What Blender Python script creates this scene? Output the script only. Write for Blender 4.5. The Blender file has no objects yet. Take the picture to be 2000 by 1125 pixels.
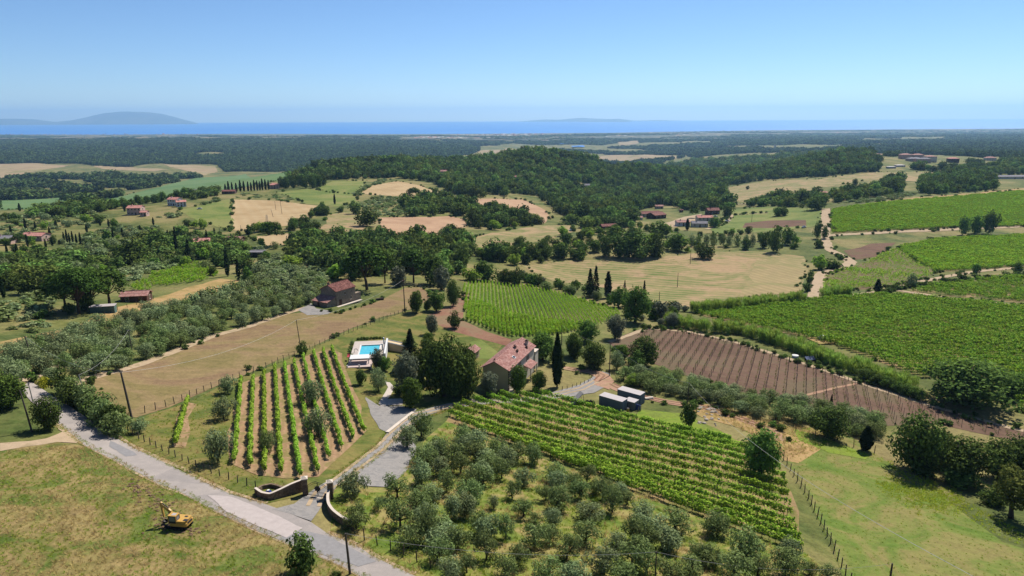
import bpy, bmesh, math, random
import numpy as np
from mathutils import Vector, Matrix

random.seed(7)
RNG = np.random.default_rng(7)
R = math.radians
scene = bpy.context.scene

# ------------------------------------------------------------------ camera
CAM_Z = 250.0
PITCH, ROLL, FPX = R(14.10), R(-0.26), 1333.0
CAM_M = Matrix.Rotation(R(90) - PITCH, 3, 'X') @ Matrix.Rotation(ROLL, 3, 'Z')
cam_data = bpy.data.cameras.new('camera')
cam_data.sensor_width = 36.0
cam_data.lens = 36.0 * FPX / 2000.0
cam_data.clip_start = 0.5
cam_data.clip_end = 400000.0
cam = bpy.data.objects.new('camera', cam_data)
cam.matrix_world = Matrix.Translation((0, 0, CAM_Z)) @ CAM_M.to_4x4()
scene.collection.objects.link(cam)
scene.camera = cam

# ------------------------------------------------------------------ sky and sun
SUN_AZ, SUN_EL = R(34), R(50)          # azimuth measured from +Y towards +X
world = bpy.data.worlds.new('World')
scene.world = world
world.use_nodes = True
wn = world.node_tree
bg = wn.nodes['Background']
sky = wn.nodes.new('ShaderNodeTexSky')
sky.sky_type = 'NISHITA'
sky.sun_disc = False
sky.sun_elevation = SUN_EL
sky.sun_rotation = SUN_AZ
sky.altitude = 2000
sky.air_density = 1.0
sky.dust_density = 0.0
sky.ozone_density = 8.0
wn.links.new(sky.outputs[0], bg.inputs[0])
bg.inputs[1].default_value = 0.075

sun_data = bpy.data.lights.new('sun', 'SUN')
sun_data.energy = 5.0
sun_data.angle = R(0.53)
sun_data.color = (1.0, 0.955, 0.88)
sun = bpy.data.objects.new('sun', sun_data)
sdir = Vector((math.sin(SUN_AZ) * math.cos(SUN_EL), math.cos(SUN_AZ) * math.cos(SUN_EL), math.sin(SUN_EL)))
sun.rotation_euler = sdir.to_track_quat('Z', 'Y').to_euler()
scene.collection.objects.link(sun)

scene.view_settings.view_transform = 'Standard'
scene.view_settings.look = 'None'
scene.view_settings.exposure = 0.68
scene.view_settings.gamma = 1.0
scene.view_settings.use_curve_mapping = False
scene.render.engine = 'CYCLES'
scene.cycles.use_denoising = True
scene.cycles.use_adaptive_sampling = False
scene.cycles.max_bounces = 5
scene.cycles.diffuse_bounces = 2
scene.cycles.glossy_bounces = 2
scene.cycles.transmission_bounces = 3
scene.cycles.volume_bounces = 0
scene.cycles.caustics_reflective = False
scene.cycles.caustics_refractive = False
scene.cycles.sample_clamp_indirect = 4.0

# ------------------------------------------------------------------ terrain function
_CM = np.array(CAM_M)
def ray(px, py):
    d = _CM @ np.array([px - 1000.0, -(py - 562.5), -FPX])
    return d / np.linalg.norm(d)
def proj(p):
    q = _CM.T @ (np.array(p, float) - np.array([0, 0, CAM_Z]))
    return 1000 + q[0] / -q[2] * FPX, 562.5 - q[1] / -q[2] * FPX

Y0 = 150.0
# control points of the land: pixel, then 'z' height or 'd' forward distance
CTRL = [
 (-200,1125,'z',201),(0,1125,'z',201),(500,1125,'z',199.5),(1000,1125,'z',197),(1500,1125,'z',193),(2000,1125,'z',189),(2300,1125,'z',187),
 (300,1000,'z',199.5),(620,970,'z',197),(0,900,'z',201),(250,860,'z',198),(1000,950,'z',192),(1500,950,'z',187),(2000,950,'z',182),
 (0,750,'z',200),(600,860,'z',194),(800,850,'z',190),(990,768,'z',184.5),(1230,800,'z',183),(1450,850,'z',184),
 (720,690,'z',187),(440,740,'z',192),(250,720,'z',194),(900,640,'z',183),(640,600,'z',185),(790,605,'z',184),
 (0,600,'z',192),(160,615,'z',191),(300,560,'z',186),(450,560,'z',184),(1060,600,'z',178),(1200,640,'z',178),(1300,650,'z',178),
 (1450,720,'z',180),(1700,620,'z',176),(1900,700,'z',178),(1990,840,'z',179),(2200,700,'z',178),(1480,590,'z',171),(1600,570,'z',172),
 (1323,560,'z',168),(1100,530,'z',166),(1450,510,'z',165),(1640,480,'d',455),(1800,460,'d',500),(1950,440,'d',560),(2200,440,'d',560),
 (1900,390,'d',690),(2000,365,'d',800),(1700,395,'d',640),(2300,380,'d',760),
 (-200,600,'z',192),(-200,450,'d',450),
 (0,470,'d',420),(130,476,'d',420),(265,422,'d',560),(345,403,'d',620),(450,376,'d',780),(530,370,'d',840),(600,355,'d',900),
 (535,478,'d',420),(460,440,'d',520),(0,425,'d',560),(560,400,'d',640),(700,480,'d',400),(650,440,'d',490),
 (100,395,'d',1150),(0,390,'d',1200),(200,372,'d',1550),(0,350,'d',2050),(300,345,'d',2100),(450,350,'d',1950),(0,332,'d',2600),(300,328,'d',2750),(600,332,'d',2600),
 (-300,350,'d',2100),(-300,300,'d',3700),
 (300,302,'d',3700),(300,283,'d',5000),(300,272,'d',6300),(0,275,'d',6200),(600,300,'d',3700),(600,280,'d',5300),(800,300,'d',3700),(700,272,'d',6300),
 (850,445,'d',520),(780,375,'d',790),(900,400,'d',700),(980,400,'d',720),(1050,430,'d',610),(1000,485,'d',430),(900,470,'d',450),
 (900,345,'d',1020),(1035,304,'d',1260),(1065,305,'d',1260),(1100,314,'d',1250),(1155,334,'d',1220),(1205,356,'d',1180),(1250,385,'d',1080),(720,345,'d',1000),(755,315,'d',1180),(820,326,'d',1240),(880,330,'d',1260),(940,326,'d',1260),(985,314,'d',1260),(980,340,'d',1110),(1180,372,'d',1080),
 (1300,405,'d',820),(1300,432,'d',620),(1390,440,'d',580),(1200,480,'d',440),(1500,430,'d',600),(1500,480,'d',450),
 (1450,375,'d',960),(1700,345,'d',1050),(1850,325,'d',1250),(1620,308,'d',1450),(1700,306,'d',1450),(1500,335,'d',1500),(1400,345,'d',1900),
 (1450,312,'d',2600),(1300,350,'d',1900),(1200,318,'d',3300),(1000,298,'d',4200),(1200,285,'d',5500),(1000,275,'d',6500),(1900,300,'d',2300),
 (1950,275,'d',4800),(1600,280,'d',4600),(2200,300,'d',2300),(2200,330,'d',1250),(1400,280,'d',5500),
]
_c = []
for px, py, k, v in CTRL:
    r = ray(px, py)
    t = (v - CAM_Z) / r[2] if k == 'z' else v / r[1]
    _c.append((r[0] * t, r[1] * t, CAM_Z + r[2] * t))
for px, d, z in ((690, 1750, 118), (780, 1800, 116), (880, 1850, 112), (980, 1850, 112), (1070, 1800, 112), (1150, 1800, 112), (1230, 1700, 118)):
    r = ray(px, 300); _c.append((r[0] / r[1] * d, d, z))         # the valley hidden behind the central knoll
_c = np.array(_c)
def uv(x, y):
    yy = np.maximum(y + Y0, 40.0)
    return x / yy * 1.6, np.log(yy)
def _phi(r2):
    return np.where(r2 > 1e-12, 0.5 * r2 * np.log(np.maximum(r2, 1e-12)), 0.0)
_cu, _cv = uv(_c[:, 0], _c[:, 1])
_n = len(_c)
_A = np.zeros((_n + 3, _n + 3))
_A[:_n, :_n] = _phi((_cu[:, None] - _cu[None]) ** 2 + (_cv[:, None] - _cv[None]) ** 2) + np.eye(_n) * 0.004
_A[:_n, _n:] = np.stack([np.ones(_n), _cu, _cv], 1)
_A[_n:, :_n] = _A[:_n, _n:].T
_w = np.linalg.solve(_A, np.concatenate([_c[:, 2], np.zeros(3)]))
def coast(x):
    return 11200 + 900 * np.cos(x / 4200.0 + 2.4) + 0.10 * x + 180 * np.sin(x / 900.0)
def smooth(a, b, t):
    t = np.clip((t - a) / (b - a), 0, 1)
    return t * t * (3 - 2 * t)
def height_exact(x, y):
    x = np.asarray(x, float); y = np.asarray(y, float)
    u, v = uv(x, y)
    z = _phi((u[..., None] - _cu) ** 2 + (v[..., None] - _cv) ** 2) @ _w[:_n] + _w[_n] + _w[_n + 1] * u + _w[_n + 2] * v
    und = np.sin(x / 97 + 1.3 * np.sin(y / 151)) * np.cos(y / 121 + .7 * np.sin(x / 173)) + .5 * np.sin(x / 41 + y / 57)
    z = z + und * (5.0 * smooth(1400, 3200, y)) + 0.25 * np.sin(x / 13.0 + 2 * np.sin(y / 31.0)) * np.cos(y / 17.0) * smooth(30, 120, y)
    plain = np.minimum(11.0, (coast(x) - y) * 0.006 + 0.5)
    k = smooth(6400, 8600, y)
    return np.maximum(z * (1 - k) + plain * k, -25)

NU, NV = 300, 460
U_MIN, U_MAX = -1.25, 1.25
V_MIN, V_MAX = math.log(72.0), math.log(Y0 + 19500.0)
GU = np.linspace(U_MIN, U_MAX, NU); GV = np.linspace(V_MIN, V_MAX, NV)
_yy = np.exp(GV)
GX = GU[:, None] * _yy[None, :]; GY = np.repeat((_yy - Y0)[None, :], NU, 0)
GZ = np.empty_like(GX)
for i in range(NU):
    GZ[i] = height_exact(GX[i], GY[i])
def ground(x, y):
    x = np.asarray(x, float); y = np.asarray(y, float)
    yy = np.maximum(y + Y0, 72.01)
    fu = np.clip((x / yy - U_MIN) / (U_MAX - U_MIN) * (NU - 1), 0, NU - 1.001)
    fv = np.clip((np.log(yy) - V_MIN) / (V_MAX - V_MIN) * (NV - 1), 0, NV - 1.001)
    i = fu.astype(int); j = fv.astype(int); a = fu - i
    # along v the mesh is linear in y, not in log y
    y0 = _yy[j]; y1 = _yy[j + 1]; b = (yy - y0) / (y1 - y0)
    return (GZ[i, j] * (1 - a) * (1 - b) + GZ[i + 1, j] * a * (1 - b) + GZ[i, j + 1] * (1 - a) * b + GZ[i + 1, j + 1] * a * b)
_T = 45.0 * np.exp(np.linspace(0, math.log(19000 / 45.0), 900))
def P(px, py, dz=0.0):
    """where the sight line of a photo point meets the land (x, y, z)"""
    r = ray(px, py)
    z = CAM_Z + r[2] * _T
    g = ground(r[0] * _T, r[1] * _T)
    s = np.nonzero(z < g)[0]
    if len(s) == 0:
        t = _T[-1]
    else:
        k = max(s[0], 1); lo, hi = _T[k - 1], _T[k]
        for _ in range(24):
            m = 0.5 * (lo + hi)
            if CAM_Z + r[2] * m < float(ground(r[0] * m, r[1] * m)): hi = m
            else: lo = m
        t = hi
    x, y = r[0] * t, r[1] * t
    return Vector((x, y, float(ground(x, y)) + dz))
def gz(x, y): return float(ground(x, y))
def px_m(p):
    """photo pixels per metre at a world point"""
    q = _CM.T @ (np.array(p, float) - np.array([0, 0, CAM_Z]))
    return FPX / -q[2]

# ------------------------------------------------------------------ node helpers
def srgb(r, g, b):
    f = lambda c: (c / 255 / 12.92) if c / 255 <= 0.04045 else ((c / 255 + 0.055) / 1.055) ** 2.4
    return (f(r), f(g), f(b), 1.0)
class NT:
    def __init__(s, name):
        s.m = bpy.data.materials.new(name); s.m.use_nodes = True
        s.t = s.m.node_tree; s.t.nodes.clear()
        s.out = s.t.nodes.new('ShaderNodeOutputMaterial')
    def n(s, typ, **kw):
        nd = s.t.nodes.new('ShaderNode' + typ)
        for k, v in kw.items():
            if k == 'ins':
                for kk, vv in v.items(): s.put(nd, kk, vv)
            else: setattr(nd, k, v)
        return nd
    def put(s, nd, k, v):
        if hasattr(v, 'is_output'): s.t.links.new(v, nd.inputs[k])
        else: nd.inputs[k].default_value = v
    def ramp(s, fac, stops):
        r = s.n('ValToRGB'); e = r.color_ramp.elements
        while len(e) < len(stops): e.new(0.5)
        for q, (p, c) in zip(e, stops): q.position = p; q.color = c
        s.t.links.new(fac, r.inputs[0]); return r.outputs[0]
    def noise(s, vec, scale, detail=4.0, rough=0.6, dist=0.0):
        return s.n('TexNoise', ins={'Vector': vec, 'Scale': scale, 'Detail': detail, 'Roughness': rough, 'Distortion': dist}).outputs['Fac']
    def math(s, op, a, b=0.0):
        nd = s.n('Math', operation=op); s.put(nd, 0, a); s.put(nd, 1, b); return nd.outputs[0]
    def mix(s, fac, a, b, mode='MIX'):
        nd = s.n('Mix', data_type='RGBA', blend_type=mode); s.put(nd, 0, fac); s.put(nd, 6, a); s.put(nd, 7, b); return nd.outputs[2]
    def pos(s): return s.n('NewGeometry').outputs['Position']
    def surf(s, sock): s.t.links.new(sock, s.out.inputs['Surface'])
def grey(v): return (v, v, v, 1.0)

def simple_mat(name, col, rough=0.7, metal=0.0, var=0.15, scale=3.0, bump=0.0, spec=0.3, obj=False):
    T = NT(name)
    vec = T.n('TexCoord').outputs['Object'] if obj else T.pos()
    nz = T.noise(vec, scale, 5.0)
    f = T.ramp(nz, [(0.3, grey(1 - var)), (0.7, grey(1 + var))])
    c = T.mix(1.0, col, f, 'MULTIPLY')
    b = T.n('BsdfPrincipled', ins={'Base Color': c, 'Roughness': rough, 'Metallic': metal, 'Specular IOR Level': spec})
    if bump:
        bm_ = T.n('Bump', ins={'Height': nz, 'Strength': bump, 'Distance': 0.05}); T.t.links.new(bm_.outputs[0], b.inputs['Normal'])
    T.surf(b.outputs[0]); return T.m

def field_mat(name, cols, s1=0.05, s2=0.9, var=0.35, stripe=None, dist=1.0, bump=0.3):
    """ground cover: cols are three linear colours picked by a broad patch noise, then fine mottling; stripe=(dx,dy,period,colour,strength)"""
    T = NT(name); p = T.pos()
    n1 = T.noise(p, s1, 6.0, 0.62, dist)
    c = T.ramp(n1, [(0.41, cols[0]), (0.5, cols[1]), (0.59, cols[2])])
    n2 = T.noise(p, s2, 5.0, 0.7)
    n3 = T.noise(p, s2 * 5.1, 3.0, 0.7)
    f = T.ramp(T.math('ADD', T.math('MULTIPLY', n2, 0.6), T.math('MULTIPLY', n3, 0.4)), [(0.33, grey(1 - var)), (0.67, grey(1 + var))])
    c = T.mix(1.0, c, f, 'MULTIPLY')
    n4 = T.noise(p, s2 * 0.22, 6.0, 0.7, 0.8)
    c = T.mix(T.ramp(n4, [(0.42, grey(0)), (0.66, grey(0.55))]), c, T.mix(0.5, cols[0], cols[2]))
    c = T.mix(1.0, c, T.ramp(n4, [(0.3, grey(1 - var * .5)), (0.7, grey(1 + var * .5))]), 'MULTIPLY')
    if stripe:
        dx, dy, per, col, st = stripe
        d = T.n('VectorMath', operation='DOT_PRODUCT'); T.put(d, 0, p); d.inputs[1].default_value = (dx, dy, 0)
        w = T.math('ADD', T.math('MULTIPLY', d.outputs['Value'], 2 * math.pi / per), T.math('MULTIPLY', n2, 1.6))
        sn = T.math('ADD', T.math('MULTIPLY', T.math('SINE', w), 0.5), 0.5)
        c = T.mix(T.math('MULTIPLY', T.math('MULTIPLY', sn, n2), st * 1.7), c, col)
    b = T.n('BsdfPrincipled', ins={'Base Color': c, 'Roughness': 0.95, 'Specular IOR Level': 0.1})
    if bump:
        bp = T.n('Bump', ins={'Height': n2, 'Strength': bump, 'Distance': 0.4 / s2}); T.t.links.new(bp.outputs[0], b.inputs['Normal'])
    T.surf(b.outputs[0]); return T.m

def leaf_mat(name, ca, cb, trans=0.3, ovar=0.25):
    """leaf faces: every leaf its own tone, every plant its own tone"""
    T = NT(name)
    isl = T.n('NewGeometry').outputs['Random Per Island']
    oi = T.n('ObjectInfo').outputs['Random']
    k = 1.75
    c = T.mix(isl, tuple(v * k for v in ca[:3]) + (1,), tuple(v * k for v in cb[:3]) + (1,))
    hs = T.n('HueSaturation', ins={'Hue': T.math('ADD', T.math('MULTIPLY', oi, 0.03), 0.485), 'Saturation': 1.0,
             'Value': T.math('ADD', T.math('MULTIPLY', oi, ovar * 2), 1 - ovar), 'Color': c})
    d = T.n('BsdfDiffuse', ins={'Color': hs.outputs[0]})
    t = T.n('BsdfTranslucent', ins={'Color': hs.outputs[0]})
    ms = T.n('MixShader', ins={0: trans}); T.t.links.new(d.outputs[0], ms.inputs[1]); T.t.links.new(t.outputs[0], ms.inputs[2])
    T.surf(ms.outputs[0]); return T.m

# ------------------------------------------------------------------ object helpers
COL = scene.collection
def tag(o, label=None, cat=None, group=None, kind=None):
    if label: o['label'] = label
    if cat: o['category'] = cat
    if group: o['group'] = group
    if kind: o['kind'] = kind
    return o
def mesh_np(name, verts, faces, mat=None, smooth_=False):
    """faces: (n,3) or (n,4) array or list of lists"""
    me = bpy.data.meshes.new(name)
    if isinstance(faces, np.ndarray):
        nv, nf, k = len(verts), len(faces), faces.shape[1]
        me.vertices.add(nv); me.vertices.foreach_set('co', np.asarray(verts, np.float32).ravel())
        me.loops.add(nf * k); me.loops.foreach_set('vertex_index', faces.astype(np.int32).ravel())
        me.polygons.add(nf); me.polygons.foreach_set('loop_start', np.arange(0, nf * k, k, dtype=np.int32))
        try: me.polygons.foreach_set('loop_total', np.full(nf, k, np.int32))
        except Exception: pass
        me.update(calc_edges=True)
    else:
        me.from_pydata([tuple(v) for v in verts], [], faces); me.update()
    if mat: me.materials.append(mat)
    if smooth_: me.polygons.foreach_set('use_smooth', np.ones(len(me.polygons), bool))
    return me
def obj(name, data, parent=None, loc=None, rot=None):
    o = bpy.data.objects.new(name, data); COL.objects.link(o)
    if parent: o.parent = parent
    if loc is not None: o.location = loc
    if rot is not None: o.rotation_euler = rot
    return o
def empty(name, loc, rz=0.0):
    o = bpy.data.objects.new(name, None); o.empty_display_size = 0.3
    o.location = loc; o.rotation_euler = (0, 0, rz); COL.objects.link(o); return o

class MB:
    """collects shapes, then links them as one mesh"""
    def __init__(s): s.v = []; s.f = []
    def add(s, vs, fs):
        k = len(s.v); s.v += [tuple(v) for v in vs]; s.f += [[i + k for i in f] for f in fs]; return s
    def box(s, c, d, rz=0.0, rx=0.0, ry=0.0, taper=1.0):
        hx, hy, hz = d[0] / 2, d[1] / 2, d[2] / 2
        m = Matrix.Rotation(rz, 3, 'Z') @ Matrix.Rotation(ry, 3, 'Y') @ Matrix.Rotation(rx, 3, 'X')
        vs = []
        for z in (-1, 1):
            t = taper if z > 0 else 1.0
            for x, y in ((-1, -1), (1, -1), (1, 1), (-1, 1)):
                vs.append(Vector(c) + m @ Vector((x * hx * t, y * hy * t, z * hz)))
        return s.add(vs, [[3, 2, 1, 0], [4, 5, 6, 7], [0, 1, 5, 4], [1, 2, 6, 5], [2, 3, 7, 6], [3, 0, 4, 7]])
    def tube(s, pts, rad, n=6, cap=True):
        pts = [Vector(p) for p in pts]; rings = []
        if not hasattr(rad, '__len__'): rad = [rad] * len(pts)
        for i, p in enumerate(pts):
            a = pts[max(i - 1, 0)]; b = pts[min(i + 1, len(pts) - 1)]; t = (b - a).normalized()
            ref = Vector((0, 0, 1)) if abs(t.z) < 0.9 else Vector((1, 0, 0))
            e = t.cross(ref).normalized(); g = t.cross(e)
            rings.append([p + (e * math.cos(2 * math.pi * k / n) + g * math.sin(2 * math.pi * k / n)) * rad[i] for k in range(n)])
        vs = [v for r_ in rings for v in r_]; fs = []
        for i in range(len(pts) - 1):
            for k in range(n):
                a = i * n + k; b = i * n + (k + 1) % n
                fs.append([a, a + n, b + n, b])
        if cap: fs += [list(range(n)), [len(vs) - 1 - k for k in range(n)]]
        return s.add(vs, fs)
    def prism(s, poly, z0, z1):
        n = len(poly); vs = [(x, y, z0) for x, y in poly] + [(x, y, z1) for x, y in poly]
        fs = [[i, (i + 1) % n, n + (i + 1) % n, n + i] for i in range(n)] + [list(range(n))[::-1], list(range(n, 2 * n))]
        return s.add(vs, fs)
    def cyl(s, c, axis, r, h, n=14):
        a = Vector(axis).normalized() * h / 2; c = Vector(c); return s.tube([c - a, c + a], r, n)
    def build(s, name, mat, parent=None, loc=None, rot=None, smooth_=False):
        return obj(name, mesh_np(name, s.v, s.f, mat, smooth_), parent, loc, rot)
# ------------------------------------------------------------------ land, sea, islands
ALB = 0.62                              # the photograph is exposed bright: surface albedo per displayed value
def G(r, g, b, k=1.0):
    c = srgb(r, g, b); return (c[0] * ALB * k, c[1] * ALB * k, c[2] * ALB * k, 1.0)
M = {}
M['land'] = field_mat('land_cover', [G(84, 98, 46), G(116, 118, 62), G(150, 136, 88)], 0.018, 0.6, 0.45)
ii = np.arange(NU * NV).reshape(NU, NV)
quads = np.stack([ii[:-1, :-1], ii[1:, :-1], ii[1:, 1:], ii[:-1, 1:]], -1).reshape(-1, 4)
land = obj('terrain', mesh_np('terrain', np.stack([GX, GY, GZ], -1).reshape(-1, 3), quads, M['land'], True))
tag(land, 'rolling farmland sloping from the hilltop down to the coast', 'terrain', kind='structure')

T = NT('sea_water')
p_ = T.pos(); nz_ = T.noise(p_, 0.0006, 3.0)
b_ = T.n('BsdfPrincipled', ins={'Base Color': T.ramp(nz_, [(0.35, G(40, 128, 214)), (0.65, G(52, 142, 224))]), 'Roughness': 0.35, 'Specular IOR Level': 0.25})
bp_ = T.n('Bump', ins={'Height': T.noise(p_, 0.05, 3.0), 'Strength': 0.6, 'Distance': 6.0}); T.t.links.new(bp_.outputs[0], b_.inputs['Normal'])
T.surf(b_.outputs[0]); M['sea'] = T.m
sv = []
ys = [9500, 13000, 18000, 25000, 31000, 38000]
for y in ys:
    for k in range(9): sv.append(((k / 4 - 1) * (y * 1.15 + 4000), y, 0.0))
sf = [[j * 9 + k, j * 9 + k + 1, j * 9 + k + 10, j * 9 + k + 9] for j in range(5) for k in range(8)]
tag(obj('sea', mesh_np('sea', sv, sf, M['sea'])), 'blue open sea along the horizon', 'sea', kind='structure')

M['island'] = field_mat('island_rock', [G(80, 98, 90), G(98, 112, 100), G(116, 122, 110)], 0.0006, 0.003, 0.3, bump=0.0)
def island(label, prof, dist, depth):
    """a mountainous island whose skyline is given in photo pixels (x, crest y), standing in the sea at that distance"""
    rows = 9; vs = []; fs = []
    xs = np.linspace(prof[0][0], prof[-1][0], 70)
    cr = np.interp(xs, [a for a, _ in prof], [b for _, b in prof])
    for j in range(rows):
        t = j / (rows - 1)
        for k, x in enumerate(xs):
            r = ray(x, 300); X = r[0] / r[1] * dist
            rr = ray(x, cr[k]); top = max(CAM_Z + rr[2] / rr[1] * dist, 0)
            sh = (t * 2) if t <= .5 else (2 - 2 * t)
            jit = 1 + 0.16 * math.sin(k * 1.7 + j * 2.1) * (1 - sh) + 0.1 * math.sin(k * .9 - j)
            vs.append((X * (1 + (t - .5) * depth / dist), dist + (t - .5) * depth, -30 + (top + 30) * (sh ** 0.75) * (jit if sh < 1 else 1)))
    n = len(xs)
    for j in range(rows - 1):
        for k in range(n - 1): fs.append([j * n + k, j * n + k + 1, (j + 1) * n + k + 1, (j + 1) * n + k])
    o = obj('island', mesh_np('island', vs, fs, M['island'], True)); tag(o, label, 'island', kind='structure')
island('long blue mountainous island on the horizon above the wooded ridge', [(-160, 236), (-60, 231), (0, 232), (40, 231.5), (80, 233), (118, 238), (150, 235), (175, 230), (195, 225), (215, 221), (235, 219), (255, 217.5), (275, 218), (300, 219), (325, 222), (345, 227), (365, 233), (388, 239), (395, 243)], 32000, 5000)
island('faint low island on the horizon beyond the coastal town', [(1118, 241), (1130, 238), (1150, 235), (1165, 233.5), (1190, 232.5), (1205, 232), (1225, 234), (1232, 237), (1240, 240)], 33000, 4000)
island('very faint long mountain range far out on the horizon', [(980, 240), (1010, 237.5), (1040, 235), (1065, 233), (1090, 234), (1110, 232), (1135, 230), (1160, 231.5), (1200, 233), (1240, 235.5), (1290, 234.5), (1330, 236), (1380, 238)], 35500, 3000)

# ------------------------------------------------------------------ draped sheets: fields, roads
def in_poly(poly, x, y):
    x = np.asarray(x); y = np.asarray(y); c = np.zeros(x.shape, bool); n = len(poly)
    for i in range(n):
        x0, y0 = poly[i]; x1, y1 = poly[(i + 1) % n]
        if y0 == y1: continue
        c ^= ((y0 > y) != (y1 > y)) & (x < (x1 - x0) * (y - y0) / (y1 - y0) + x0)
    return c
def wpoly(pp): return [(v.x, v.y) for v in (P(*q) for q in pp)]
def rough_edge(poly, amp):
    """real field edges wander: break every edge and push its points a little sideways"""
    out = []; n = len(poly)
    for i in range(n):
        a = np.array(poly[i]); b = np.array(poly[(i + 1) % n]); L = np.linalg.norm(b - a)
        k = int(np.clip(L / (amp * 6 + .5), 1, 40)); nr = np.array([-(b - a)[1], (b - a)[0]]) / max(L, 1e-6)
        for j in range(k):
            t = j / k; q = a + (b - a) * t
            if j: q = q + nr * RNG.normal(0, amp * .5)
            out.append((q[0], q[1]))
    return out
SHEETS = []                              # outlines of everything laid on the land
def sheet(name, poly, mat, lift=0.05, edge=0.5, label=None, kind='structure', step=1, thick=0.0):
    """a sheet laid on the land, cut along the land's own mesh lines so that it follows it"""
    SHEETS.append((name, poly))
    if edge: poly = rough_edge(poly, edge)
    bm = bmesh.new()
    try:
        f = bm.faces.new([bm.verts.new((x, y, 0)) for x, y in poly])
    except ValueError:
        bm.free(); return None
    bmesh.ops.triangulate(bm, faces=[f])
    a = np.array(poly); yy = a[:, 1] + Y0; uu = a[:, 0] / yy
    du = (U_MAX - U_MIN) / (NU - 1); dv = (V_MAX - V_MIN) / (NV - 1)
    for j in range(int((math.log(yy.min()) - V_MIN) / dv) - 1, int((math.log(yy.max()) - V_MIN) / dv) + 2, step):
        y = math.exp(V_MIN + j * dv) - Y0
        bmesh.ops.bisect_plane(bm, geom=bm.verts[:] + bm.edges[:] + bm.faces[:], plane_co=(0, y, 0), plane_no=(0, 1, 0))
    for i in range(int((uu.min() - U_MIN) / du) - 1, int((uu.max() - U_MIN) / du) + 2, step):
        u = U_MIN + i * du
        nn = Vector((1, -u, 0)).normalized()
        bmesh.ops.bisect_plane(bm, geom=bm.verts[:] + bm.edges[:] + bm.faces[:], plane_co=(0, -Y0, 0), plane_no=nn)
    co = np.array([v.co[:] for v in bm.verts]); z = ground(co[:, 0], co[:, 1])
    for v, zz in zip(bm.verts, z): v.co.z = zz + lift * max(1.0, v.co.y / 260.0)
    bmesh.ops.recalc_face_normals(bm, faces=bm.faces[:])
    if sum(f.normal.z for f in bm.faces) < 0: bmesh.ops.reverse_faces(bm, faces=bm.faces[:])
    me = bpy.data.meshes.new(name); bm.to_mesh(me); bm.free()
    me.materials.append(mat)
    o = obj(name, me)
    return tag(o, label, None, None, kind)
def strip(pts, width):
    """outline of a track of given width along world points"""
    pts = [Vector((p[0], p[1])) for p in pts]; L = []; Rr = []
    for i, p in enumerate(pts):
        t = (pts[min(i + 1, len(pts) - 1)] - pts[max(i - 1, 0)]).normalized(); n = Vector((-t.y, t.x))
        w = width[i] if hasattr(width, '__len__') else width
        L.append(tuple(p + n * w / 2)); Rr.append(tuple(p - n * w / 2))
    return L + Rr[::-1]

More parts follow.
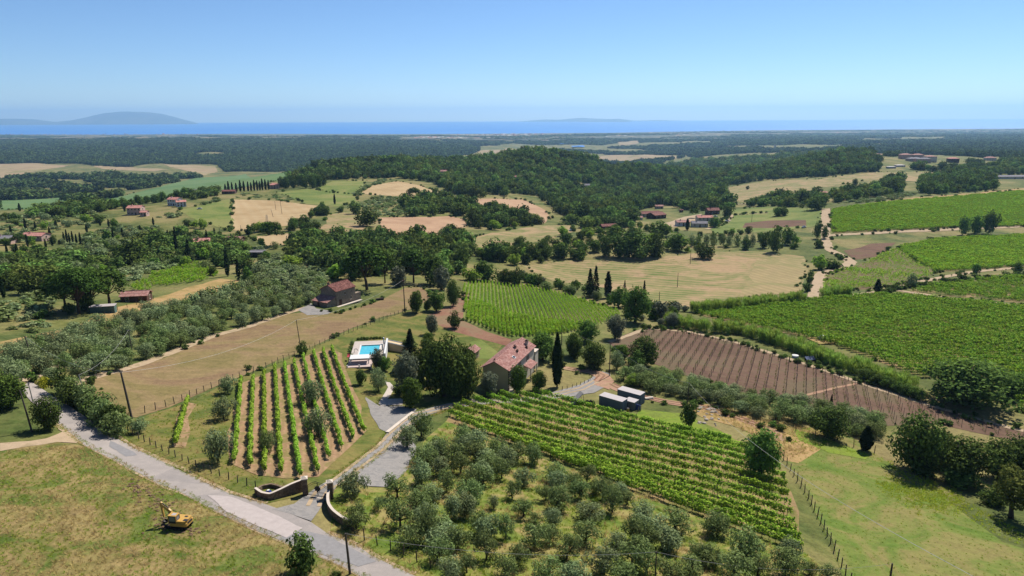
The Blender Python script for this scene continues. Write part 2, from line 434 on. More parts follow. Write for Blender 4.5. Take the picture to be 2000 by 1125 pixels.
FM = {
 'limegrass': field_mat('lime_grass', [G(112, 136, 44), G(134, 150, 52), G(122, 134, 58)], 0.2, 1.2, 0.3),
 'youngfloor': field_mat('young_vine_floor', [G(104, 108, 56), G(124, 116, 70), G(124, 102, 76)], 0.06, 0.9, 0.3),
 'meadow': field_mat('meadow_grass', [G(94, 112, 46), G(132, 120, 70), G(158, 136, 90)], 0.12, 1.3, 0.5, dist=1.5),
 'straw': field_mat('mown_straw', [G(134, 120, 74), G(154, 130, 92), G(142, 114, 86)], 0.05, 1.3, 0.42, stripe=(0.42, -0.91, 3.4, G(122, 108, 70), 0.28)),
 'lawn': field_mat('rough_lawn', [G(90, 104, 44), G(118, 118, 58), G(138, 124, 72)], 0.12, 1.2, 0.35),
 'soil': field_mat('vine_soil', [G(164, 130, 98), G(184, 148, 116), G(140, 128, 78)], 0.25, 1.6, 0.25, stripe=(0.97, 0.25, 1.25, G(140, 118, 82), 0.6)),
 'wheat': field_mat('ripe_wheat', [G(176, 150, 108), G(190, 164, 122), G(198, 172, 130)], 0.02, 0.25, 0.12, stripe=(0.9, 0.43, 9.0, G(176, 142, 96), 0.3)),
 'wheat_pink': field_mat('mown_wheat', [G(178, 142, 112), G(192, 156, 124), G(198, 164, 130)], 0.02, 0.2, 0.12, stripe=(0.5, 0.86, 8.0, G(178, 140, 104), 0.3)),
 'hay': field_mat('hay_meadow', [G(100, 120, 54), G(140, 134, 84), G(176, 148, 110)], 0.028, 0.35, 0.25, dist=2.0, stripe=(0.35, 0.94, 6.0, G(186, 154, 116), 0.6)),
 'stubble': field_mat('stubble', [G(168, 148, 104), G(180, 156, 112), G(150, 142, 92)], 0.03, 0.5, 0.2, stripe=(0.97, 0.2, 4.2, G(140, 126, 84), 0.5)),
 'green': field_mat('green_pasture', [G(104, 122, 56), G(124, 134, 66), G(142, 140, 80)], 0.02, 0.5, 0.25),
 'valley': field_mat('valley_crop', [G(96, 126, 74), G(106, 134, 82), G(120, 140, 88)], 0.004, 0.08, 0.15, stripe=(0.3, 0.95, 30.0, G(90, 118, 70), 0.4)),
 'valley_tan': field_mat('valley_stubble', [G(164, 142, 108), G(182, 156, 120), G(150, 140, 96)], 0.006, 0.08, 0.18),
 'redsoil': field_mat('red_soil', [G(140, 98, 78), G(152, 112, 90), G(142, 122, 92)], 0.05, 1.0, 0.22, bump=0.4),
 'brown': field_mat('bare_brown_soil', [G(106, 78, 62), G(124, 92, 74), G(116, 96, 66)], 0.06, 0.8, 0.25),
 'vinegrass': field_mat('vineyard_floor', [G(98, 108, 48), G(132, 122, 70), G(160, 132, 94)], 0.14, 1.0, 0.3),
 'grovegrass': field_mat('grove_grass', [G(98, 122, 44), G(126, 132, 56), G(162, 144, 92)], 0.16, 1.2, 0.35, dist=1.5),
 'slope': field_mat('right_meadow', [G(100, 124, 46), G(116, 128, 58), G(142, 132, 78)], 0.07, 1.1, 0.3, dist=1.6),
 'dry': field_mat('dry_grass', [G(146, 130, 74), G(178, 148, 96), G(188, 154, 106)], 0.06, 0.9, 0.25),
 'track': field_mat('dirt_track', [G(186, 162, 132), G(196, 170, 140), G(170, 150, 116)], 0.2, 1.2, 0.15),
 'redtrack': field_mat('red_dirt_track', [G(176, 136, 112), G(190, 150, 124), G(168, 140, 108)], 0.3, 1.2, 0.15),
 'gravel': field_mat('grey_gravel', [G(150, 145, 140), G(164, 157, 150), G(140, 136, 132)], 0.4, 5.0, 0.2),
 'shore': field_mat('shore_plain', [G(56, 74, 50), G(82, 94, 66), G(170, 148, 116)], 0.0022, 0.02, 0.3, dist=2.5, bump=0.0),
}
FM['brownrow'] = field_mat('young_vineyard_soil', [G(108, 82, 68), G(124, 95, 79), G(118, 102, 78)], 0.05, 1.0, 0.25, stripe=(0.99, 0.1, 2.4, G(112, 98, 70), 0.3))
FIELDS = [
 ('meadow','meadow',0.05,[(-260,900),(0,880),(112,864),(165,872),(228,903),(300,942),(360,967),(420,1000),(480,1030),(560,1063),(630,1092),(670,1108),(712,1135),(700,1230),(200,1250),(-260,1250)],'dry grassy meadow beside the lane with the excavator'),
 ('field','straw',0.05,[(165,744),(280,713),(420,657),(560,614),(612,608),(660,612),(705,600),(760,578),(792,562),(830,560),(840,585),(805,603),(690,640),(590,686),(470,736),(330,796),(265,816),(240,808),(180,790)],'mown tan strip field below the stone farmhouse'),
 ('lawn','lawn',0.04,[(222,852),(266,818),(330,799),(470,738),(590,688),(690,642),(800,606),(850,600),(905,640),(985,668),(960,700),(930,770),(850,780),(800,800),(755,842),(735,872),(680,912),(650,936),(600,966),(520,984),(450,964),(375,930),(315,900),(270,879)],'grass around the small vineyard and the pool'),
 ('vineyard_soil','soil',0.09,[(448,905),(455,800),(474,748),(516,732),(574,709),(612,689),(648,683),(668,690),(690,760),(716,842),(690,868),(650,905),(622,932),(560,936),(500,928)],'bare tan soil between the rows of the small vineyard'),
 ('vineyard_soil','soil',0.09,[(335,873),(352,800),(366,786),(384,790),(372,845),(362,876)],'bare tan soil beside the single short vine row'),
 ('grove_ground','grovegrass',0.05,[(640,965),(665,952),(753,953),(812,890),(830,858),(872,822),(985,862),(1070,896),(1180,936),(1300,984),(1430,1026),(1565,1074),(1610,1110),(1660,1230),(760,1230),(815,1128),(745,1094),(700,1068),(645,1042)],'grassy ground of the olive grove'),
 ('vineyard_floor','vinegrass',0.06,[(872,822),(890,795),(940,778),(1035,766),(1170,790),(1230,812),(1330,815),(1430,855),(1520,895),(1545,960),(1560,1040),(1570,1080),(1430,1030),(1300,988),(1180,940),(1070,900),(985,866)],'grass and soil under the central vine rows'),
 ('meadow','slope',0.05,[(1530,890),(1470,815),(1560,832),(1660,852),(1730,900),(1830,960),(1960,1060),(2060,1090),(2200,1230),(1680,1230),(1640,1112),(1590,1000)],'green sloping meadow right of the post fence'),
  ('lime_grass_patch','limegrass',0.09,[(1550,838),(1600,852),(1640,868),(1700,890),(1690,898),(1620,885),(1560,860)],'bright green strip at the top of the sloping meadow'),
 ('lime_grass_patch','limegrass',0.09,[(1250,800),(1330,808),(1400,838),(1440,862),(1430,880),(1380,862),(1300,832),(1240,815)],'lush green grass above the central vine rows'),
 ('dry_bank','dry',0.07,[(1330,790),(1400,790),(1470,815),(1560,830),(1640,852),(1600,880),(1560,905),(1532,900),(1500,860),(1440,835),(1370,815)],'dry grass bank between the olives and the meadow'),
 ('vineyard_field','green',0.05,[(905,557),(960,549),(1040,561),(1120,581),(1200,606),(1215,613),(1190,629),(1150,642),(1110,656),(1060,662),(990,660),(912,628),(904,592)],'green ground of the vineyard behind the farmhouse'),
 ('red_soil_bank','redsoil',0.06,[(838,615),(880,598),(905,572),(920,574),(908,600),(904,626),(950,648),(1000,664),(990,676),(930,660),(880,646),(850,632)],'bare reddish soil beside the farmhouse vineyard'),
 ('young_vineyard','brownrow',0.05,[(1188,668),(1225,652),(1262,640),(1340,646),(1430,666),(1560,706),(1700,754),(1800,786),(2060,858),(2060,890),(1990,862),(1830,828),(1732,832),(1605,802),(1521,784),(1400,756),(1330,730),(1270,708),(1215,695)],'reddish brown young vineyard with bare stakes'),
 ('vineyard_field','vinegrass',0.05,[(1345,612),(1480,601),(1590,586),(1640,581),(1720,576),(1780,579),(2000,601),(2100,608),(2100,812),(1990,800),(1960,745),(1800,738),(1740,716),(1650,682),(1560,657),(1440,632),(1370,617)],'dark green vineyard filling the right middle ground'),
 ('vineyard_field','vinegrass',0.05,[(1768,571),(1830,556),(1900,546),(2100,530),(2100,603),(2000,593),(1880,581)],'small wedge vineyard between two pale tracks'),
 ('vineyard_field','youngfloor',0.05,[(1612,536),(1680,516),(1720,496),(1752,483),(1792,512),(1830,532),(1780,553),(1720,563),(1605,573)],'thin young vineyard beside the winding track'),
 ('plowed_patch','brown',0.07,[(1648,490),(1700,476),(1750,474),(1735,492),(1715,500),(1670,508)],'bare dark patch at the corner of the young vineyard'),
 ('vineyard_field','vinegrass',0.05,[(1750,483),(1830,466),(2100,448),(2100,516),(1960,523),(1830,533),(1790,511)],'lime green vineyard below the three roadside trees'),
 ('vineyard_field','vinegrass',0.05,[(1622,409),(1700,399),(1800,389),(1900,381),(2100,366),(2100,438),(1900,444),(1750,451),(1625,457)],'upper lime green vineyard under the wood'),
 ('field','dry',0.04,[(1690,398),(1800,385),(1950,372),(2100,362),(2100,366),(1900,381),(1800,389),(1700,399)],'dry strip above the upper lime green vineyard'),
 ('hay_field','hay',0.05,[(1020,520),(1100,509),(1200,506),(1290,501),(1400,491),(1480,491),(1570,501),(1576,520),(1562,572),(1440,580),(1340,602),(1270,600),(1180,562),(1080,549)],'patchy hay field with utility poles'),
 ('stubble_field','stubble',0.08,[(1478,506),(1572,506),(1562,572),(1445,580)],'pale striped stubble at the end of the hay field'),
 ('field','wheat',0.05,[(700,378),(730,362),(775,354),(820,362),(858,376),(855,383),(800,385),(730,381)],'golden field with the rounded crest'),
 ('field','wheat_pink',0.05,[(740,425),(830,424),(880,422),(905,428),(918,438),(900,450),(850,461),(770,461),(745,446)],'pinkish mown wheat field in the dip'),
 ('field','wheat',0.05,[(455,390),(540,392),(622,402),(600,425),(560,441),(530,447),(470,451),(452,450)],'large golden wheat field on the ridge'),
 ('pasture','green',0.05,[(345,412),(400,400),(453,388),(450,452),(420,442),(370,424)],'yellow green pasture beside the golden wheat field'),
 ('field','wheat',0.05,[(485,463),(560,456),(602,460),(590,476),(520,480)],'small golden field behind the lone umbrella pine'),
 ('field','wheat_pink',0.05,[(905,390),(960,388),(1020,390),(1060,408),(1078,425),(1062,437),(1030,421),(960,406),(920,400)],'pinkish field at the foot of the wooded hill'),
 ('pasture','green',0.05,[(615,369),(650,354),(715,353),(702,372),(680,379),(640,376)],'small bright green pasture on the ridge'),
 ('pasture','green',0.05,[(540,376),(600,369),(690,379),(702,396),(655,404),(600,399)],'pale green slope below the ridge houses'),
 ('pasture','hay',0.05,[(905,470),(960,455),(1050,440),(1112,440),(1122,452),(1050,472),(990,482),(940,492)],'narrow pasture above the oak belt'),
 ('pasture','hay',0.05,[(640,420),(690,412),(740,430),(760,462),(700,470),(620,462)],'scrubby dry slope between the wheat fields'),
 ('valley_field','valley',0.05,[(165,396),(250,380),(330,360),(380,348),(480,340),(560,337),(592,345),(500,360),(420,376),(330,386),(280,393)],'wide flat green valley field'),
 ('valley_field','valley',0.05,[(0,410),(0,392),(120,386),(160,398),(60,408)],'pale green field behind the cypress ridge'),
 ('valley_field','valley_tan',0.05,[(-60,350),(-60,318),(80,319),(135,323),(62,336),(52,346)],'tan valley field under the wooded ridge'),
 ('valley_field','valley_tan',0.05,[(318,320),(420,325),(425,335),(400,343),(370,335),(330,326)],'speckled tan clearing at the foot of the wooded ridge'),
 ('valley_field','valley_tan',0.05,[(180,324),(250,326),(330,331),(300,335),(200,330)],'narrow tan valley strip'),
 ('hillside_field','hay',0.05,[(1420,366),(1490,355),(1600,350),(1720,336),(1800,337),(1842,345),(1800,355),(1700,351),(1640,361),(1560,376),(1500,391),(1425,396)],'dry hillside below the hilltop village'),
 ('field','green',0.05,[(1430,410),(1500,403),(1604,409),(1598,440),(1500,452),(1400,457),(1388,449)],'rough green field right of the hamlet'),
 ('plowed_field','brown',0.07,[(1455,436),(1500,431),(1574,430),(1575,441),(1500,446),(1450,445)],'dark ploughed strip right of the hamlet'),
 ('yard','track',0.06,[(1290,440),(1335,424),(1370,418),(1375,424),(1320,444)],'pale dirt yard of the hamlet'),
 ('far_field','valley_tan',0.06,[(930,297),(990,290),(1035,292),(1030,300),(940,303)],'far tan field beyond the wooded hill'),
 ('far_field','valley_tan',0.06,[(1100,306),(1200,303),(1260,302),(1335,306),(1300,312),(1230,319),(1150,316)],'wide far tan field in the gap of the hills'),
 ('far_field','valley_tan',0.06,[(1165,326),(1275,323),(1260,331),(1180,332)],'small far tan field in the gap of the hills'),
 ('far_field','valley_tan',0.06,[(1205,278),(1250,275),(1245,281),(1210,284)],'thin far tan field near the ponds'),
 ('plain','shore',0.3,[(-100,272.5),(700,272),(1000,274),(1400,272),(2100,264),(2100,252),(1500,256),(1300,259),(1000,265),(500,265),(-100,264)],'patchwork of fields and towns on the coastal plain'),
 ('grass_bank','dry',0.05,[(0,700),(100,668),(190,632),(280,606),(360,588),(440,566),(470,548),(430,545),(330,575),(230,600),(140,640),(60,655),(0,668)],'dry grass bank above the olive belt'),
 ('lawn_garden','green',0.08,[(918,668),(940,664),(975,690),(960,702),(922,700)],'bright lawn behind the main farmhouse'),
]
for name, mat, lift, poly, label in FIELDS:
    sheet(name, wpoly(poly), FM[mat], lift, 1.6 if name == 'lime_grass_patch' else min(3.0, 0.006 * (P(*poly[0]).y + 60)), label)
# ------------------------------------------------------------------ roads and yards
T = NT('lane_asphalt'); p_ = T.pos()
n1_ = T.noise(p_, 0.35, 5.0, 0.6); n2_ = T.noise(p_, 9.0, 4.0); vo_ = T.n('TexVoronoi', feature='F1', ins={'Vector': p_, 'Scale': 0.11})
c_ = T.ramp(n1_, [(0.3, G(148, 139, 132)), (0.5, G(166, 155, 146)), (0.7, G(182, 169, 158))])
c_ = T.mix(0.35, c_, T.ramp(vo_.outputs['Color'], [(0.2, G(150, 144, 142)), (0.8, G(196, 184, 174))]))
c_ = T.mix(1.0, c_, T.ramp(n2_, [(0.3, grey(0.86)), (0.7, grey(1.12))]), 'MULTIPLY')
b_ = T.n('BsdfPrincipled', ins={'Base Color': c_, 'Roughness': 0.9, 'Specular IOR Level': 0.2}); T.surf(b_.outputs[0]); M['asphalt'] = T.m
M['patch'] = simple_mat('asphalt_repair', G(146, 142, 140), 0.9, var=0.12, scale=2.0)
M['patch_pale'] = simple_mat('asphalt_pale', G(188, 175, 168), 0.9, var=0.1, scale=1.2)
M['stone'] = None
sheet('road', wpoly([(40,758),(60,784),(90,812),(114,828),(168,872),(228,902),(300,941),(360,966),(420,998),(480,1028),(558,1062),(629,1090),(669,1107),(720,1136),(860,1200),(990,1200),(811,1126),(739,1093),(695,1066),(638,1042),(606,1020),(565,1003),(522,987),(450,966),(375,931),(315,901),(270,880),(223,854),(180,824),(130,790),(85,762),(60,745)]),
      M['asphalt'], 0.10, 0.12, 'pale asphalt country lane running past the gate')
for pp, m_, nm in (([(404,968),(452,972),(500,990),(565,1020),(592,1033),(560,1052),(500,1028),(440,1000),(425,984)], 'patch_pale', 'road_patch'),
               ([(545,1054),(574,1036),(604,1040),(640,1048),(690,1074),(735,1098),(700,1108),(640,1088),(590,1070)], 'patch', 'road_patch'),
               ([(216,862),(262,884),(268,890),(246,893),(214,873)], 'patch', 'road_patch')):
    sheet(nm, wpoly(pp), M[m_], 0.125 if m_ == 'patch' else 0.14, 0.1, 'repaired asphalt on the lane')
for pts, w, lab in (([(100,820),(168,868),(228,899),(300,938),(360,963),(420,995),(480,1025),(556,1058),(629,1086),(669,1103),(720,1132)], 1.0, 'dry grass verge on the meadow side of the lane'),
                    ([(225,850),(270,876),(315,897),(375,927),(450,962),(522,983)], 0.8, 'worn verge on the fence side of the lane'),
                    ([(640,1040),(695,1063),(739,1089),(811,1121)], 0.8, 'worn verge below the curved wall')):
    sheet('road_verge', strip([P(*q) for q in pts], w), FM['track'], 0.08, 0.35, lab)
sheet('driveway', wpoly([(0,866),(60,862),(91,857),(130,840),(150,850),(150,866),(112,864),(45,874),(0,882)]), FM['track'], 0.085, 0.25, 'pale dirt drive joining the lane under the trees')
sheet('driveway', wpoly([(532,996),(575,985),(600,966),(620,952),(652,935),(681,914),(739,871),(757,845),(808,806),(860,792),(932,779),(1035,776),(1090,764),(1132,752),(1160,735),(1176,726),(1192,730),(1190,752),(1160,768),(1090,779),(1035,786),(960,788),(870,800),(826,815),(800,838),(778,851),(745,882),(690,925),(658,951),(636,974),(622,1000),(608,1019),(565,1004)]),
      FM['gravel'], 0.115, 0.25, 'grey gravel drive from the gate to the house')
sheet('gravel_yard', wpoly([(676,930),(736,880),(770,848),(806,858),(812,888),(785,930),(755,952),(715,950)]), FM['gravel'], 0.10, 0.4, 'gravel pull-off beside the olive grove')
sheet('gravel_yard', wpoly([(714,776),(742,794),(785,793),(814,800),(808,807),(757,846),(741,838),(724,810)]), FM['gravel'], 0.105, 0.2, 'grey gravel parking below the garden path')
sheet('gravel_yard', wpoly([(582,606),(608,592),(618,603),(650,608),(640,614),(600,616)]), FM['gravel'], 0.10, 0.3, 'gravel yard in front of the stone farmhouse')
sheet('track', wpoly([(1102,716),(1156,722),(1176,727),(1190,733),(1200,745),(1190,762),(1160,752),(1165,738),(1150,730),(1100,722)]), FM['redtrack'], 0.13, 0.25, 'rutted reddish track bending behind the house')
sheet('track', strip([P(*q) for q in [(1190,752),(1240,772),(1300,785),(1370,795),(1440,815),(1500,838),(1530,862)]], 3.2), FM['redtrack'], 0.10, 0.4, 'reddish track behind the containers')
sheet('path', strip([P(*q) for q in [(135,752),(200,732),(280,710),(350,683),(420,655),(490,637),(560,612),(600,600)]], 2.6), FM['track'], 0.085, 0.2, 'pale path along the olive belt')
sheet('track', strip([P(*q) for q in [(1613,408),(1612,440),(1613,470),(1620,488),(1645,500),(1662,512),(1650,523),(1610,530),(1598,545),(1594,570),(1590,586)]], [7,7,6,6,6.5,7,6.5,6,6,6.5,7]), FM['track'], 0.10, 0.5, 'pale track winding down beside the vineyards')
sheet('track', strip([P(*q) for q in [(1590,588),(1660,577),(1710,571),(1750,567),(1790,573),(1850,582),(1920,589),(2000,597),(2100,604)]], 4.0), FM['track'], 0.10, 0.3, 'pale track above the dark green vineyard')
sheet('track', strip([P(*q) for q in [(1735,567),(1790,552),(1850,540),(1920,529),(2000,521),(2100,512)]], 4.0), FM['track'], 0.09, 0.4, 'pale track below the lime green vineyard')
sheet('track', strip([P(*q) for q in [(1615,460),(1700,456),(1800,451),(1900,446),(2000,441),(2100,436)]], 7.0), FM['track'], 0.09, 0.6, 'grassy track between the two lime green vineyards')
sheet('track', strip([P(*q) for q in [(1190,668),(1262,642),(1340,647),(1430,667),(1560,707),(1700,755),(1800,787),(2000,842)]], 2.0), FM['track'], 0.09, 0.4, 'pale edge track of the young vineyard')
sheet('track', strip([P(*q) for q in [(1575,772),(1640,756),(1700,745)]], 1.0), FM['redtrack'], 0.09, 0.3, 'track crossing the young vineyard')
sheet('track', strip([P(*q) for q in [(742,447),(755,460),(768,470)]], 4.0), FM['track'], 0.09, 0.4, 'track beside the pinkish wheat field')
sheet('track', strip([P(*q) for q in [(1380,448),(1405,440),(1420,434),(1430,420),(1500,416)]], 4.0), FM['track'], 0.1, 0.4, 'lane leading into the hamlet')
sheet('track', strip([P(*q) for q in [(1425,399),(1480,399),(1560,398)]], 4.0), FM['track'], 0.1, 0.4, 'lane above the hamlet')
sheet('track', strip([P(*q) for q in [(40,745),(70,733),(100,722),(150,705),(190,690)]], 3.0), FM['track'], 0.09, 0.3, 'lane glimpsed between the olives')
T = NT('garden_paving'); p_ = T.pos()
bk_ = T.n('TexBrick', ins={'Vector': p_, 'Color1': G(214, 200, 186), 'Color2': G(200, 184, 170), 'Mortar': G(150, 140, 128), 'Scale': 0.9, 'Mortar Size': 0.012})
b_ = T.n('BsdfPrincipled', ins={'Base Color': bk_.outputs[0], 'Roughness': 0.8}); T.surf(b_.outputs[0]); M['paving'] = T.m
sheet('path', wpoly([(752,746),(762,748),(771,758),(762,774),(757,780),(787,779),(786,791),(744,794),(739,789),(752,768),(758,757)]), M['paving'], 0.125, 0.0, 'pale paved garden path')

# ------------------------------------------------------------------ plant prototypes
LM = {
 'olive': leaf_mat('olive_leaves', G(78, 92, 56), G(146, 158, 112), 0.3, 0.18),
 'olive_dark': leaf_mat('olive_leaves_green', G(74, 90, 44), G(130, 144, 90), 0.3, 0.2),
 'oak': leaf_mat('holm_oak_leaves', G(44, 60, 28), G(98, 116, 56), 0.25, 0.3),
 'leafy': leaf_mat('broad_leaves', G(58, 80, 34), G(104, 128, 58), 0.3, 0.25),
 'lime': leaf_mat('lime_leaves', G(92, 122, 42), G(140, 164, 66), 0.4, 0.15),
 'yellow': leaf_mat('yellow_leaves', G(120, 122, 36), G(168, 158, 52), 0.35, 0.1),
 'grey': leaf_mat('grey_leaves', G(74, 82, 64), G(120, 124, 100), 0.25, 0.15),
 'pine': leaf_mat('pine_needles', G(38, 54, 22), G(80, 100, 44), 0.2, 0.15),
 'cypress': leaf_mat('cypress_leaves', G(22, 34, 18), G(52, 64, 36), 0.12, 0.2),
 'vine': leaf_mat('vine_leaves', G(84, 118, 32), G(160, 188, 70), 0.33, 0.12),
 'vine_far': leaf_mat('vine_leaves_far', G(98, 132, 34), G(152, 180, 60), 0.45, 0.10),
 'vine_dark': leaf_mat('vine_leaves_dark', G(80, 112, 32), G(136, 164, 58), 0.42, 0.10),
 'reed': leaf_mat('reed_leaves', G(98, 124, 48), G(152, 172, 78), 0.42, 0.15),
 'far': leaf_mat('far_wood_leaves', G(54, 68, 36), G(92, 106, 58), 0.15, 0.5),
 'oak_far': leaf_mat('wood_oak_leaves', G(50, 66, 34), G(102, 120, 62), 0.2, 0.35),
 'leafy_far': leaf_mat('wood_broad_leaves', G(66, 88, 40), G(116, 140, 68), 0.25, 0.35),
 'woodmix': leaf_mat('mixed_wood_leaves', G(70, 84, 36), G(112, 122, 62), 0.25, 0.3),
 'brownish': leaf_mat('brownish_leaves', G(66, 76, 34), G(102, 106, 54), 0.3, 0.12),
 'grass_dry': leaf_mat('dry_grass_blades', G(150, 134, 80), G(194, 172, 118), 0.5, 0.18),
 'grass_lime': leaf_mat('lime_grass_blades', G(134, 152, 38), G(174, 180, 66), 0.5, 0.12),
 'grass_green': leaf_mat('green_grass_blades', G(104, 130, 38), G(156, 164, 66), 0.5, 0.18),
}
M['bark'] = simple_mat('bark', G(84, 72, 58), 0.9, var=0.3, scale=6.0, obj=True)
M['bark_pine'] = simple_mat('pine_bark', G(96, 76, 62), 0.9, var=0.3, scale=5.0, obj=True)

def rand_dir(n):
    d = RNG.normal(size=(n, 3)); return d / np.linalg.norm(d, axis=1, keepdims=True)
def leaf_quads(c, nrm, L, W):
    """diamond leaf sprays at points c with normals nrm"""
    n = len(c); r = rand_dir(n)
    t = np.cross(nrm, r); t /= np.maximum(np.linalg.norm(t, axis=1, keepdims=True), 1e-6); b = np.cross(nrm, t)
    L = np.broadcast_to(np.asarray(L, float), (n,))[:, None]; W = np.broadcast_to(np.asarray(W, float), (n,))[:, None]
    v = np.stack([c + t * L, c + b * W + nrm * W * .25, c - t * L, c - b * W + nrm * W * .25], 1).reshape(-1, 3)
    return v, np.arange(n * 4).reshape(-1, 4)
def lobes_cloud(lobes, n, outward=0.55, shell=0.45, up=0.25):
    """points and normals spread through ellipsoid lobes (cx,cy,cz,rx,ry,rz)"""
    lo = np.array(lobes, float); w = lo[:, 3] * lo[:, 4] + lo[:, 3] * lo[:, 5]; w /= w.sum()
    k = RNG.choice(len(lo), n, p=w); d = rand_dir(n)
    r = shell + (1 - shell) * RNG.random(n) ** 0.6
    r *= 1 + 0.16 * RNG.normal(size=n) * (RNG.random(n) < .3)
    c = lo[k, :3] + d * lo[k, 3:6] * r[:, None]
    nr = d * outward + rand_dir(n) * (1 - outward); nr[:, 2] += up
    nr /= np.linalg.norm(nr, axis=1, keepdims=True)
    return c, nr
PROTO = {}
def limb_mesh(name, segs, mat):
    mb = MB()
    for pts, rad in segs: mb.tube(pts, rad, 6)
    return mesh_np(name, mb.v, mb.f, mat, True)
def register(kind, lod, crown_v, crown_f, segs, leaf, bark='bark'):
    v = np.asarray(crown_v); h = v[:, 2].max(); w = (np.ptp(v[:, 0]) + np.ptp(v[:, 1])) / 2
    PROTO.setdefault((kind, lod), []).append((mesh_np('crown', v, crown_f, LM[leaf]), limb_mesh('trunk', segs, M[bark]) if segs else None, h, w))
def tree_round(kind, lod, leaf, H, Wd, trunk, nl, n, L, W, lobe=0.28, flat=0.8, seed=0, dens=None, spread=1.0, low=0.0):
    """round crowned tree: trunk, limbs to every lobe, leaf sprays round the limb ends"""
    rs = np.random.default_rng(seed); lob = []; segs = []
    tr = 0.05 * H; base = Vector((0, 0, -0.3)); fork = Vector((rs.normal(0, .1) * Wd * .2, rs.normal(0, .1) * Wd * .2, trunk))
    segs.append(([base, fork * 0.55, fork], [tr * 1.3, tr * .9, tr * .75]))
    cz = trunk * .8 + (H - trunk * .8) * 0.5; rz = (H - trunk * .8) * 0.5
    for k in range(nl):
        th = k * 2.399 + rs.normal(0, .3); q = (k + .5) / nl
        el = math.asin(max(-.95, min(.98, (1 - 2 * q) * (1 - low * .5) + low * .3)))
        rr = (0.66 + rs.normal(0, .15)) * spread
        c = (math.cos(th) * math.cos(el) * Wd * .5 * rr, math.sin(th) * math.cos(el) * Wd * .5 * rr, cz + math.sin(el) * rz * rr)
        s = lobe * Wd * (0.65 + 0.75 * rs.random())
        lob.append((c[0], c[1], c[2], s, s, s * flat))
        if k % 2 == 0 or lod == 0:
            mid = fork.lerp(Vector(c), .5) + Vector((rs.normal(0, .05) * Wd, rs.normal(0, .05) * Wd, .04 * H))
            segs.append(([fork * .95, mid, Vector(c)], [tr * .6, tr * .35, tr * .12]))
    c, nr = lobes_cloud(lob, n)
    k = c[:, 2] > trunk * .35; c, nr = c[k], nr[k]
    v, f = leaf_quads(c, nr, L * RNG.uniform(.7, 1.3, len(c)), W * RNG.uniform(.7, 1.3, len(c)))
    register(kind, lod, v, f, segs if lod < 2 else segs[:1], leaf)
for s in range(6):
    lf = 'olive' if s % 3 else 'olive_dark'
    tree_round('olive', 0, lf, 4.6, 5.0, .9, 12 + s % 3, 1700, .25, .10, .24, .85, 100 + s, spread=1.08, low=-.2)
    tree_round('olive', 1, lf, 4.6, 5.0, .7, 10, 460, .44, .2, .28, .85, 120 + s, low=-.2)
    tree_round('oak', 0, 'oak', 9.0, 9.5, .9, 26, 4200, .33, .19, .22, .85, 140 + s, low=-.35)
    tree_round('oak', 1, 'oak', 9.0, 9.5, .7, 19, 1000, .6, .36, .24, .85, 160 + s, low=-.35)
    tree_round('leafy', 0, 'leafy', 9.0, 8.0, 1.0, 23, 3600, .33, .2, .22, .9, 180 + s, low=-.3)
    tree_round('leafy', 1, 'leafy', 9.0, 8.0, .7, 18, 900, .6, .38, .25, .9, 200 + s, low=-.3)
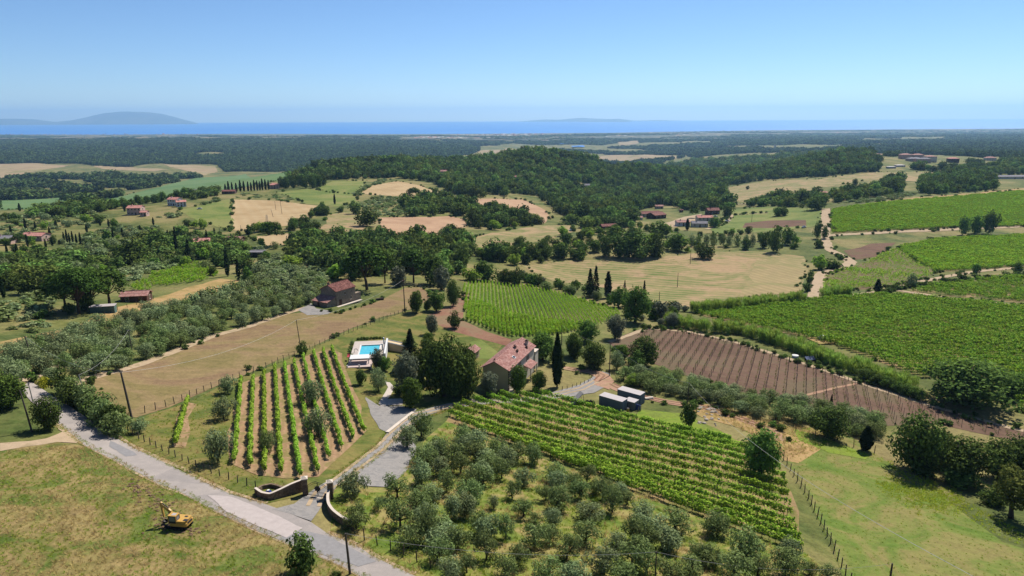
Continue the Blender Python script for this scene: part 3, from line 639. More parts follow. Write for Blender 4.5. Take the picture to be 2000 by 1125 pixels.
for s in range(3):
    tree_round('grove', 0, 'olive_dark', 4.4, 5.0, 1.1, 11, 1150, .25, .09, .22, .8, 220 + s, spread=1.15)
    tree_round('grey', 0, 'grey', 8.0, 6.0, .8, 20, 2700, .3, .15, .23, 1.0, 240 + s, low=-.3)
    tree_round('grey', 1, 'grey', 8.0, 6.0, .7, 15, 760, .58, .3, .27, 1.0, 250 + s, low=-.3)
    tree_round('lime', 0, 'lime', 6.0, 6.0, 1.0, 14, 1800, .32, .18, .25, .85, 260 + s, low=-.2)
    tree_round('lime', 1, 'lime', 6.0, 6.0, 0.8, 12, 500, .6, .34, .27, .85, 270 + s, low=-.2)
    tree_round('brownish', 0, 'brownish', 8.0, 8.0, 2.4, 14, 1900, .32, .17, .23, .6, 280 + s, spread=1.1)
    tree_round('yellow', 0, 'yellow', 2.6, 4.0, .3, 10, 900, .22, .12, .3, .8, 290 + s, low=-.4)
    tree_round('bush', 0, 'oak', 3.2, 3.4, .25, 12, 1300, .22, .12, .27, .85, 300 + s, low=-.5)
    tree_round('bush', 1, 'leafy' if s == 1 else 'oak', 3.2, 3.4, .2, 9, 340, .42, .24, .30, .85, 310 + s, low=-.5)
    tree_round('greybush', 0, 'olive_dark', 3.2, 3.6, .3, 12, 1200, .22, .10, .27, .85, 320 + s, low=-.5)
    # umbrella pine
    for lod, n, L in ((0, 4600, .36), (1, 1200, .64)):
        rs = np.random.default_rng(330 + s); lob = []; segs = []
        H, Wd = 14.0, 12.5; fork = Vector((rs.normal(0, .4), rs.normal(0, .4), 4.2))
        segs.append(([Vector((0, 0, -.3)), Vector((rs.normal(0, .2), rs.normal(0, .2), 2.6)), fork], [.48, .38, .3]))
        for k in range(28):
            q = math.sqrt((k + .5) / 28); th = k * 2.399; rr = q * Wd * .42
            c = Vector((math.cos(th) * rr, math.sin(th) * rr, 4.9 + 7.4 * math.sqrt(max(0, 1 - (q * .96) ** 2)) + rs.normal(0, .5)))
            lob.append((c.x, c.y, c.z, 1.9, 1.9, 1.6))
            if k % 2 == 0: segs.append(([fork * .97, fork.lerp(c, .55) + Vector((0, 0, -.3)), c], [.2, .13, .05]))
        c, nr = lobes_cloud(lob, n, up=.5)
        v, f = leaf_quads(c, nr, L * RNG.uniform(.7, 1.3, len(c)), L * .5 * RNG.uniform(.7, 1.3, len(c)))
        register('pine', lod, v, f, segs, 'pine', 'bark_pine')
    # cypress: narrow spindle
    for lod, n, L in ((0, 2200, .34), (1, 420, .6)):
        t = RNG.random(n) ** 0.85; th = RNG.random(n) * 6.283
        prof = 1.05 * np.sin(np.pi * np.clip(t * .92 + .1, 0, 1)) ** .75 * (1 - .25 * t)
        rr = prof * (0.55 + .45 * RNG.random(n) ** .5) * (1 + .12 * np.sin(th * 5 + t * 21 + s))
        c = np.stack([np.cos(th) * rr, np.sin(th) * rr, .6 + t * 9.4], 1)
        nr = np.stack([np.cos(th), np.sin(th), .35 + 0 * t], 1) + rand_dir(n) * .6; nr /= np.linalg.norm(nr, axis=1, keepdims=True)
        v, f = leaf_quads(c, nr, L * RNG.uniform(.7, 1.3, n), L * .4)
        register('cypress', lod, v, f, [([(0, 0, -.3), (0, 0, 5)], [.18, .06])], 'cypress')
    # conifer: tiered cone with drooping boughs
    for lod, n, L in ((0, 2600, .36), (1, 560, .66)):
        t = RNG.random(n) ** 1.25; th = RNG.random(n) * 6.283
        tier = np.floor(t * 9) / 9; k = (t - tier) * 9
        rr = (1 - t) * 3.0 * (1.15 - .4 * k) * (0.35 + .65 * RNG.random(n) ** .5) * (1 + .25 * np.sin(th * 4 + tier * 40)) + .12
        c = np.stack([np.cos(th) * rr, np.sin(th) * rr, .8 + t * 11.2 - rr * .15], 1)
        nr = np.stack([np.cos(th) * .4, np.sin(th) * .4, .8 + 0 * t], 1) + rand_dir(n) * .5; nr /= np.linalg.norm(nr, axis=1, keepdims=True)
        v, f = leaf_quads(c, nr, L * RNG.uniform(.7, 1.3, n), L * .4)
        register('conifer', lod, v, f, [([(0, 0, -.3), (0, 0, 9)], [.25, .06])], 'cypress')
# far wood canopies: few faces each, for masses seen from kilometres away
for s in range(6):
    tree_round('wood', 1, ('oak_far', 'leafy_far', 'woodmix', 'oak_far', 'leafy_far', 'oak_far')[s], 8.5, 9.5, .8, 16, 330, .95, .6, .25, .85, 400 + s, low=-.2)
    tree_round('farwood', 1, 'far', 8.0, 9.0, 1.0, 9, 80, 1.9, 1.2, .30, .75, 420 + s)
    tree_round('farolive', 1, 'olive' if s % 2 else 'olive_dark', 4.2, 5.0, .7, 9, 150, .72, .42, .3, .85, 440 + s)

# ------------------------------------------------------------------ scatter masses (what nobody could count)
def crown_only(kind, lod=1):
    out = []
    for i, (cm, tm, h, w) in enumerate(PROTO[(kind, lod)]):
        o = bpy.data.objects.new('spray_' + kind, cm); out.append((o, h, w))
    return out
_GN = {}
def scatter_group(key, protos):
    if key in _GN: return _GN[key]
    col = bpy.data.collections.new('kinds_' + key)
    for o in protos: col.objects.link(o)
    g = bpy.data.node_groups.new('spread_' + key, 'GeometryNodeTree')
    g.interface.new_socket('Geometry', in_out='INPUT', socket_type='NodeSocketGeometry')
    g.interface.new_socket('Geometry', in_out='OUTPUT', socket_type='NodeSocketGeometry')
    N = g.nodes.new
    gi, go = N('NodeGroupInput'), N('NodeGroupOutput')
    ci = N('GeometryNodeCollectionInfo'); ci.inputs['Collection'].default_value = col
    ci.inputs['Separate Children'].default_value = True; ci.inputs['Reset Children'].default_value = True
    ip = N('GeometryNodeInstanceOnPoints'); ip.inputs['Pick Instance'].default_value = True
    def attr(name, typ):
        a = N('GeometryNodeInputNamedAttribute'); a.data_type = typ; a.inputs['Name'].default_value = name
        return a.outputs['Attribute']
    L = g.links.new
    L(gi.outputs[0], ip.inputs['Points']); L(ci.outputs[0], ip.inputs['Instance'])
    L(attr('pick', 'INT'), ip.inputs['Instance Index'])
    er = N('FunctionNodeEulerToRotation'); L(attr('rot', 'FLOAT_VECTOR'), er.inputs[0]); L(er.outputs[0], ip.inputs['Rotation'])
    L(attr('scl', 'FLOAT_VECTOR'), ip.inputs['Scale']); L(ip.outputs[0], go.inputs[0])
    _GN[key] = g; return g
def scatter(name, key, protos, pts, scl, label, cat, rot=None, parent=None):
    n = len(pts)
    if n == 0: return None
    me = bpy.data.meshes.new(name); me.vertices.add(n); me.vertices.foreach_set('co', np.asarray(pts, np.float32).ravel())
    if rot is None: rot = np.stack([np.zeros(n), np.zeros(n), RNG.random(n) * 6.283], 1)
    for nm, ty, dat in (('scl', 'FLOAT_VECTOR', np.asarray(scl, np.float32)), ('rot', 'FLOAT_VECTOR', np.asarray(rot, np.float32))):
        a = me.attributes.new(nm, ty, 'POINT'); a.data.foreach_set('vector', dat.ravel())
    a = me.attributes.new('pick', 'INT', 'POINT'); a.data.foreach_set('value', RNG.integers(0, len(protos), n).astype(np.int32))
    o = obj(name, me, parent)
    md = o.modifiers.new('spread', 'NODES'); md.node_group = scatter_group(key, protos)
    return tag(o, label, cat, None, 'stuff')
def fill(poly, step, jitter=.42, keep=1.0, seed=None, grow=0.0, margin=None):
    """jittered grid points inside a world polygon; step may grow with distance"""
    a = np.array(poly); x0, y0 = a.min(0); x1, y1 = a.max(0); out = []
    y = y0
    while y < y1:
        s = max(step, grow * y); nx = int((x1 - x0) / s) + 1
        xs = x0 + (np.arange(nx) + .5 + RNG.uniform(-jitter, jitter, nx)) * s; ysv = y + (RNG.uniform(-jitter, jitter, nx)) * s
        k = in_poly(poly, xs, ysv); out.append(np.stack([xs[k], ysv[k], np.full(k.sum(), s)], 1)); y += s
    o = np.concatenate(out) if out else np.zeros((0, 3))
    if keep < 1: o = o[RNG.random(len(o)) < keep]
    return o
def vnoise(x, y, s):
    return (np.sin(x / s + 1.7 * np.sin(y / s * .8)) + np.sin(y / s * 1.3 + 1.4 * np.sin(x / s * .7 + 2)) + .6 * np.sin((x + y) / s * 2.1)) / 2.6
def wood(name, poly_px, kind, step, label, hgt=9.0, grow=0.0, keep=1.0, clear=None):
    pts = fill(wpoly(poly_px), step, grow=grow, keep=keep)
    if clear is not None:
        pts = pts[vnoise(pts[:, 0], pts[:, 1], clear[0]) > clear[1]]
    pts = pts[free_of_fields(pts)]
    pr = crown_only(kind) if kind not in _CR else _CR[kind]; _CR[kind] = pr
    s = pts[:, 2] / 9.0 * 1.02 if kind != 'farolive' else pts[:, 2] * 0 + 1.0
    k = RNG.uniform(.5, 1.4, len(pts))
    zz = ground(pts[:, 0], pts[:, 1]) - .3
    sc = np.stack([s * k, s * k, np.minimum(s, 1.5) * (hgt / 9.0) * k * RNG.uniform(.8, 1.3, len(pts))], 1)
    return scatter(name, kind, [p[0] for p in pr], np.stack([pts[:, 0], pts[:, 1], zz], 1), sc, label, 'woodland')
_CR = {}
KEEP_CLEAR = [wpoly(q) for q in ([(1750,330),(1755,303),(1845,303),(1848,330)], [(1848,326),(1848,308),(1882,308),(1884,326)], [(1700,314),(1702,300),(1728,300),(1730,314)], [(1920,322),(1922,306),(1955,306),(1956,322)], [(1235,440),(1250,408),(1310,404),(1345,412),(1420,412),(1420,448),(1330,452)], [(240,430),(245,405),(300,405),(300,430)], [(315,410),(318,388),(375,388),(375,412)], [(1136,378),(1136,360),(1156,360),(1156,378)], [(1000,364),(1000,346),(1024,346),(1024,364)], [(858,352),(858,334),(880,334),(880,352)])]
def free_of_fields(pts, skip=('terrain', 'plain', 'grass_bank', 'path', 'lawn')):
    ok = np.ones(len(pts), bool)
    for poly in KEEP_CLEAR: ok &= ~in_poly(poly, pts[:, 0], pts[:, 1])
    for nm, poly in SHEETS:
        if nm in skip: continue
        ok &= ~in_poly(poly, pts[:, 0], pts[:, 1])
    return ok
wood('far_wood', [(-150,330),(0,322),(120,319),(220,331),(318,319),(425,322),(440,336),(560,334),(640,343),(700,338),(760,328),(830,318),(900,305),(935,297),(935,290),(850,276),(700,273),(300,273),(-150,276)], 'farwood', 9.5, 'dark blue green wood covering the long far ridge', 9, grow=.0036, clear=(260, -.82))
wood('far_wood', [(930,288),(1000,280),(1100,283),(1200,290),(1330,298),(1350,308),(1420,311),(1500,306),(1560,301),(1640,293),(1700,294),(1850,285),(2100,285),(2100,258),(1800,261),(1400,268),(1000,275),(860,274)], 'farwood', 11, 'blue wooded lowland behind the gap of the hills', 8, grow=.0036, clear=(300, -.12))
wood('far_wood', [(1700,322),(1745,306),(1850,304),(1960,314),(2100,318),(2100,284),(1850,284),(1700,290)], 'farwood', 9, 'woods behind the hilltop village', 9, grow=.0034, clear=(160, -.5))
wood('far_wood', [(1030,298),(1100,304),(1140,316),(1165,330),(1230,340),(1300,336),(1290,320),(1340,306),(1330,296),(1200,296),(1100,293)], 'farwood', 9, 'scattered trees among the far tan fields', 8, grow=.004, clear=(120, -.05))
wood('wood', [(545,366),(600,346),(690,331),(760,319),(800,308),(900,318),(1000,303),(1060,300),(1130,314),(1180,338),(1250,382),(1272,402),(1240,417),(1190,432),(1120,427),(1085,417),(1080,402),(1040,386),(1000,384),(905,387),(880,375),(850,358),(800,350),(770,346),(720,349),(640,351)], 'wood', 9.0, 'dense green wood covering the central hill', 10, grow=.0088, clear=(38, -.55))
wood('wood', [(1185,342),(1300,324),(1420,314),(1500,309),(1560,304),(1640,296),(1700,298),(1722,322),(1715,335),(1600,346),(1500,351),(1420,362),(1414,392),(1400,402),(1300,402),(1240,412),(1272,400),(1250,382)], 'wood', 9.5, 'dark wood filling the valley and the hill below the village', 10, grow=.0085, clear=(55, -.5))
wood('wood', [(1800,352),(1850,346),(1940,346),(1942,371),(1850,377),(1812,382),(1790,374)], 'wood', 7, 'tall wood above the upper lime green vineyard', 11, grow=.0082)
wood('wood', [(1620,384),(1690,372),(1740,352),(1765,356),(1760,378),(1690,388),(1628,398)], 'wood', 8, 'tree belt below the dry hillside', 8, grow=.010, keep=.85)
wood('wood', [(1745,322),(1800,316),(1860,322),(1960,318),(2100,318),(2100,342),(1960,342),(1860,338),(1780,332)], 'wood', 9, 'trees around the hilltop village', 9, grow=.0085, keep=.7, clear=(45, -.3))
wood('wood', [(0,405),(0,352),(130,343),(290,345),(400,345),(330,362),(260,372),(180,395),(100,388)], 'farwood', 11, 'hedgerow trees in the left valley', 8, grow=.007, clear=(58, .0))
wood('wood', [(80,412),(200,398),(280,392),(340,386),(430,374),(440,380),(360,394),(240,404),(140,425),(60,425)], 'wood', 8, 'tree line along the back of the cypress ridge', 7, grow=.011, clear=(40, -.35))
wood('wood', [(862,386),(905,402),(960,409),(1030,424),(1050,438),(985,443),(930,444),(912,424),(870,418),(795,424),(790,400),(830,392)], 'wood', 8, 'dark tree belt between the pink fields', 9, grow=.0125)
wood('wood', [(1090,432),(1190,434),(1240,418),(1300,404),(1420,397),(1430,408),(1330,416),(1255,424),(1240,446),(1140,446)], 'wood', 9, 'trees around the hamlet roofs', 8, grow=.013, keep=.75)
wood('wood', [(1455,402),(1500,390),(1600,384),(1620,396),(1600,404),(1500,408)], 'wood', 8, 'tree belt right of the hamlet', 8, grow=.012, keep=.8)
wood('wood', [(580,470),(640,450),(760,470),(900,462),(920,490),(900,540),(870,545),(760,535),(690,545),(640,530),(560,505)], 'wood', 6.5, 'dense trees behind the stone farmhouse', 9, grow=.0145, keep=.9)
wood('wood', [(230,520),(255,480),(330,452),(430,470),(480,480),(470,520),(380,500),(300,520)], 'wood', 7, 'mixed trees above the small hillside vineyard', 7, grow=.0155, keep=.75)
wood('wood', [(0,500),(90,488),(200,500),(215,530),(120,545),(0,548)], 'wood', 7, 'low trees behind the umbrella pines', 5, grow=.015, keep=.8)
wood('olive_wood', [(100,512),(150,462),(230,440),(330,446),(330,460),(250,480),(200,500)], 'farolive', 7.5, 'distant olive grove on the left hillside', 4, keep=.85)
wood('olive_wood', [(0,655),(0,590),(80,575),(120,600),(110,640),(60,655)], 'farolive', 6, 'pale olive grove behind the umbrella pines', 4, keep=.95)
wood('olive_wood', [(205,555),(270,515),(360,495),(380,505),(300,535),(230,562)], 'farolive', 5.5, 'olive belt above the small hillside vineyard', 4)
wood('olive_wood', [(300,425),(370,408),(430,385),(445,390),(400,408),(340,428)], 'farolive', 7, 'olive rows behind the white house', 4)
wood('olive_wood', [(0,440),(60,415),(200,418),(230,432),(150,440),(60,470),(0,480)], 'farolive', 8, 'loose olives on the cypress ridge', 4, keep=.7)
wood('olive_wood', [(985,470),(1060,448),(1120,432),(1124,440),(1070,462),(1000,478)], 'farolive', 5.5, 'narrow olive belt beside the pasture', 4)
wood('olive_wood', [(700,398),(740,385),(800,386),(790,410),(780,424),(720,424)], 'farolive', 7.5, 'planted olive rows below the golden crest', 4)
wood('olive_wood', [(690,379),(740,352),(765,350),(735,362),(705,384)], 'farolive', 6.5, 'olive hedge beside the golden crest', 5)
wood('olive_wood', [(470,378),(560,380),(640,402),(620,408),(540,394),(460,386)], 'farolive', 12, 'young trees dotted along the ridge field', 3)
wood('olive_wood', [(1630,398),(1700,388),(1760,376),(1800,380),(1760,388),(1690,398)], 'farolive', 6.5, 'olive trees above the upper lime green vineyard', 4)
wood('olive_wood', [(470,548),(500,520),(560,495),(640,520),(660,548),(620,560),(540,555)], 'farolive', 5.0, 'thick olives and scrub left of the stone farmhouse', 4.5)

for pts, off, w_, lab in (([(612,990),(628,962),(660,940),(690,917),(745,874),(780,838),(812,812),(865,797),(935,783),(1035,781),(1090,771),(1135,760),(1165,745)], .75, .55, 'pale wheel track on the gravel drive'), ([(1195,750),(1240,772),(1300,785),(1370,795),(1440,815),(1500,838)], .7, .5, 'pale wheel rut on the red track'), ([(1165,745),(1176,733),(1160,727),(1110,719)], .7, .5, 'dark wheel rut behind the house')):
    w = [P(*q) for q in pts]
    for sg in (-1, 1):
        ln = []
        for i, p in enumerate(w):
            t = (w[min(i + 1, len(w) - 1)] - w[max(i - 1, 0)]); t = Vector((t.x, t.y)).normalized(); ln.append((p.x - t.y * off * sg, p.y + t.x * off * sg))
        sheet('wheel_track', strip(ln, w_), FM['track'] if 'gravel' in lab else FM['redsoil'], .15, .12, lab)
# ------------------------------------------------------------------ vineyards
M['post'] = simple_mat('weathered_post', G(88, 78, 66), 0.9, var=0.25, scale=4.0)
M['stake'] = simple_mat('vine_stake', G(104, 92, 80), 0.9, var=0.2, scale=4.0)
M['stem'] = simple_mat('vine_stem', G(74, 60, 46), 0.95, var=0.2, scale=4.0)
def post_mesh(name, h, r, mat, n=5, lean=0.0):
    mb = MB(); mb.tube([(0, 0, -.25), (lean * .5, 0, h * .5), (lean, 0, h)], [r, r * .95, r * .85], n); return mesh_np(name, mb.v, mb.f, mat)
VPOST = post_mesh('post', 2.0, .05, M['post'])
def vine_row(a, b, label, group, dens=60, width=.34, top=1.75, bottom=.65, gap=.12, leaf='vine', post_gap=5.5, size=.17):
    """one trellised vine row: leaf canopy, stems, a post every few metres"""
    a = Vector(a); b = Vector(b); d = Vector((b.x - a.x, b.y - a.y, 0)); Ln = d.length; d /= Ln; nx = Vector((-d.y, d.x, 0))
    root = empty('vine_row', a); tag(root, label, 'vine row', group)
    n = int(Ln * dens); t = RNG.random(n) * Ln
    # each vine about a metre apart has its own vigour
    vg = RNG.uniform(.55, 1.15, int(Ln) + 3); vg[RNG.random(len(vg)) < gap] *= .3
    g = np.interp(t, np.arange(len(vg)), vg); keep = RNG.random(n) < np.clip(g, .1, 1); t, g = t[keep], g[keep]; n = len(t)
    wob = .10 * np.sin(t * 1.9) + .07 * np.sin(t * .7 + 1)
    ang = RNG.random(n) * 6.283; rr = np.sqrt(RNG.random(n))
    off = wob + np.cos(ang) * rr * width * (.7 + .5 * g); zc = (top + bottom) / 2; hz_ = (top - bottom) / 2
    zz = zc + np.sin(ang) * rr * hz_ * (.7 + .5 * g) + (RNG.random(n) < .08) * RNG.random(n) * .45
    X = a.x + d.x * t + nx.x * off; Y = a.y + d.y * t + nx.y * off
    Z = ground(a.x + d.x * t, a.y + d.y * t) + zz
    nr = np.stack([nx.x * np.cos(ang), nx.y * np.cos(ang), np.sin(ang) + .35], 1) + rand_dir(n) * .7
    nr /= np.linalg.norm(nr, axis=1, keepdims=True)
    s = size * RNG.uniform(.7, 1.35, n)
    v, f = leaf_quads(np.stack([X - a.x, Y - a.y, Z - a.z], 1), nr, s, s * .75)
    obj('foliage', mesh_np('foliage', v, f, LM[leaf]), root)
    mb = MB()
    for k in range(int(Ln)):
        q = a + d * (k + .5) + nx * .05 * math.sin(k * 1.9); z = gz(q.x, q.y) - a.z
        mb.tube([(q.x - a.x, q.y - a.y, z - .1), (q.x - a.x + .06 * math.sin(k * 5), q.y - a.y, z + bottom + .25)], [.04, .03], 4, False)
    st = mb.build('vine_stems', M['stem'], root); st['kind'] = 'stuff'
    k = 0.0
    while k <= Ln + .1:
        q = a + d * min(k, Ln); o = obj('post', VPOST, root, (q.x - a.x, q.y - a.y, gz(q.x, q.y) - a.z)); o.rotation_euler = (random.uniform(-.05, .05), random.uniform(-.05, .05), 0)
        k += post_gap
    return root
ROWS_L = [((471,747),(459,907)),((495,741),(489,915)),((516,732),(518,927)),((537,720),(550,928)),((556,716),(587,935)),((574,710),(622,928)),((592,699),(643,899)),((612,690),(669,881)),((631,689),(691,863)),((648,684),(711,848))]
vine_row(P(367,788), P(345,873), 'short lone vine row left of the small vineyard by the road fence', 'rows of the small left vineyard', dens=130, size=.15)
ORD = ['first', 'second', 'third', 'fourth', 'fifth', 'sixth', 'seventh', 'eighth', 'ninth', 'tenth', 'eleventh', 'twelfth', 'thirteenth', 'fourteenth', 'fifteenth']
for i, (a, b) in enumerate(ROWS_L):
    vine_row(P(*a), P(*b), '%s long vine row from the left in the small vineyard by the pool' % ORD[i], 'rows of the small left vineyard', dens=150, size=.15, width=.32, top=1.65, gap=.3 if i in (5, 6) else .16)
LE = [(0, (1040,768)), (.14, (985,774)), (.28, (940,780)), (.45, (892,796)), (.62, (872,816)), (.74, (920,838)), (.86, (1005,868)), (1, (1180,936))]
RE = [(0, (1428,866)), (.14, (1500,898)), (.28, (1530,928)), (.45, (1538,962)), (.62, (1545,1000)), (.74, (1550,1028)), (.86, (1557,1052)), (1, (1566,1078))]
def lerp_px(tab, s): return (np.interp(s, [t for t, _ in tab], [p[0] for _, p in tab]), np.interp(s, [t for t, _ in tab], [p[1] for _, p in tab]))
NR = 13
for i in range(NR):
    s = i / (NR - 1)
    vine_row(P(*lerp_px(LE, s)), P(*lerp_px(RE, s)), '%s vine row counted from the containers in the central vineyard' % ORD[i], 'rows of the central vineyard', dens=92, size=.18, width=.37, top=1.75, bottom=.55, gap=.2)

# row masses of the vineyards farther off
def clump_proto(name, Ln, n, L, leaf, w=.35, z0=.5, z1=1.6):
    c = np.stack([RNG.uniform(-Ln / 2, Ln / 2, n), RNG.normal(0, w * .6, n), RNG.uniform(z0, z1, n)], 1)
    nr = rand_dir(n); nr[:, 2] = np.abs(nr[:, 2]) + .4; nr /= np.linalg.norm(nr, axis=1, keepdims=True)
    v, f = leaf_quads(c, nr, L * RNG.uniform(.7, 1.3, n), L * .7)
    return bpy.data.objects.new(name, mesh_np(name, v, f, LM[leaf]))
VC = {k: [clump_proto('vine_spray', ln, n, L, lf, w, z0, z1) for _ in range(5)] for k, ln, n, L, lf, w, z0, z1 in (
    ('near', 1.5, 60, .2, 'vine_far', .36, .45, 1.6), ('thin', 1.2, 26, .17, 'vine_far', .26, .4, 1.3), ('dark', 1.8, 60, .25, 'vine_dark', .5, .45, 1.75), ('lime', 2.6, 60, .36, 'vine_far', .6, .5, 1.8), ('young', 1.2, 16, .22, 'vine_far', .25, .3, 1.1))}
def row_pts(poly, a, b, gap, step, keep=1.0, wob=.2):
    """points along parallel rows inside a polygon; rows run from a towards b"""
    a = np.array([a.x, a.y]); d = np.array([b.x, b.y]) - a; d /= np.linalg.norm(d); n = np.array([-d[1], d[0]])
    q = np.array(poly) - a; t = q @ d; s = q @ n; out = []
    for k in np.arange(s.min(), s.max(), gap):
        tt = np.arange(t.min(), t.max(), step) + RNG.uniform(-.3, .3) * step
        p = a + tt[:, None] * d + (k + RNG.normal(0, .12 * wob, len(tt)))[:, None] * n
        out.append(p[in_poly(poly, p[:, 0], p[:, 1])])
    p = np.concatenate(out); p = p[RNG.random(len(p)) < keep]
    return p, math.atan2(d[1], d[0])
def vineyard(name, poly_px, a, b, gap, step, kind, label, keep=1.0, zs=1.0, vig=None):
    p, ang = row_pts(wpoly(poly_px), P(*a), P(*b), gap, step, keep); n = len(p)
    k = RNG.uniform(.75, 1.25, n)
    if vig is not None: k = k * (1 + vig[1] * vnoise(p[:, 0], p[:, 1], vig[0]))
    k = np.clip(k, .3, 1.6)
    rot = np.stack([np.zeros(n), np.zeros(n), ang + (RNG.random(n) < .5) * math.pi + RNG.normal(0, .06, n)], 1)
    return scatter(name, 'vine_' + kind, VC[kind], np.stack([p[:, 0], p[:, 1], ground(p[:, 0], p[:, 1])], 1), np.stack([k, k, k * zs], 1), label, 'vineyard rows', rot)
vineyard('vineyard_rows', [(905,590),(912,626),(990,657),(1060,658),(1110,650),(1150,640),(1110,632),(1040,625),(980,612),(930,590)], (1000,650), (985,560), 1.35, 1.1, 'near', 'lush near rows of the vineyard behind the farmhouse')
vineyard('vineyard_rows', [(905,557),(960,549),(1040,561),(1120,581),(1200,606),(1215,613),(1190,629),(1150,640),(1110,632),(1040,625),(980,612),(930,590),(905,590)], (1000,650), (985,560), 1.55, 1.0, 'thin', 'thin far rows of the vineyard behind the farmhouse')
vineyard('vineyard_rows', [(1350,612),(1480,602),(1590,587),(1640,582),(1720,577),(1780,580),(2000,602),(2100,610),(2100,808),(1990,798),(1960,745),(1800,736),(1740,715),(1650,681),(1560,656),(1440,631),(1370,616)], (1700,640), (1900,640), 2.2, 1.6, 'dark', 'dark green rows of the big vineyard right of the reed hedge', vig=(7, .18))
vineyard('vineyard_rows', [(1775,571),(1830,557),(1900,547),(2100,532),(2100,601),(2000,591),(1880,579)], (1800,565), (2000,580), 2.6, 1.7, 'dark', 'rows of the small wedge vineyard between two tracks', keep=.7, vig=(10, .4))
vineyard('vineyard_rows', [(1612,537),(1680,518),(1720,498),(1752,485),(1792,512),(1830,532),(1780,552),(1720,562),(1605,572)], (1650,548), (1780,538), 1.9, 1.4, 'young', 'sparse young rows beside the winding track', keep=.55, vig=(12, .5))
vineyard('vineyard_rows', [(1752,484),(1830,467),(2100,449),(2100,515),(1960,522),(1830,532),(1792,511)], (1820,500), (2000,490), 2.3, 2.0, 'lime', 'lime green rows below the three roadside trees', vig=(14, .2))
vineyard('vineyard_rows', [(1624,410),(1700,400),(1800,390),(1900,382),(2100,367),(2100,437),(1900,443),(1750,450),(1626,456)], (1700,430), (1950,415), 2.4, 2.2, 'lime', 'lime green rows of the upper vineyard under the wood', vig=(16, .15))
vineyard('vineyard_rows', [(255,560),(300,538),(370,513),(392,512),(430,540),(380,553),(320,560),(270,574)], (280,560), (390,525), 2.6, 1.3, 'near', 'ragged rows of the small vineyard above the olive belt', keep=.62, vig=(6, .4))

# young vineyard of bare stakes
SPOST = post_mesh('stake', 1.95, .06, M['stake'], 4)
poly = wpoly([(1240,655),(1262,645),(1340,650),(1430,670),(1560,710),(1700,758),(1800,790),(2050,858),(2050,884),(1990,860),(1830,826),(1732,830),(1605,800),(1521,782),(1400,754),(1330,728),(1280,702)])
a = P(1589,714); b = P(1590,766); d = Vector((b.x - a.x, b.y - a.y)).normalized(); nrm = Vector((-d.y, d.x))
q = np.array([((x - a.x) * nrm.x + (y - a.y) * nrm.y, (x - a.x) * d.x + (y - a.y) * d.y) for x, y in poly])
rows = []
for s in np.arange(q[:, 0].min() + .6, q[:, 0].max(), 2.4):
    pp = [(a.x + nrm.x * s + d.x * t, a.y + nrm.y * s + d.y * t) for t in np.arange(q[:, 1].min(), q[:, 1].max(), 3.6)]
    pp = [w for w in pp if in_poly(poly, np.array([w[0]]), np.array([w[1]]))[0]]
    if len(pp) >= 2: rows.append(pp)
rows.sort(key=lambda r_: min(math.hypot(*w) for w in r_)); used = 0
for pp in rows:
    o0 = Vector((pp[0][0], pp[0][1], gz(*pp[0])))
    root = empty('stake_row', o0); tag(root, 'row of bare wooden stakes in the reddish young vineyard', 'stake row', 'stake rows of the young vineyard')
    if used + len(pp) <= 300:
        for w in pp:
            o = obj('stake', SPOST, root, (w[0] - o0.x, w[1] - o0.y, gz(*w) - o0.z)); o.rotation_euler = (random.uniform(-.06, .06), random.uniform(-.06, .06), 0)
        used += len(pp)
    else:
        mb = MB()
        for w in pp: mb.tube([(w[0] - o0.x, w[1] - o0.y, gz(*w) - o0.z - .2), (w[0] - o0.x, w[1] - o0.y, gz(*w) - o0.z + 1.75)], .05, 4)
        st = mb.build('stakes', M['stake'], root); st['kind'] = 'stuff'
    mb = MB()
    for zq in (.7, 1.4): mb.tube([(w[0] - o0.x, w[1] - o0.y, gz(*w) - o0.z + zq) for w in pp], .012, 3, False)
    mb.build('wire', M['stake'], root)
p, ang = row_pts(poly, a, b, 2.4, 1.1, .8); n = len(p); k = RNG.uniform(.4, 1.0, n)
VC['sprout'] = [clump_proto('vine_spray', .5, 8, .16, 'brownish', .15, .1, .7) for _ in range(4)]
scatter('young_vines', 'vine_sprout', VC['sprout'], np.stack([p[:, 0], p[:, 1], ground(p[:, 0], p[:, 1])], 1), np.stack([k, k, k], 1), 'small sprouting vines along the stake rows', 'young vines')

# ------------------------------------------------------------------ grass tufts near the camera
def tuft(name, n, h, w, mat):
    ang = RNG.random(n) * 6.283; r = RNG.random(n) * w; bx, by = np.cos(ang) * r, np.sin(ang) * r
    hh = h * RNG.uniform(.5, 1.1, n); lx, ly = np.cos(ang) * hh * .45, np.sin(ang) * hh * .45; tx, ty = -np.sin(ang) * w * .10, np.cos(ang) * w * .10
    v = np.stack([np.stack([bx - tx, by - ty, np.full(n, -.05)], 1), np.stack([bx + tx, by + ty, np.full(n, -.05)], 1), np.stack([bx + lx, by + ly, hh], 1)], 1).reshape(-1, 3)
    return bpy.data.objects.new(name, mesh_np(name, v, np.arange(n * 3).reshape(-1, 3), LM[mat]))
TD = [tuft('grass_blades', 26, .5, .42, 'grass_dry') for _ in range(4)]
TG = [tuft('grass_blades', 26, .38, .45, 'grass_green') for _ in range(4)]
TL = [tuft('grass_blades', 26, .38, .45, 'grass_lime') for _ in range(4)]
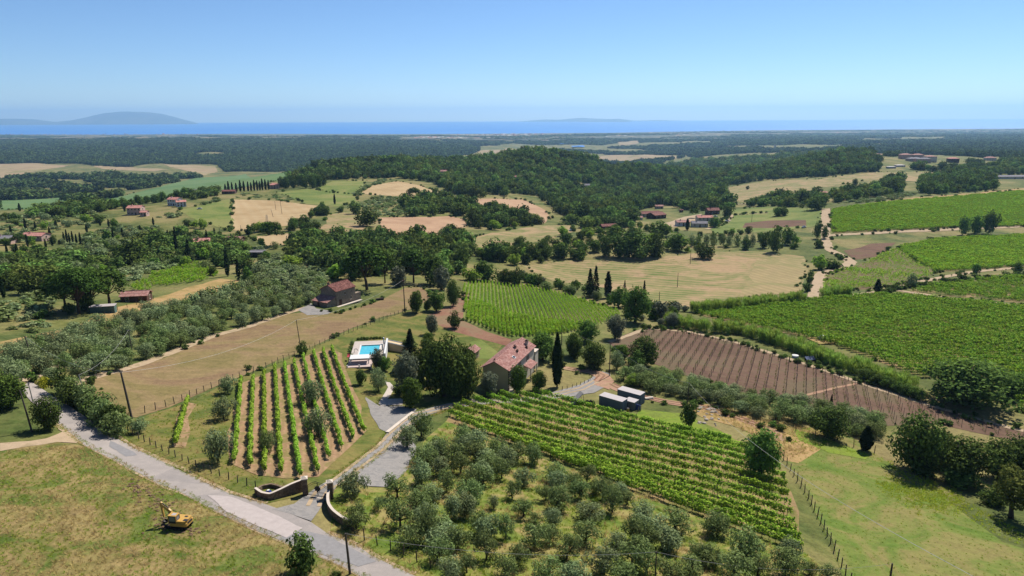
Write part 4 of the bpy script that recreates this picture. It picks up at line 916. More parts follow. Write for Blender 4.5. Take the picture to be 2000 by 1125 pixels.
def grass(poly_px, step, label_d, label_g, green=.0, patch=6.0, size=1.0, keep=1.0, world_=False):
    p = fill(poly_px if isinstance(poly_px[0][0], float) and world_ else wpoly(poly_px), step, .5, keep); nz = vnoise(p[:, 0], p[:, 1], patch) + .5 * vnoise(p[:, 0] + 40, p[:, 1], patch * .31) + RNG.normal(0, .3, len(p))
    for m, pr, key, lab in ((nz >= green, TD, 'grass_dry', label_d), (nz < green, TG, 'grass_green', label_g)):
        q = p[m]; n = len(q); k = RNG.uniform(.5, 1.35, n) * size
        scatter('grass', key, pr, np.stack([q[:, 0], q[:, 1], ground(q[:, 0], q[:, 1]) + .04], 1), np.stack([k, k, k * RNG.uniform(.6, 1.2, n)], 1), lab, 'grass')
grass([(-80,905),(0,886),(112,868),(165,876),(228,907),(300,946),(360,971),(420,1004),(480,1034),(560,1067),(630,1097),(670,1113),(690,1150),(-80,1150)], .6, 'dry straw coloured grass of the excavator meadow', 'green weed patches of the excavator meadow', -.02, 3.2, .62)
grass([(640,970),(665,960),(753,958),(812,895),(872,830),(985,868),(1180,940),(1430,1030),(1565,1078),(1610,1112),(1640,1150),(860,1150),(745,1094),(645,1042)], .8, 'dry grass under the olive grove', 'green grass under the olive grove', .05, 2.6, .85, .8)
grass([(1530,890),(1470,815),(1560,834),(1660,856),(1730,905),(1830,965),(1960,1065),(2060,1095),(2080,1150),(1670,1150),(1640,1112),(1590,1000)], .8, 'dry grass of the sloping meadow', 'green grass of the sloping meadow', 3.5, 5.0, .4, .6)
grass([(224,853),(266,820),(440,752),(452,905),(520,930),(600,962),(520,980),(450,961),(375,928),(315,898),(270,876)], .85, 'dry grass along the road fence', 'green grass along the road fence', .2, 3.0, .6, .7)
grass([(1330,792),(1400,792),(1470,815),(1560,832),(1640,855),(1600,880),(1532,900),(1440,835)], .8, 'straw coloured grass of the dry bank', 'green tufts of the dry bank', -.5, 4.0, .9)

# yellow green flowering patch of the sloping meadow and ragged grass along the lane
p = fill(wpoly([(1700,935),(1770,915),(1830,930),(1880,960),(1890,1000),(1850,1025),(1790,1010),(1730,975)]), .5, .5); c_ = P(1800, 966)
p = p[np.exp(-((p[:, 0] - c_.x) / 7.0) ** 2 - ((p[:, 1] - c_.y) / 7.5) ** 2) * (1 + .5 * vnoise(p[:, 0], p[:, 1], 2.2)) > RNG.random(len(p)) * .9]
k = RNG.uniform(.5, 1.1, len(p)); scatter('grass', 'grass_lime', TL, np.stack([p[:, 0], p[:, 1], ground(p[:, 0], p[:, 1]) + .04], 1), np.stack([k, k, k * .8], 1), 'yellow green flowering patch in the sloping meadow', 'grass')
p = fill(wpoly([(1640,880),(1700,893),(1800,945),(1900,1020),(2020,1080),(2040,1060),(1900,985),(1800,925),(1700,885)]), .7, .5, .7)
k = RNG.uniform(.4, 1.0, len(p)); scatter('grass', 'grass_lime', TL, np.stack([p[:, 0], p[:, 1], ground(p[:, 0], p[:, 1]) + .04], 1), np.stack([k, k, k * .8], 1), 'bright grass strip along the oaks of the sloping meadow', 'grass')
for pts, lab in (([(100,822),(168,869),(228,900),(300,939),(360,964),(420,996),(480,1026),(556,1059),(629,1087),(669,1104),(720,1133)], 'meadow side of the lane'), ([(225,851),(270,877),(315,898),(375,928),(450,963),(522,984)], 'fence side of the lane'), ([(640,1041),(695,1064),(739,1090),(811,1122)], 'lane below the curved wall'),
                 ([(652,934),(681,913),(739,870),(757,844)], 'left edge of the gravel drive'), ([(658,953),(690,927),(745,884),(778,853),(826,817),(870,802),(960,790)], 'right edge of the gravel drive')):
    grass([(float(a_), float(b_)) for a_, b_ in strip([P(*q) for q in pts], 1.3)], .3, 'ragged dry grass on the ' + lab, 'ragged green grass on the ' + lab, .15, 2.0, .55, .75, world_=True)
# ------------------------------------------------------------------ individual trees
NAMES = {'olive': 'olive_tree', 'grove': 'olive_tree', 'oak': 'oak_tree', 'leafy': 'broadleaf_tree', 'grey': 'grey_leaved_tree', 'lime': 'light_green_shrub', 'brownish': 'thin_crowned_tree', 'yellow': 'golden_shrub',
         'bush': 'shrub', 'greybush': 'grey_shrub', 'pine': 'umbrella_pine', 'cypress': 'cypress_tree', 'conifer': 'conifer_tree'}
CATS = {'bush': 'shrub', 'greybush': 'shrub', 'lime': 'shrub', 'yellow': 'shrub'}
def plant(kind, loc, w_m, h_m, label, group=None, parts=True):
    d = math.hypot(loc[0], loc[1]); lod = 0 if (d < 250 or (kind, 1) not in PROTO) else 1
    if (kind, lod) not in PROTO: lod = 1 - lod
    cm, tm, h0, w0 = random.choice(PROTO[(kind, lod)])
    sx = w_m / w0 * random.uniform(.88, 1.12); sy = w_m / w0 * random.uniform(.88, 1.12); sz = h_m / h0; rz = random.uniform(0, 6.28)
    if parts and tm is not None and d < 420:
        root = empty(NAMES[kind], loc, rz); root.scale = (sx, sy, sz)
        obj('crown', cm, root); obj('trunk', tm, root)
    else:
        root = obj(NAMES[kind], cm, None, loc, (0, 0, rz)); root.scale = (sx, sy, sz)
    return tag(root, label, CATS.get(kind, 'tree'), group)
def tree(kind, px, py, w, h, label, group=None):
    loc = P(px, py); m = px_m(loc); dh = math.hypot(loc.x, loc.y); e = math.atan2(CAM_Z - loc.z, dh)
    wm = w / m; hm = max((h / m - .30 * wm * math.sin(e)) / math.cos(e), .5 * wm)
    return plant(kind, loc, wm, hm, label, group)
LV = 'old olive trees in the small vineyard'
for px, py, w, h, t in ((445,769,42,42,'grey olive tree by the field fence above the small vineyard'), (437,820,50,52,'grey olive tree left of the first vine row'), (427,904,64,74,'large round silver olive tree near the road fence'),
        (524,884,38,52,'small round olive tree among the lower vine rows'), (610,790,48,56,'olive tree halfway up the small vineyard rows'), (622,852,54,62,'big olive tree among the right vine rows'), (272,846,34,34,'small olive tree at the corner of the road fence')):
    tree('olive', px, py, w, h, t, LV)
GROVE = [(823,852,44,58),(795,874,52,52),(690,970,60,60),(696,1032,56,58),(776,972,48,52),(739,998,24,30),(823,947,46,54),(872,962,46,56),(924,987,54,62),(826,987,48,44),(782,1030,60,66),(838,1052,52,74),(886,1014,42,54),(797,1070,55,52),(855,1097,60,54),(895,1072,50,52),(912,1119,42,50),(950,1094,50,60),(964,995,24,30),(988,1052,46,58),
 (823,905,44,46),(855,900,44,46),(883,908,44,46),(905,872,44,46),(934,880,46,48),(930,902,44,46),(970,895,44,48),(988,915,46,48),(980,935,46,50),(955,925,46,48),(940,945,46,48),(900,925,44,48),(915,955,44,46),(860,930,42,46),(1010,903,42,48),(1040,905,32,44),(1023,950,46,44),(1044,908,34,44),(1023,1009,42,44),(1089,957,42,44),(1089,997,38,42),(1066,978,36,36),(1080,1033,38,44),(1135,977,42,46),(1196,1002,44,62),(1152,1014,58,42),(1143,1060,58,54),(1236,1057,46,58),(1254,1014,52,40),(1317,1037,66,54),(1392,1044,54,54),(1305,1074,54,50),(1044,1072,60,56),(1107,1092,54,54),(1203,1077,50,44),(1012,1107,48,52),(1072,1124,62,46),(1176,1122,60,62),(1263,1120,56,60),(1347,1124,62,48),(1458,1092,72,70),(1430,1128,82,64),(1532,1124,66,62),(1580,1122,32,32),(1614,1134,46,40),(1120,952,36,38),(1165,965,34,36),(1225,985,34,34),(1000,975,36,40),(1365,1095,44,44),(1480,1125,50,48),(990,1128,52,50),(880,1132,54,50),(1220,1135,52,48),(1310,1135,56,50),(1120,1140,56,50),(940,1040,44,50),(1040,1030,30,32)]
for i, (px, py, w, h) in enumerate(GROVE):
    big = w >= 56; sm = w < 38
    if i < 4: lab = ['dense olive tree at the bend of the drive behind a lower one', 'dense low olive tree beside the gravel pull-off', 'dark round olive tree just inside the gate', 'olive tree leaning over the curved stone wall'][i]; kd = 'olive'
    else:
        kd = 'grove' if (i * 7) % 3 else 'olive'
        row = 'the grove below the power line' if py > 1085 else ('mid grove' if py > 1000 else ('the upper grove by the vines' if px > 1000 else 'the upper left grove'))
        lab = ('large spreading' if big else 'small thin' if sm else 'grey green') + ' olive in ' + row
    tree(kd, px, py, w * 1.1, h * 1.0, lab, 'olive trees of the near grove')
pts = fill(wpoly([(700,1000),(760,965),(830,900),(880,850),(985,880),(1180,950),(1300,1000),(1430,1045),(1540,1090),(1560,1125),(900,1125),(780,1060)]), 5.4, .4, .42)
for x, y, _ in pts: plant(random.choice(['grove', 'olive', 'grove']), (x, y, gz(x, y)), random.uniform(3.2, 5.2), random.uniform(2.8, 4.4), 'loose crowned olive filling the near grove', 'olive trees of the near grove')
# olive belts planted tree by tree, in rows along the belt
def nth(k):
    return ORD[k] if k < len(ORD) else '%d%s' % (k + 1, {1: 'st', 2: 'nd', 3: 'rd'}.get((k + 1) % 10, 'th') if (k + 1) % 100 not in (11, 12, 13) else 'th')
def belt(lower_px, upper_px, nrows, gap, kinds, wm, hm, label, group, limit=300):
    def line(pp):
        w = [P(*q) for q in pp]; c = [0]
        for a, b in zip(w[:-1], w[1:]): c.append(c[-1] + math.hypot(b.x - a.x, b.y - a.y))
        return np.array([(v.x, v.y) for v in w]), np.array(c)
    lo, cl = line(lower_px); up, cu = line(upper_px); cnt = 0
    for r_ in range(nrows):
        s = r_ / (nrows - 1); L = cl[-1] * (1 - s) + cu[-1] * s; n = int(L / gap)
        for i in range(n):
            t = (i + .5 + random.uniform(-.22, .22)) / n
            a = np.array([np.interp(t * cl[-1], cl, lo[:, k]) for k in (0, 1)]); b = np.array([np.interp(t * cu[-1], cu, up[:, k]) for k in (0, 1)])
            q = a * (1 - s) + b * s + RNG.normal(0, .5, 2)
            if cnt >= limit: return cnt
            k = random.uniform(.78, 1.2); cnt += 1
            plant(random.choice(kinds), (q[0], q[1], gz(q[0], q[1])), wm * k, hm * k * random.uniform(.9, 1.1), label % (nth(i), ORD[r_]), group)
    return cnt
NB = belt([(0,756),(100,747),(169,735),(272,705),(348,678),(423,648),(490,632),(553,614),(605,590),(632,566)], [(0,706),(60,688),(121,670),(193,645),(284,620),(363,601),(432,580),(500,556),(560,536),(640,545)], 5, 5.4, ['olive'], 5.4, 4.3, '%s olive from the left in the %s row above the tan field', 'olive trees of the long belt')
NB2 = belt([(1262,762),(1330,775),(1400,790),(1472,815),(1569,828),(1660,846),(1726,856)], [(1210,742),(1268,736),(1330,745),(1400,766),(1521,790),(1605,806),(1732,834)], 5, 3.9, ['olive', 'grove', 'olive', 'grove'], 4.8, 3.5, '%s olive from the left in the %s row below the young vineyard', 'trees of the belt below the young vineyard')
print('belts', NB, NB2)
H_ = 'trees around the main farmhouse'
for a in (('bush',590,694,27,30,'dark shrub at the foot of the pole in the tan field',None), ('bush',704,752,26,34,'round dark shrub below the pool terrace',H_), ('olive',740,764,38,52,'round grey olive beside the garden path',H_),
  ('grey',738,722,32,46,'grey tree leaning over the pool edge',H_), ('conifer',803,718,64,82,'dark pointed conifer behind the pool ramp',H_), ('grey',795,776,60,98,'tall grey green tree beside the garden path',H_), ('leafy',803,797,50,68,'bright green tree above the gravel parking',H_),
  ('oak',866,774,108,130,'big dark evergreen left of the main farmhouse',H_), ('oak',915,776,56,92,'dark tree touching the farmhouse gable',H_), ('oak',886,778,50,84,'dark evergreen under the big pine',H_), ('oak',838,745,72,92,'dark evergreen between the conifer and the biggest evergreen',H_), ('oak',906,762,60,98,'dark evergreen right of the biggest evergreen',H_), ('bush',780,772,30,26,'dark shrub at the foot of the grey green tree',H_), ('grey',955,774,40,54,'grey green tree in front of the farmhouse gable',H_),
  ('grey',843,653,24,42,'small grey tree on the reddish bank',None), ('bush',887,641,31,36,'round dark shrub at the corner of the vineyard',None), ('leafy',813,611,34,48,'pale leafy tree right of the tall pole',None), ('leafy',834,608,14,24,'small sapling between two leafy trees',None), ('leafy',853,608,34,44,'leafy tree right of the sapling',None), ('oak',885,598,32,58,'dark upright tree at the vineyard corner',None),
  ('leafy',1011,768,40,62,'leafy tree against the farmhouse long wall',H_), ('leafy',1052,764,38,46,'round leafy tree between house and cypress',H_), ('cypress',1088,756,28,108,'tall black cypress right of the main farmhouse',H_),
  ('leafy',1060,703,52,62,'grey green tree behind the cypress',H_), ('leafy',1120,696,42,52,'dark green tree under the power line pole',None), ('leafy',1147,667,46,46,'round tree at the lower edge of the vineyard',None), ('oak',1160,719,60,58,'broad dark tree behind the track bend',None), ('grey',1202,662,46,54,'grey tree at the corner of the young vineyard',None), ('leafy',1240,629,62,78,'tall leafy tree below the cypress group',None), ('oak',1257,713,70,64,'big round oak at the left end of the young vineyard',None), ('olive',1205,722,36,42,'pale olive beside the track pole',None),
  ('lime',1236,752,32,26,'lime green shrub behind the back container',None), ('bush',1345,834,32,52,'dark upright shrub at the pole beside the rubble',None), ('leafy',1484,928,98,104,'large leafy tree at the corner of the post fence',None), ('oak',1617,854,80,70,'dark oak at the end of the olive belt',None), ('conifer',1622,800,16,32,'small pointed conifer behind the belt oak',None), ('cypress',1690,880,30,52,'stubby cypress beside the sloping meadow',None),
  ('oak',1884,788,164,104,'huge spreading oak between the reed hedge and the vineyard',None), ('oak',1787,918,112,130,'leftmost big oak of the dark group on the slope',None), ('oak',1880,938,118,102,'middle big oak of the dark group on the slope',None), ('oak',1952,934,98,88,'right oak of the dark group on the slope',None), ('oak',2040,940,110,92,'oak cut by the picture edge on the slope',None), ('brownish',1975,1012,112,112,'thin brownish tree in front of the dark oaks',None), ('oak',1830,905,80,78,'oak set back between the two big oaks',None), ('oak',1995,930,100,90,'oak between the right dark oaks',None), ('bush',1800,925,60,36,'dark undergrowth below the leftmost big oak',None), ('bush',1870,950,70,38,'dark undergrowth below the middle big oak',None), ('bush',1940,985,60,40,'dark undergrowth beside the brownish tree',None), ('leafy',1975,772,70,50,'leafy tree right of the huge spreading oak',None),
  ('bush',592,1120,76,84,'large dark bush on the meadow side of the lane',None), ('bush',658,1128,24,16,'low weeds at the foot of the roadside pole',None),
  ('leafy',18,797,74,72,'leafy tree at the picture edge behind the dirt drive',None), ('oak',95,840,58,76,'dark tree at the mouth of the dirt drive',None), ('yellow',87,756,30,24,'golden yellow shrub beside the lane',None), ('yellow',113,749,32,18,'flat golden shrub next to the taller golden one',None)):
    tree(*a)
tree('leafy', -25, 790, 70, 78, 'leafy tree half outside the picture behind the dirt drive')
a, b = P(132, 770), P(226, 848)
for i in range(11):
    t = i / 10; x, y = a.x + (b.x - a.x) * t + random.uniform(-.7, .7), a.y + (b.y - a.y) * t + random.uniform(-.7, .7)
    plant('greybush' if i % 3 else 'bush', (x, y, gz(x, y)), random.uniform(4.6, 5.6), random.uniform(4.2, 5.4), 'tall shrub in the grey green roadside hedge' if i < 10 else 'dark shrub at the near end of the roadside hedge', 'shrubs of the roadside hedge')
L_ = 'trees of the left hillside'
for a in (('pine',155,613,100,98,'leftmost umbrella pine beside the green shed',L_), ('pine',182,606,92,92,'middle umbrella pine behind the green shed',L_), ('pine',214,596,84,80,'pale umbrella pine beside the brown shed',L_), ('pine',128,606,76,82,'back umbrella pine of the shed group',L_), ('bush',80,622,26,20,'dark shrub left of the umbrella pines',L_), ('bush',138,614,30,26,'dark undergrowth below the leftmost umbrella pine',L_), ('oak',168,606,44,48,'dark undergrowth between the umbrella pines',L_),
  ('oak',65,574,82,54,'broad dark tree left of the umbrella pines',L_), ('oak',25,566,60,44,'dark tree near the left cypress',L_), ('cypress',8,583,11,44,'tall cypress at the left picture edge',L_), ('oak',262,514,74,58,'large round tree above the olive belt',L_), ('oak',312,492,58,48,'dark round tree behind the large round one',L_), ('leafy',238,508,40,34,'leafy tree beside the large round one',L_),
  ('cypress',346,497,9,56,'thin tall cypress among the hillside trees',L_), ('conifer',370,512,30,48,'dark conifer next to the thin cypress',L_), ('cypress',445,540,13,54,'tall cypress at the end of the ragged vineyard',L_), ('cypress',467,548,11,44,'second cypress at the end of the ragged vineyard',L_), ('leafy',485,552,24,34,'small tree right of the two cypresses',L_), ('oak',425,520,40,40,'dark tree behind the two cypresses',L_), ('oak',400,505,36,36,'dark tree left of the two cypresses',L_), ('leafy',480,500,34,30,'leafy tree beside the flat dark roof',L_),
  ('pine',533,480,54,52,'lone umbrella pine in front of the golden field',L_), ('pine',40,478,34,24,'umbrella pine beside the red roof at the left',L_)): tree(*a)
C_ = 'cypresses of the left hillside'
for i, (px, py, h) in enumerate(((126,474,22),(132,475,28),(137,476,22),(143,476,26),(150,476,20),(158,477,24),(98,463,20),(103,481,18),(90,484,17),(116,478,10),(23,463,24),(55,483,27),(78,510,24),(39,413,17),(84,411,17),(213,444,17),(196,441,11),(227,443,10),(274,452,13),(189,513,21),(244,414,16),(654,400,22))):
    lab = 'dark cypress in the short row on the left hillside' if i < 6 else ('slim cypress beside the red roof at the left' if i < 13 else ('slim cypress on the left ridge' if i < 21 else 'lone cypress below the golden crest'))
    tree('cypress', px, py, 5.5 if i < 6 else 6, h, lab, C_)
for i, (px, py, h) in enumerate(((15,500,26),(34,497,22),(70,450,18),(110,445,16),(170,455,18),(222,470,22),(240,462,18),(300,470,26),(330,478,30),(352,468,22),(405,476,28),(420,466,22),(60,530,26),(300,440,16))): tree('cypress', px, py, 6, h, 'slim cypress among the trees of the left hillside', C_)
for px, py, w, h in ((53,463,9,38),(122,411,10,18),(198,413,12,19)): tree('cypress', px, py, w, h, 'thick dark cypress on the left ridge', C_)
for i, px in enumerate((441,447,454,462,470,477,485,491,497,503,508,513,519,525)):
    tree('cypress', px, 377 - i * .45, 6, 18 + (i * 5) % 7, 'cypress in the row leading to the red roofed ridge house', 'cypresses of the ridge row')
for i in range(13):
    tree('oak', 548 + i * 7 + random.uniform(-2, 2), 370 - random.uniform(0, 6) - i * .3, 16, 24, 'dark tree in the clump right of the ridge house', 'trees of the ridge clump')
for i in range(16):
    tree('leafy' if i % 3 else 'oak', 168 + i * 15 + random.uniform(-3, 3), 418 - i * 2.4 + random.uniform(-2, 2), 20, 16 + (i * 3) % 8, 'tree in the line behind the pink roofed house', 'trees of the ridge line')
F_ = 'trees behind the stone farmhouse'
for a in (('pine',717,566,98,96,'tall umbrella pine right of the stone farmhouse',F_), ('pine',752,553,48,68,'umbrella pine behind the woodpile',F_), ('pine',808,552,54,70,'umbrella pine behind the tall pole',F_), ('oak',850,556,58,76,'broad tree right of the umbrella pines',F_), ('grey',780,560,34,44,'grey tree between the pines',F_), ('grey',862,566,40,50,'grey tree in front of the broad tree',F_), ('oak',690,545,60,72,'dark tree behind the stone farmhouse chimney',F_), ('leafy',650,520,54,54,'green tree above the stone farmhouse roof',F_),
  ('oak',900,526,46,52,'round oak at the top of the farmhouse vineyard',F_), ('oak',962,508,60,48,'large round oak above the farmhouse vineyard',F_), ('lime',922,548,38,28,'lime green shrub at the vineyard top',F_), ('leafy',945,548,48,44,'leafy tree right of the lime green shrub',F_), ('oak',988,554,46,34,'low oak along the vineyard top',F_), ('oak',1008,558,30,40,'dark oak at the vineyard top edge',F_), ('leafy',1040,558,32,28,'leafy shrub tree along the vineyard edge',F_), ('greybush',1068,567,34,20,'grey shrub along the vineyard edge',F_), ('greybush',1112,574,28,24,'grey shrub left of the conifers',F_),
  ('conifer',1152,580,30,58,'left dark conifer beside the vineyard',F_), ('conifer',1163,580,32,64,'tallest dark conifer beside the vineyard',F_), ('cypress',1187,582,18,54,'broad cypress right of the conifers',F_), ('conifer',1257,598,18,52,'slim leaning conifer above the young vineyard',F_), ('conifer',1220,566,10,20,'small conifer in the hay field edge',F_), ('leafy',1208,600,34,46,'leafy tree below the broad cypress',F_), ('greybush',1166,587,18,20,'pale grey shrub below the conifers',F_), ('grey',1290,624,36,40,'grey shrub tree at the hay field corner',F_), ('leafy',1320,632,22,22,'green shrub at the start of the reeds',F_),
  ('lime',570,520,46,24,'yellow green tree above the olive belt',F_), ('lime',660,545,44,34,'lime green thicket left of the stone farmhouse',F_)): tree(*a)
O_ = 'oaks above the hay field'
for a in (('oak',1182,500,34,44,'left oak of the dark hay field group',O_), ('oak',1210,502,60,52,'front oak of the dark hay field group',O_), ('oak',1245,504,70,60,'largest oak of the dark hay field group',O_), ('oak',1278,502,44,52,'right oak of the dark hay field group',O_), ('leafy',1322,490,50,42,'light tree right of the dark oaks',O_), ('oak',1373,505,40,34,'single oak standing in the hay field edge',O_),
  ('oak',1037,505,36,34,'left oak above the hay field corner',O_), ('oak',1066,505,32,30,'middle oak above the hay field corner',O_), ('oak',1098,504,40,34,'right oak above the hay field corner',O_), ('oak',970,505,40,34,'oak beside the narrow pasture',O_), ('leafy',1145,460,22,16,'small round tree below the hamlet',O_), ('leafy',1168,458,22,18,'round tree beside the red barn',O_), ('oak',1053,438,24,15,'round oak in the pinkish field corner',O_), ('cypress',1342,450,11,24,'cypress in front of the white hamlet house',O_), ('leafy',1396,444,26,24,'green tree beside the pink roofed hamlet house',O_), ('pine',1355,426,22,20,'umbrella pine in the hamlet yard',O_), ('oak',1420,424,26,24,'dark tree right of the hamlet roofs',O_),
  ('oak',1240,470,50,34,'tree behind the dark hay field group',O_), ('leafy',1290,462,46,34,'leafy tree below the hamlet barn',O_), ('leafy',1200,468,44,32,'leafy tree left of the hamlet barn',O_),
  ('oak',1512,492,38,56,'tall dark tree beside the ploughed strip',O_), ('oak',1538,478,36,40,'round dark tree beside the ploughed strip',O_), ('oak',1492,484,26,34,'dark tree at the end of the small olive row',O_), ('oak',1540,397,32,26,'tree beside the hidden roof right of the hamlet',O_), ('conifer',1565,397,14,24,'dark conifer beside the hidden roof',O_), ('oak',1592,410,44,30,'large dark tree at the top of the winding track',O_), ('leafy',1518,422,20,20,'left tree of the pair in the rough field',O_), ('leafy',1530,421,20,20,'right tree of the pair in the rough field',O_),
  ('oak',1738,377,48,32,'round tree in the dip below the dry hillside',O_), ('oak',1670,362,12,14,'lone tree on the dry hillside',O_), ('oak',1460,370,8,8,'small lone shrub on the dry hillside',O_),
  ('oak',715,442,50,42,'big oak left of the pink wheat field',O_), ('oak',693,418,30,26,'oak above the big wheat field oak',O_), ('pine',808,392,36,28,'umbrella pine on the golden crest',O_), ('oak',930,442,30,28,'oak at the corner of the pink wheat field',O_), ('oak',957,442,30,28,'second oak at the corner of the pink wheat field',O_), ('oak',985,442,28,24,'third oak at the corner of the pink wheat field',O_)): tree(*a)
for i, px in enumerate((1350,1364,1379,1394,1410,1424,1440,1456,1470)): tree('olive', px, 481 + (i % 2), 15, 27, 'olive in the even row below the hamlet field', 'olives of the even row')
for a in ((1881,459,22,42,'left of the three roadside trees'), (1905,456,28,40,'middle of the three roadside trees'), (1932,457,30,50,'right and tallest of the three roadside trees')): tree('leafy', *a, 'three roadside trees')
K_ = 'shrubs along the tracks'
for a in (('oak',1595,466,16,38,'tall shrub at the top of the winding track',K_), ('oak',1610,466,15,28,'shrub right of the winding track top',K_), ('bush',1598,484,16,18,'shrub halfway down the winding track',K_), ('lime',1598,526,34,32,'lime green shrub inside the track bend',K_), ('bush',1625,525,38,16,'flat dark shrub inside the track bend',K_), ('bush',1583,541,14,15,'upper round shrub of three beside the track',K_), ('bush',1581,554,16,18,'middle round shrub of three beside the track',K_), ('bush',1577,569,17,18,'lower round shrub of three beside the track',K_), ('cypress',1713,573,18,30,'stubby dark cypress at the track fork',K_), ('olive',1780,560,24,30,'round olive on the ditch hedge',K_), ('leafy',1905,537,20,26,'small round tree on the ditch hedge',K_), ('bush',1841,556,14,18,'dark shrub on the ditch hedge',K_), ('leafy',1986,537,20,30,'small tree on the ditch hedge at the picture edge',K_)): tree(*a)
for i in range(26):
    t = i / 25; px, py = np.interp(t, [0, .3, .6, 1], [1725, 1800, 1890, 2080]), np.interp(t, [0, .3, .6, 1], [571, 560, 549, 531])
    tree('bush', px, py + random.uniform(-2, 2), 18, random.uniform(8, 14), 'low shrub of the ditch hedge below the lime green vineyard', 'shrubs of the ditch hedge')
# reed hedges: canes nobody could count
def reed_clump(n, h, w):
    ang = RNG.random(n) * 6.283; r = np.sqrt(RNG.random(n)) * w; z = RNG.random(n) ** .7 * h
    c = np.stack([np.cos(ang) * r * (1 + .3 * z / h), np.sin(ang) * r * (1 + .3 * z / h), z + .1], 1)
    nr = np.stack([np.cos(ang), np.sin(ang), .3 + 0 * z], 1) + rand_dir(n) * .5; nr /= np.linalg.norm(nr, axis=1, keepdims=True)
    t = np.stack([np.cos(ang) * .25, np.sin(ang) * .25, np.ones(n)], 1) + rand_dir(n) * .45; b = np.cross(nr, t); b /= np.linalg.norm(b, axis=1, keepdims=True)
    L, W = .55, .07
    v = np.stack([c + t * L, c + b * W, c - t * L, c - b * W], 1).reshape(-1, 3)
    return bpy.data.objects.new('reed_spray', mesh_np('reed_spray', v, np.arange(n * 4).reshape(-1, 4), LM['reed']))
RC = [reed_clump(240, 3.4, .9) for _ in range(4)]
def reeds(pts_px, width, step, label, zs=1.0):
    ln = [P(*q) for q in pts_px]; out = []
    for a, b in zip(ln[:-1], ln[1:]):
        d = Vector((b.x - a.x, b.y - a.y)); n = Vector((-d.y, d.x)).normalized()
        for k in range(max(1, int(d.length / step))):
            for s in np.arange(-width / 2, width / 2 + .01, 1.5):
                q = Vector((a.x, a.y)) + d * ((k + random.random()) * step / d.length) + n * (s + random.uniform(-.5, .5)); out.append((q.x, q.y))
    q = np.array(out); k = RNG.uniform(.75, 1.2, len(q))
    scatter('reed_hedge', 'reed', RC, np.stack([q[:, 0], q[:, 1], ground(q[:, 0], q[:, 1])], 1), np.stack([k, k, k * zs * RNG.uniform(.8, 1.2, len(q))], 1), label, 'reed hedge')
reeds([(1430,648),(1480,660),(1540,678),(1600,700),(1660,722),(1720,742),(1790,764)], 3.6, 1.4, 'thick pale green reed hedge between the young and the dark vineyard', .95)
reeds([(1300,632),(1340,640),(1390,648),(1430,652)], 3.0, 1.6, 'low reed hedge above the young vineyard')
reeds([(1350,610),(1400,606),(1450,602),(1500,596),(1572,588)], 4.0, 1.8, 'reed hedge along the top of the dark green vineyard', 1.1)
reeds([(1605,583),(1640,579),(1660,578)], 3.0, 1.6, 'short reed clump right of the track mouth', 1.1)
for i in range(9):
    t = i / 8; tree('leafy' if i % 2 else 'oak', 1690 + t * 110 + random.uniform(-4, 4), 742 + t * 40, 34, 26, 'leafy shrub at the lower end of the reed hedge', 'shrubs below the reed hedge')

# trees and shrubs scattered over the hills between the fields
def hillside(poly_px, step, kinds, label, group, wm, hm, thr, ns, limit):
    pts = fill(wpoly(poly_px), step, .5); pts = pts[free_of_fields(pts)]
    pts = pts[vnoise(pts[:, 0], pts[:, 1], ns) > thr]; pts = pts[RNG.permutation(len(pts))[:limit]]
    for x, y, _ in pts:
        k = random.uniform(.55, 1.3); kd = random.choice(kinds)
        plant(kd, (x, y, gz(x, y)), wm * k, hm * k * random.uniform(.8, 1.2), label % {'oak': 'dark oak', 'leafy': 'leafy tree', 'bush': 'low shrub', 'lime': 'light green shrub', 'olive': 'grey olive', 'cypress': 'slim cypress', 'grey': 'grey leaved tree'}[kd], group)
hillside([(0,560),(0,430),(150,425),(330,440),(480,455),(600,450),(640,470),(560,520),(480,545),(300,535),(200,545)], 9, ['oak', 'leafy', 'bush', 'olive', 'olive', 'lime'], '%s on the wooded left hillside', 'trees scattered on the left hillside', 6.5, 5.5, -.25, 14, 130)
hillside([(340,440),(480,400),(620,405),(760,430),(900,440),(1040,440),(1120,445),(1180,470),(1160,505),(1000,520),(900,500),(640,480)], 10, ['oak', 'leafy', 'bush', 'oak', 'lime'], '%s between the wheat fields and the hay field', 'trees scattered on the middle slopes', 7.5, 6.5, -.2, 16, 110)
hillside([(1130,470),(1200,440),(1300,440),(1420,450),(1600,450),(1600,495),(1480,492),(1300,500),(1190,500)], 9, ['oak', 'leafy', 'bush', 'lime'], '%s on the slope below the hamlet', 'trees scattered below the hamlet', 6, 5, -.1, 12, 45)
hillside([(900,560),(1000,540),(1100,555),(1200,585),(1290,605),(1350,605),(1330,640),(1260,640),(1210,625),(1190,600),(1100,572),(990,550),(910,552)], 6, ['oak', 'leafy', 'bush', 'bush', 'grey'], '%s in the hedge round the farmhouse vineyard', 'hedge of the farmhouse vineyard', 4.6, 4.2, -.3, 8, 50)
hillside([(1040,720),(1110,690),(1150,670),(1230,670),(1270,700),(1240,730),(1190,715),(1120,712)], 6, ['oak', 'leafy', 'bush'], '%s in the thicket behind the cypress', 'thicket behind the cypress', 4.6, 4.2, -.35, 7, 26)
hillside([(690,720),(770,700),(830,660),(900,650),(930,690),(930,770),(850,770),(790,745),(745,740)], 6, ['oak', 'bush', 'leafy', 'bush'], '%s in the farmhouse garden', 'garden planting', 3.0, 2.8, .0, 6, 22)
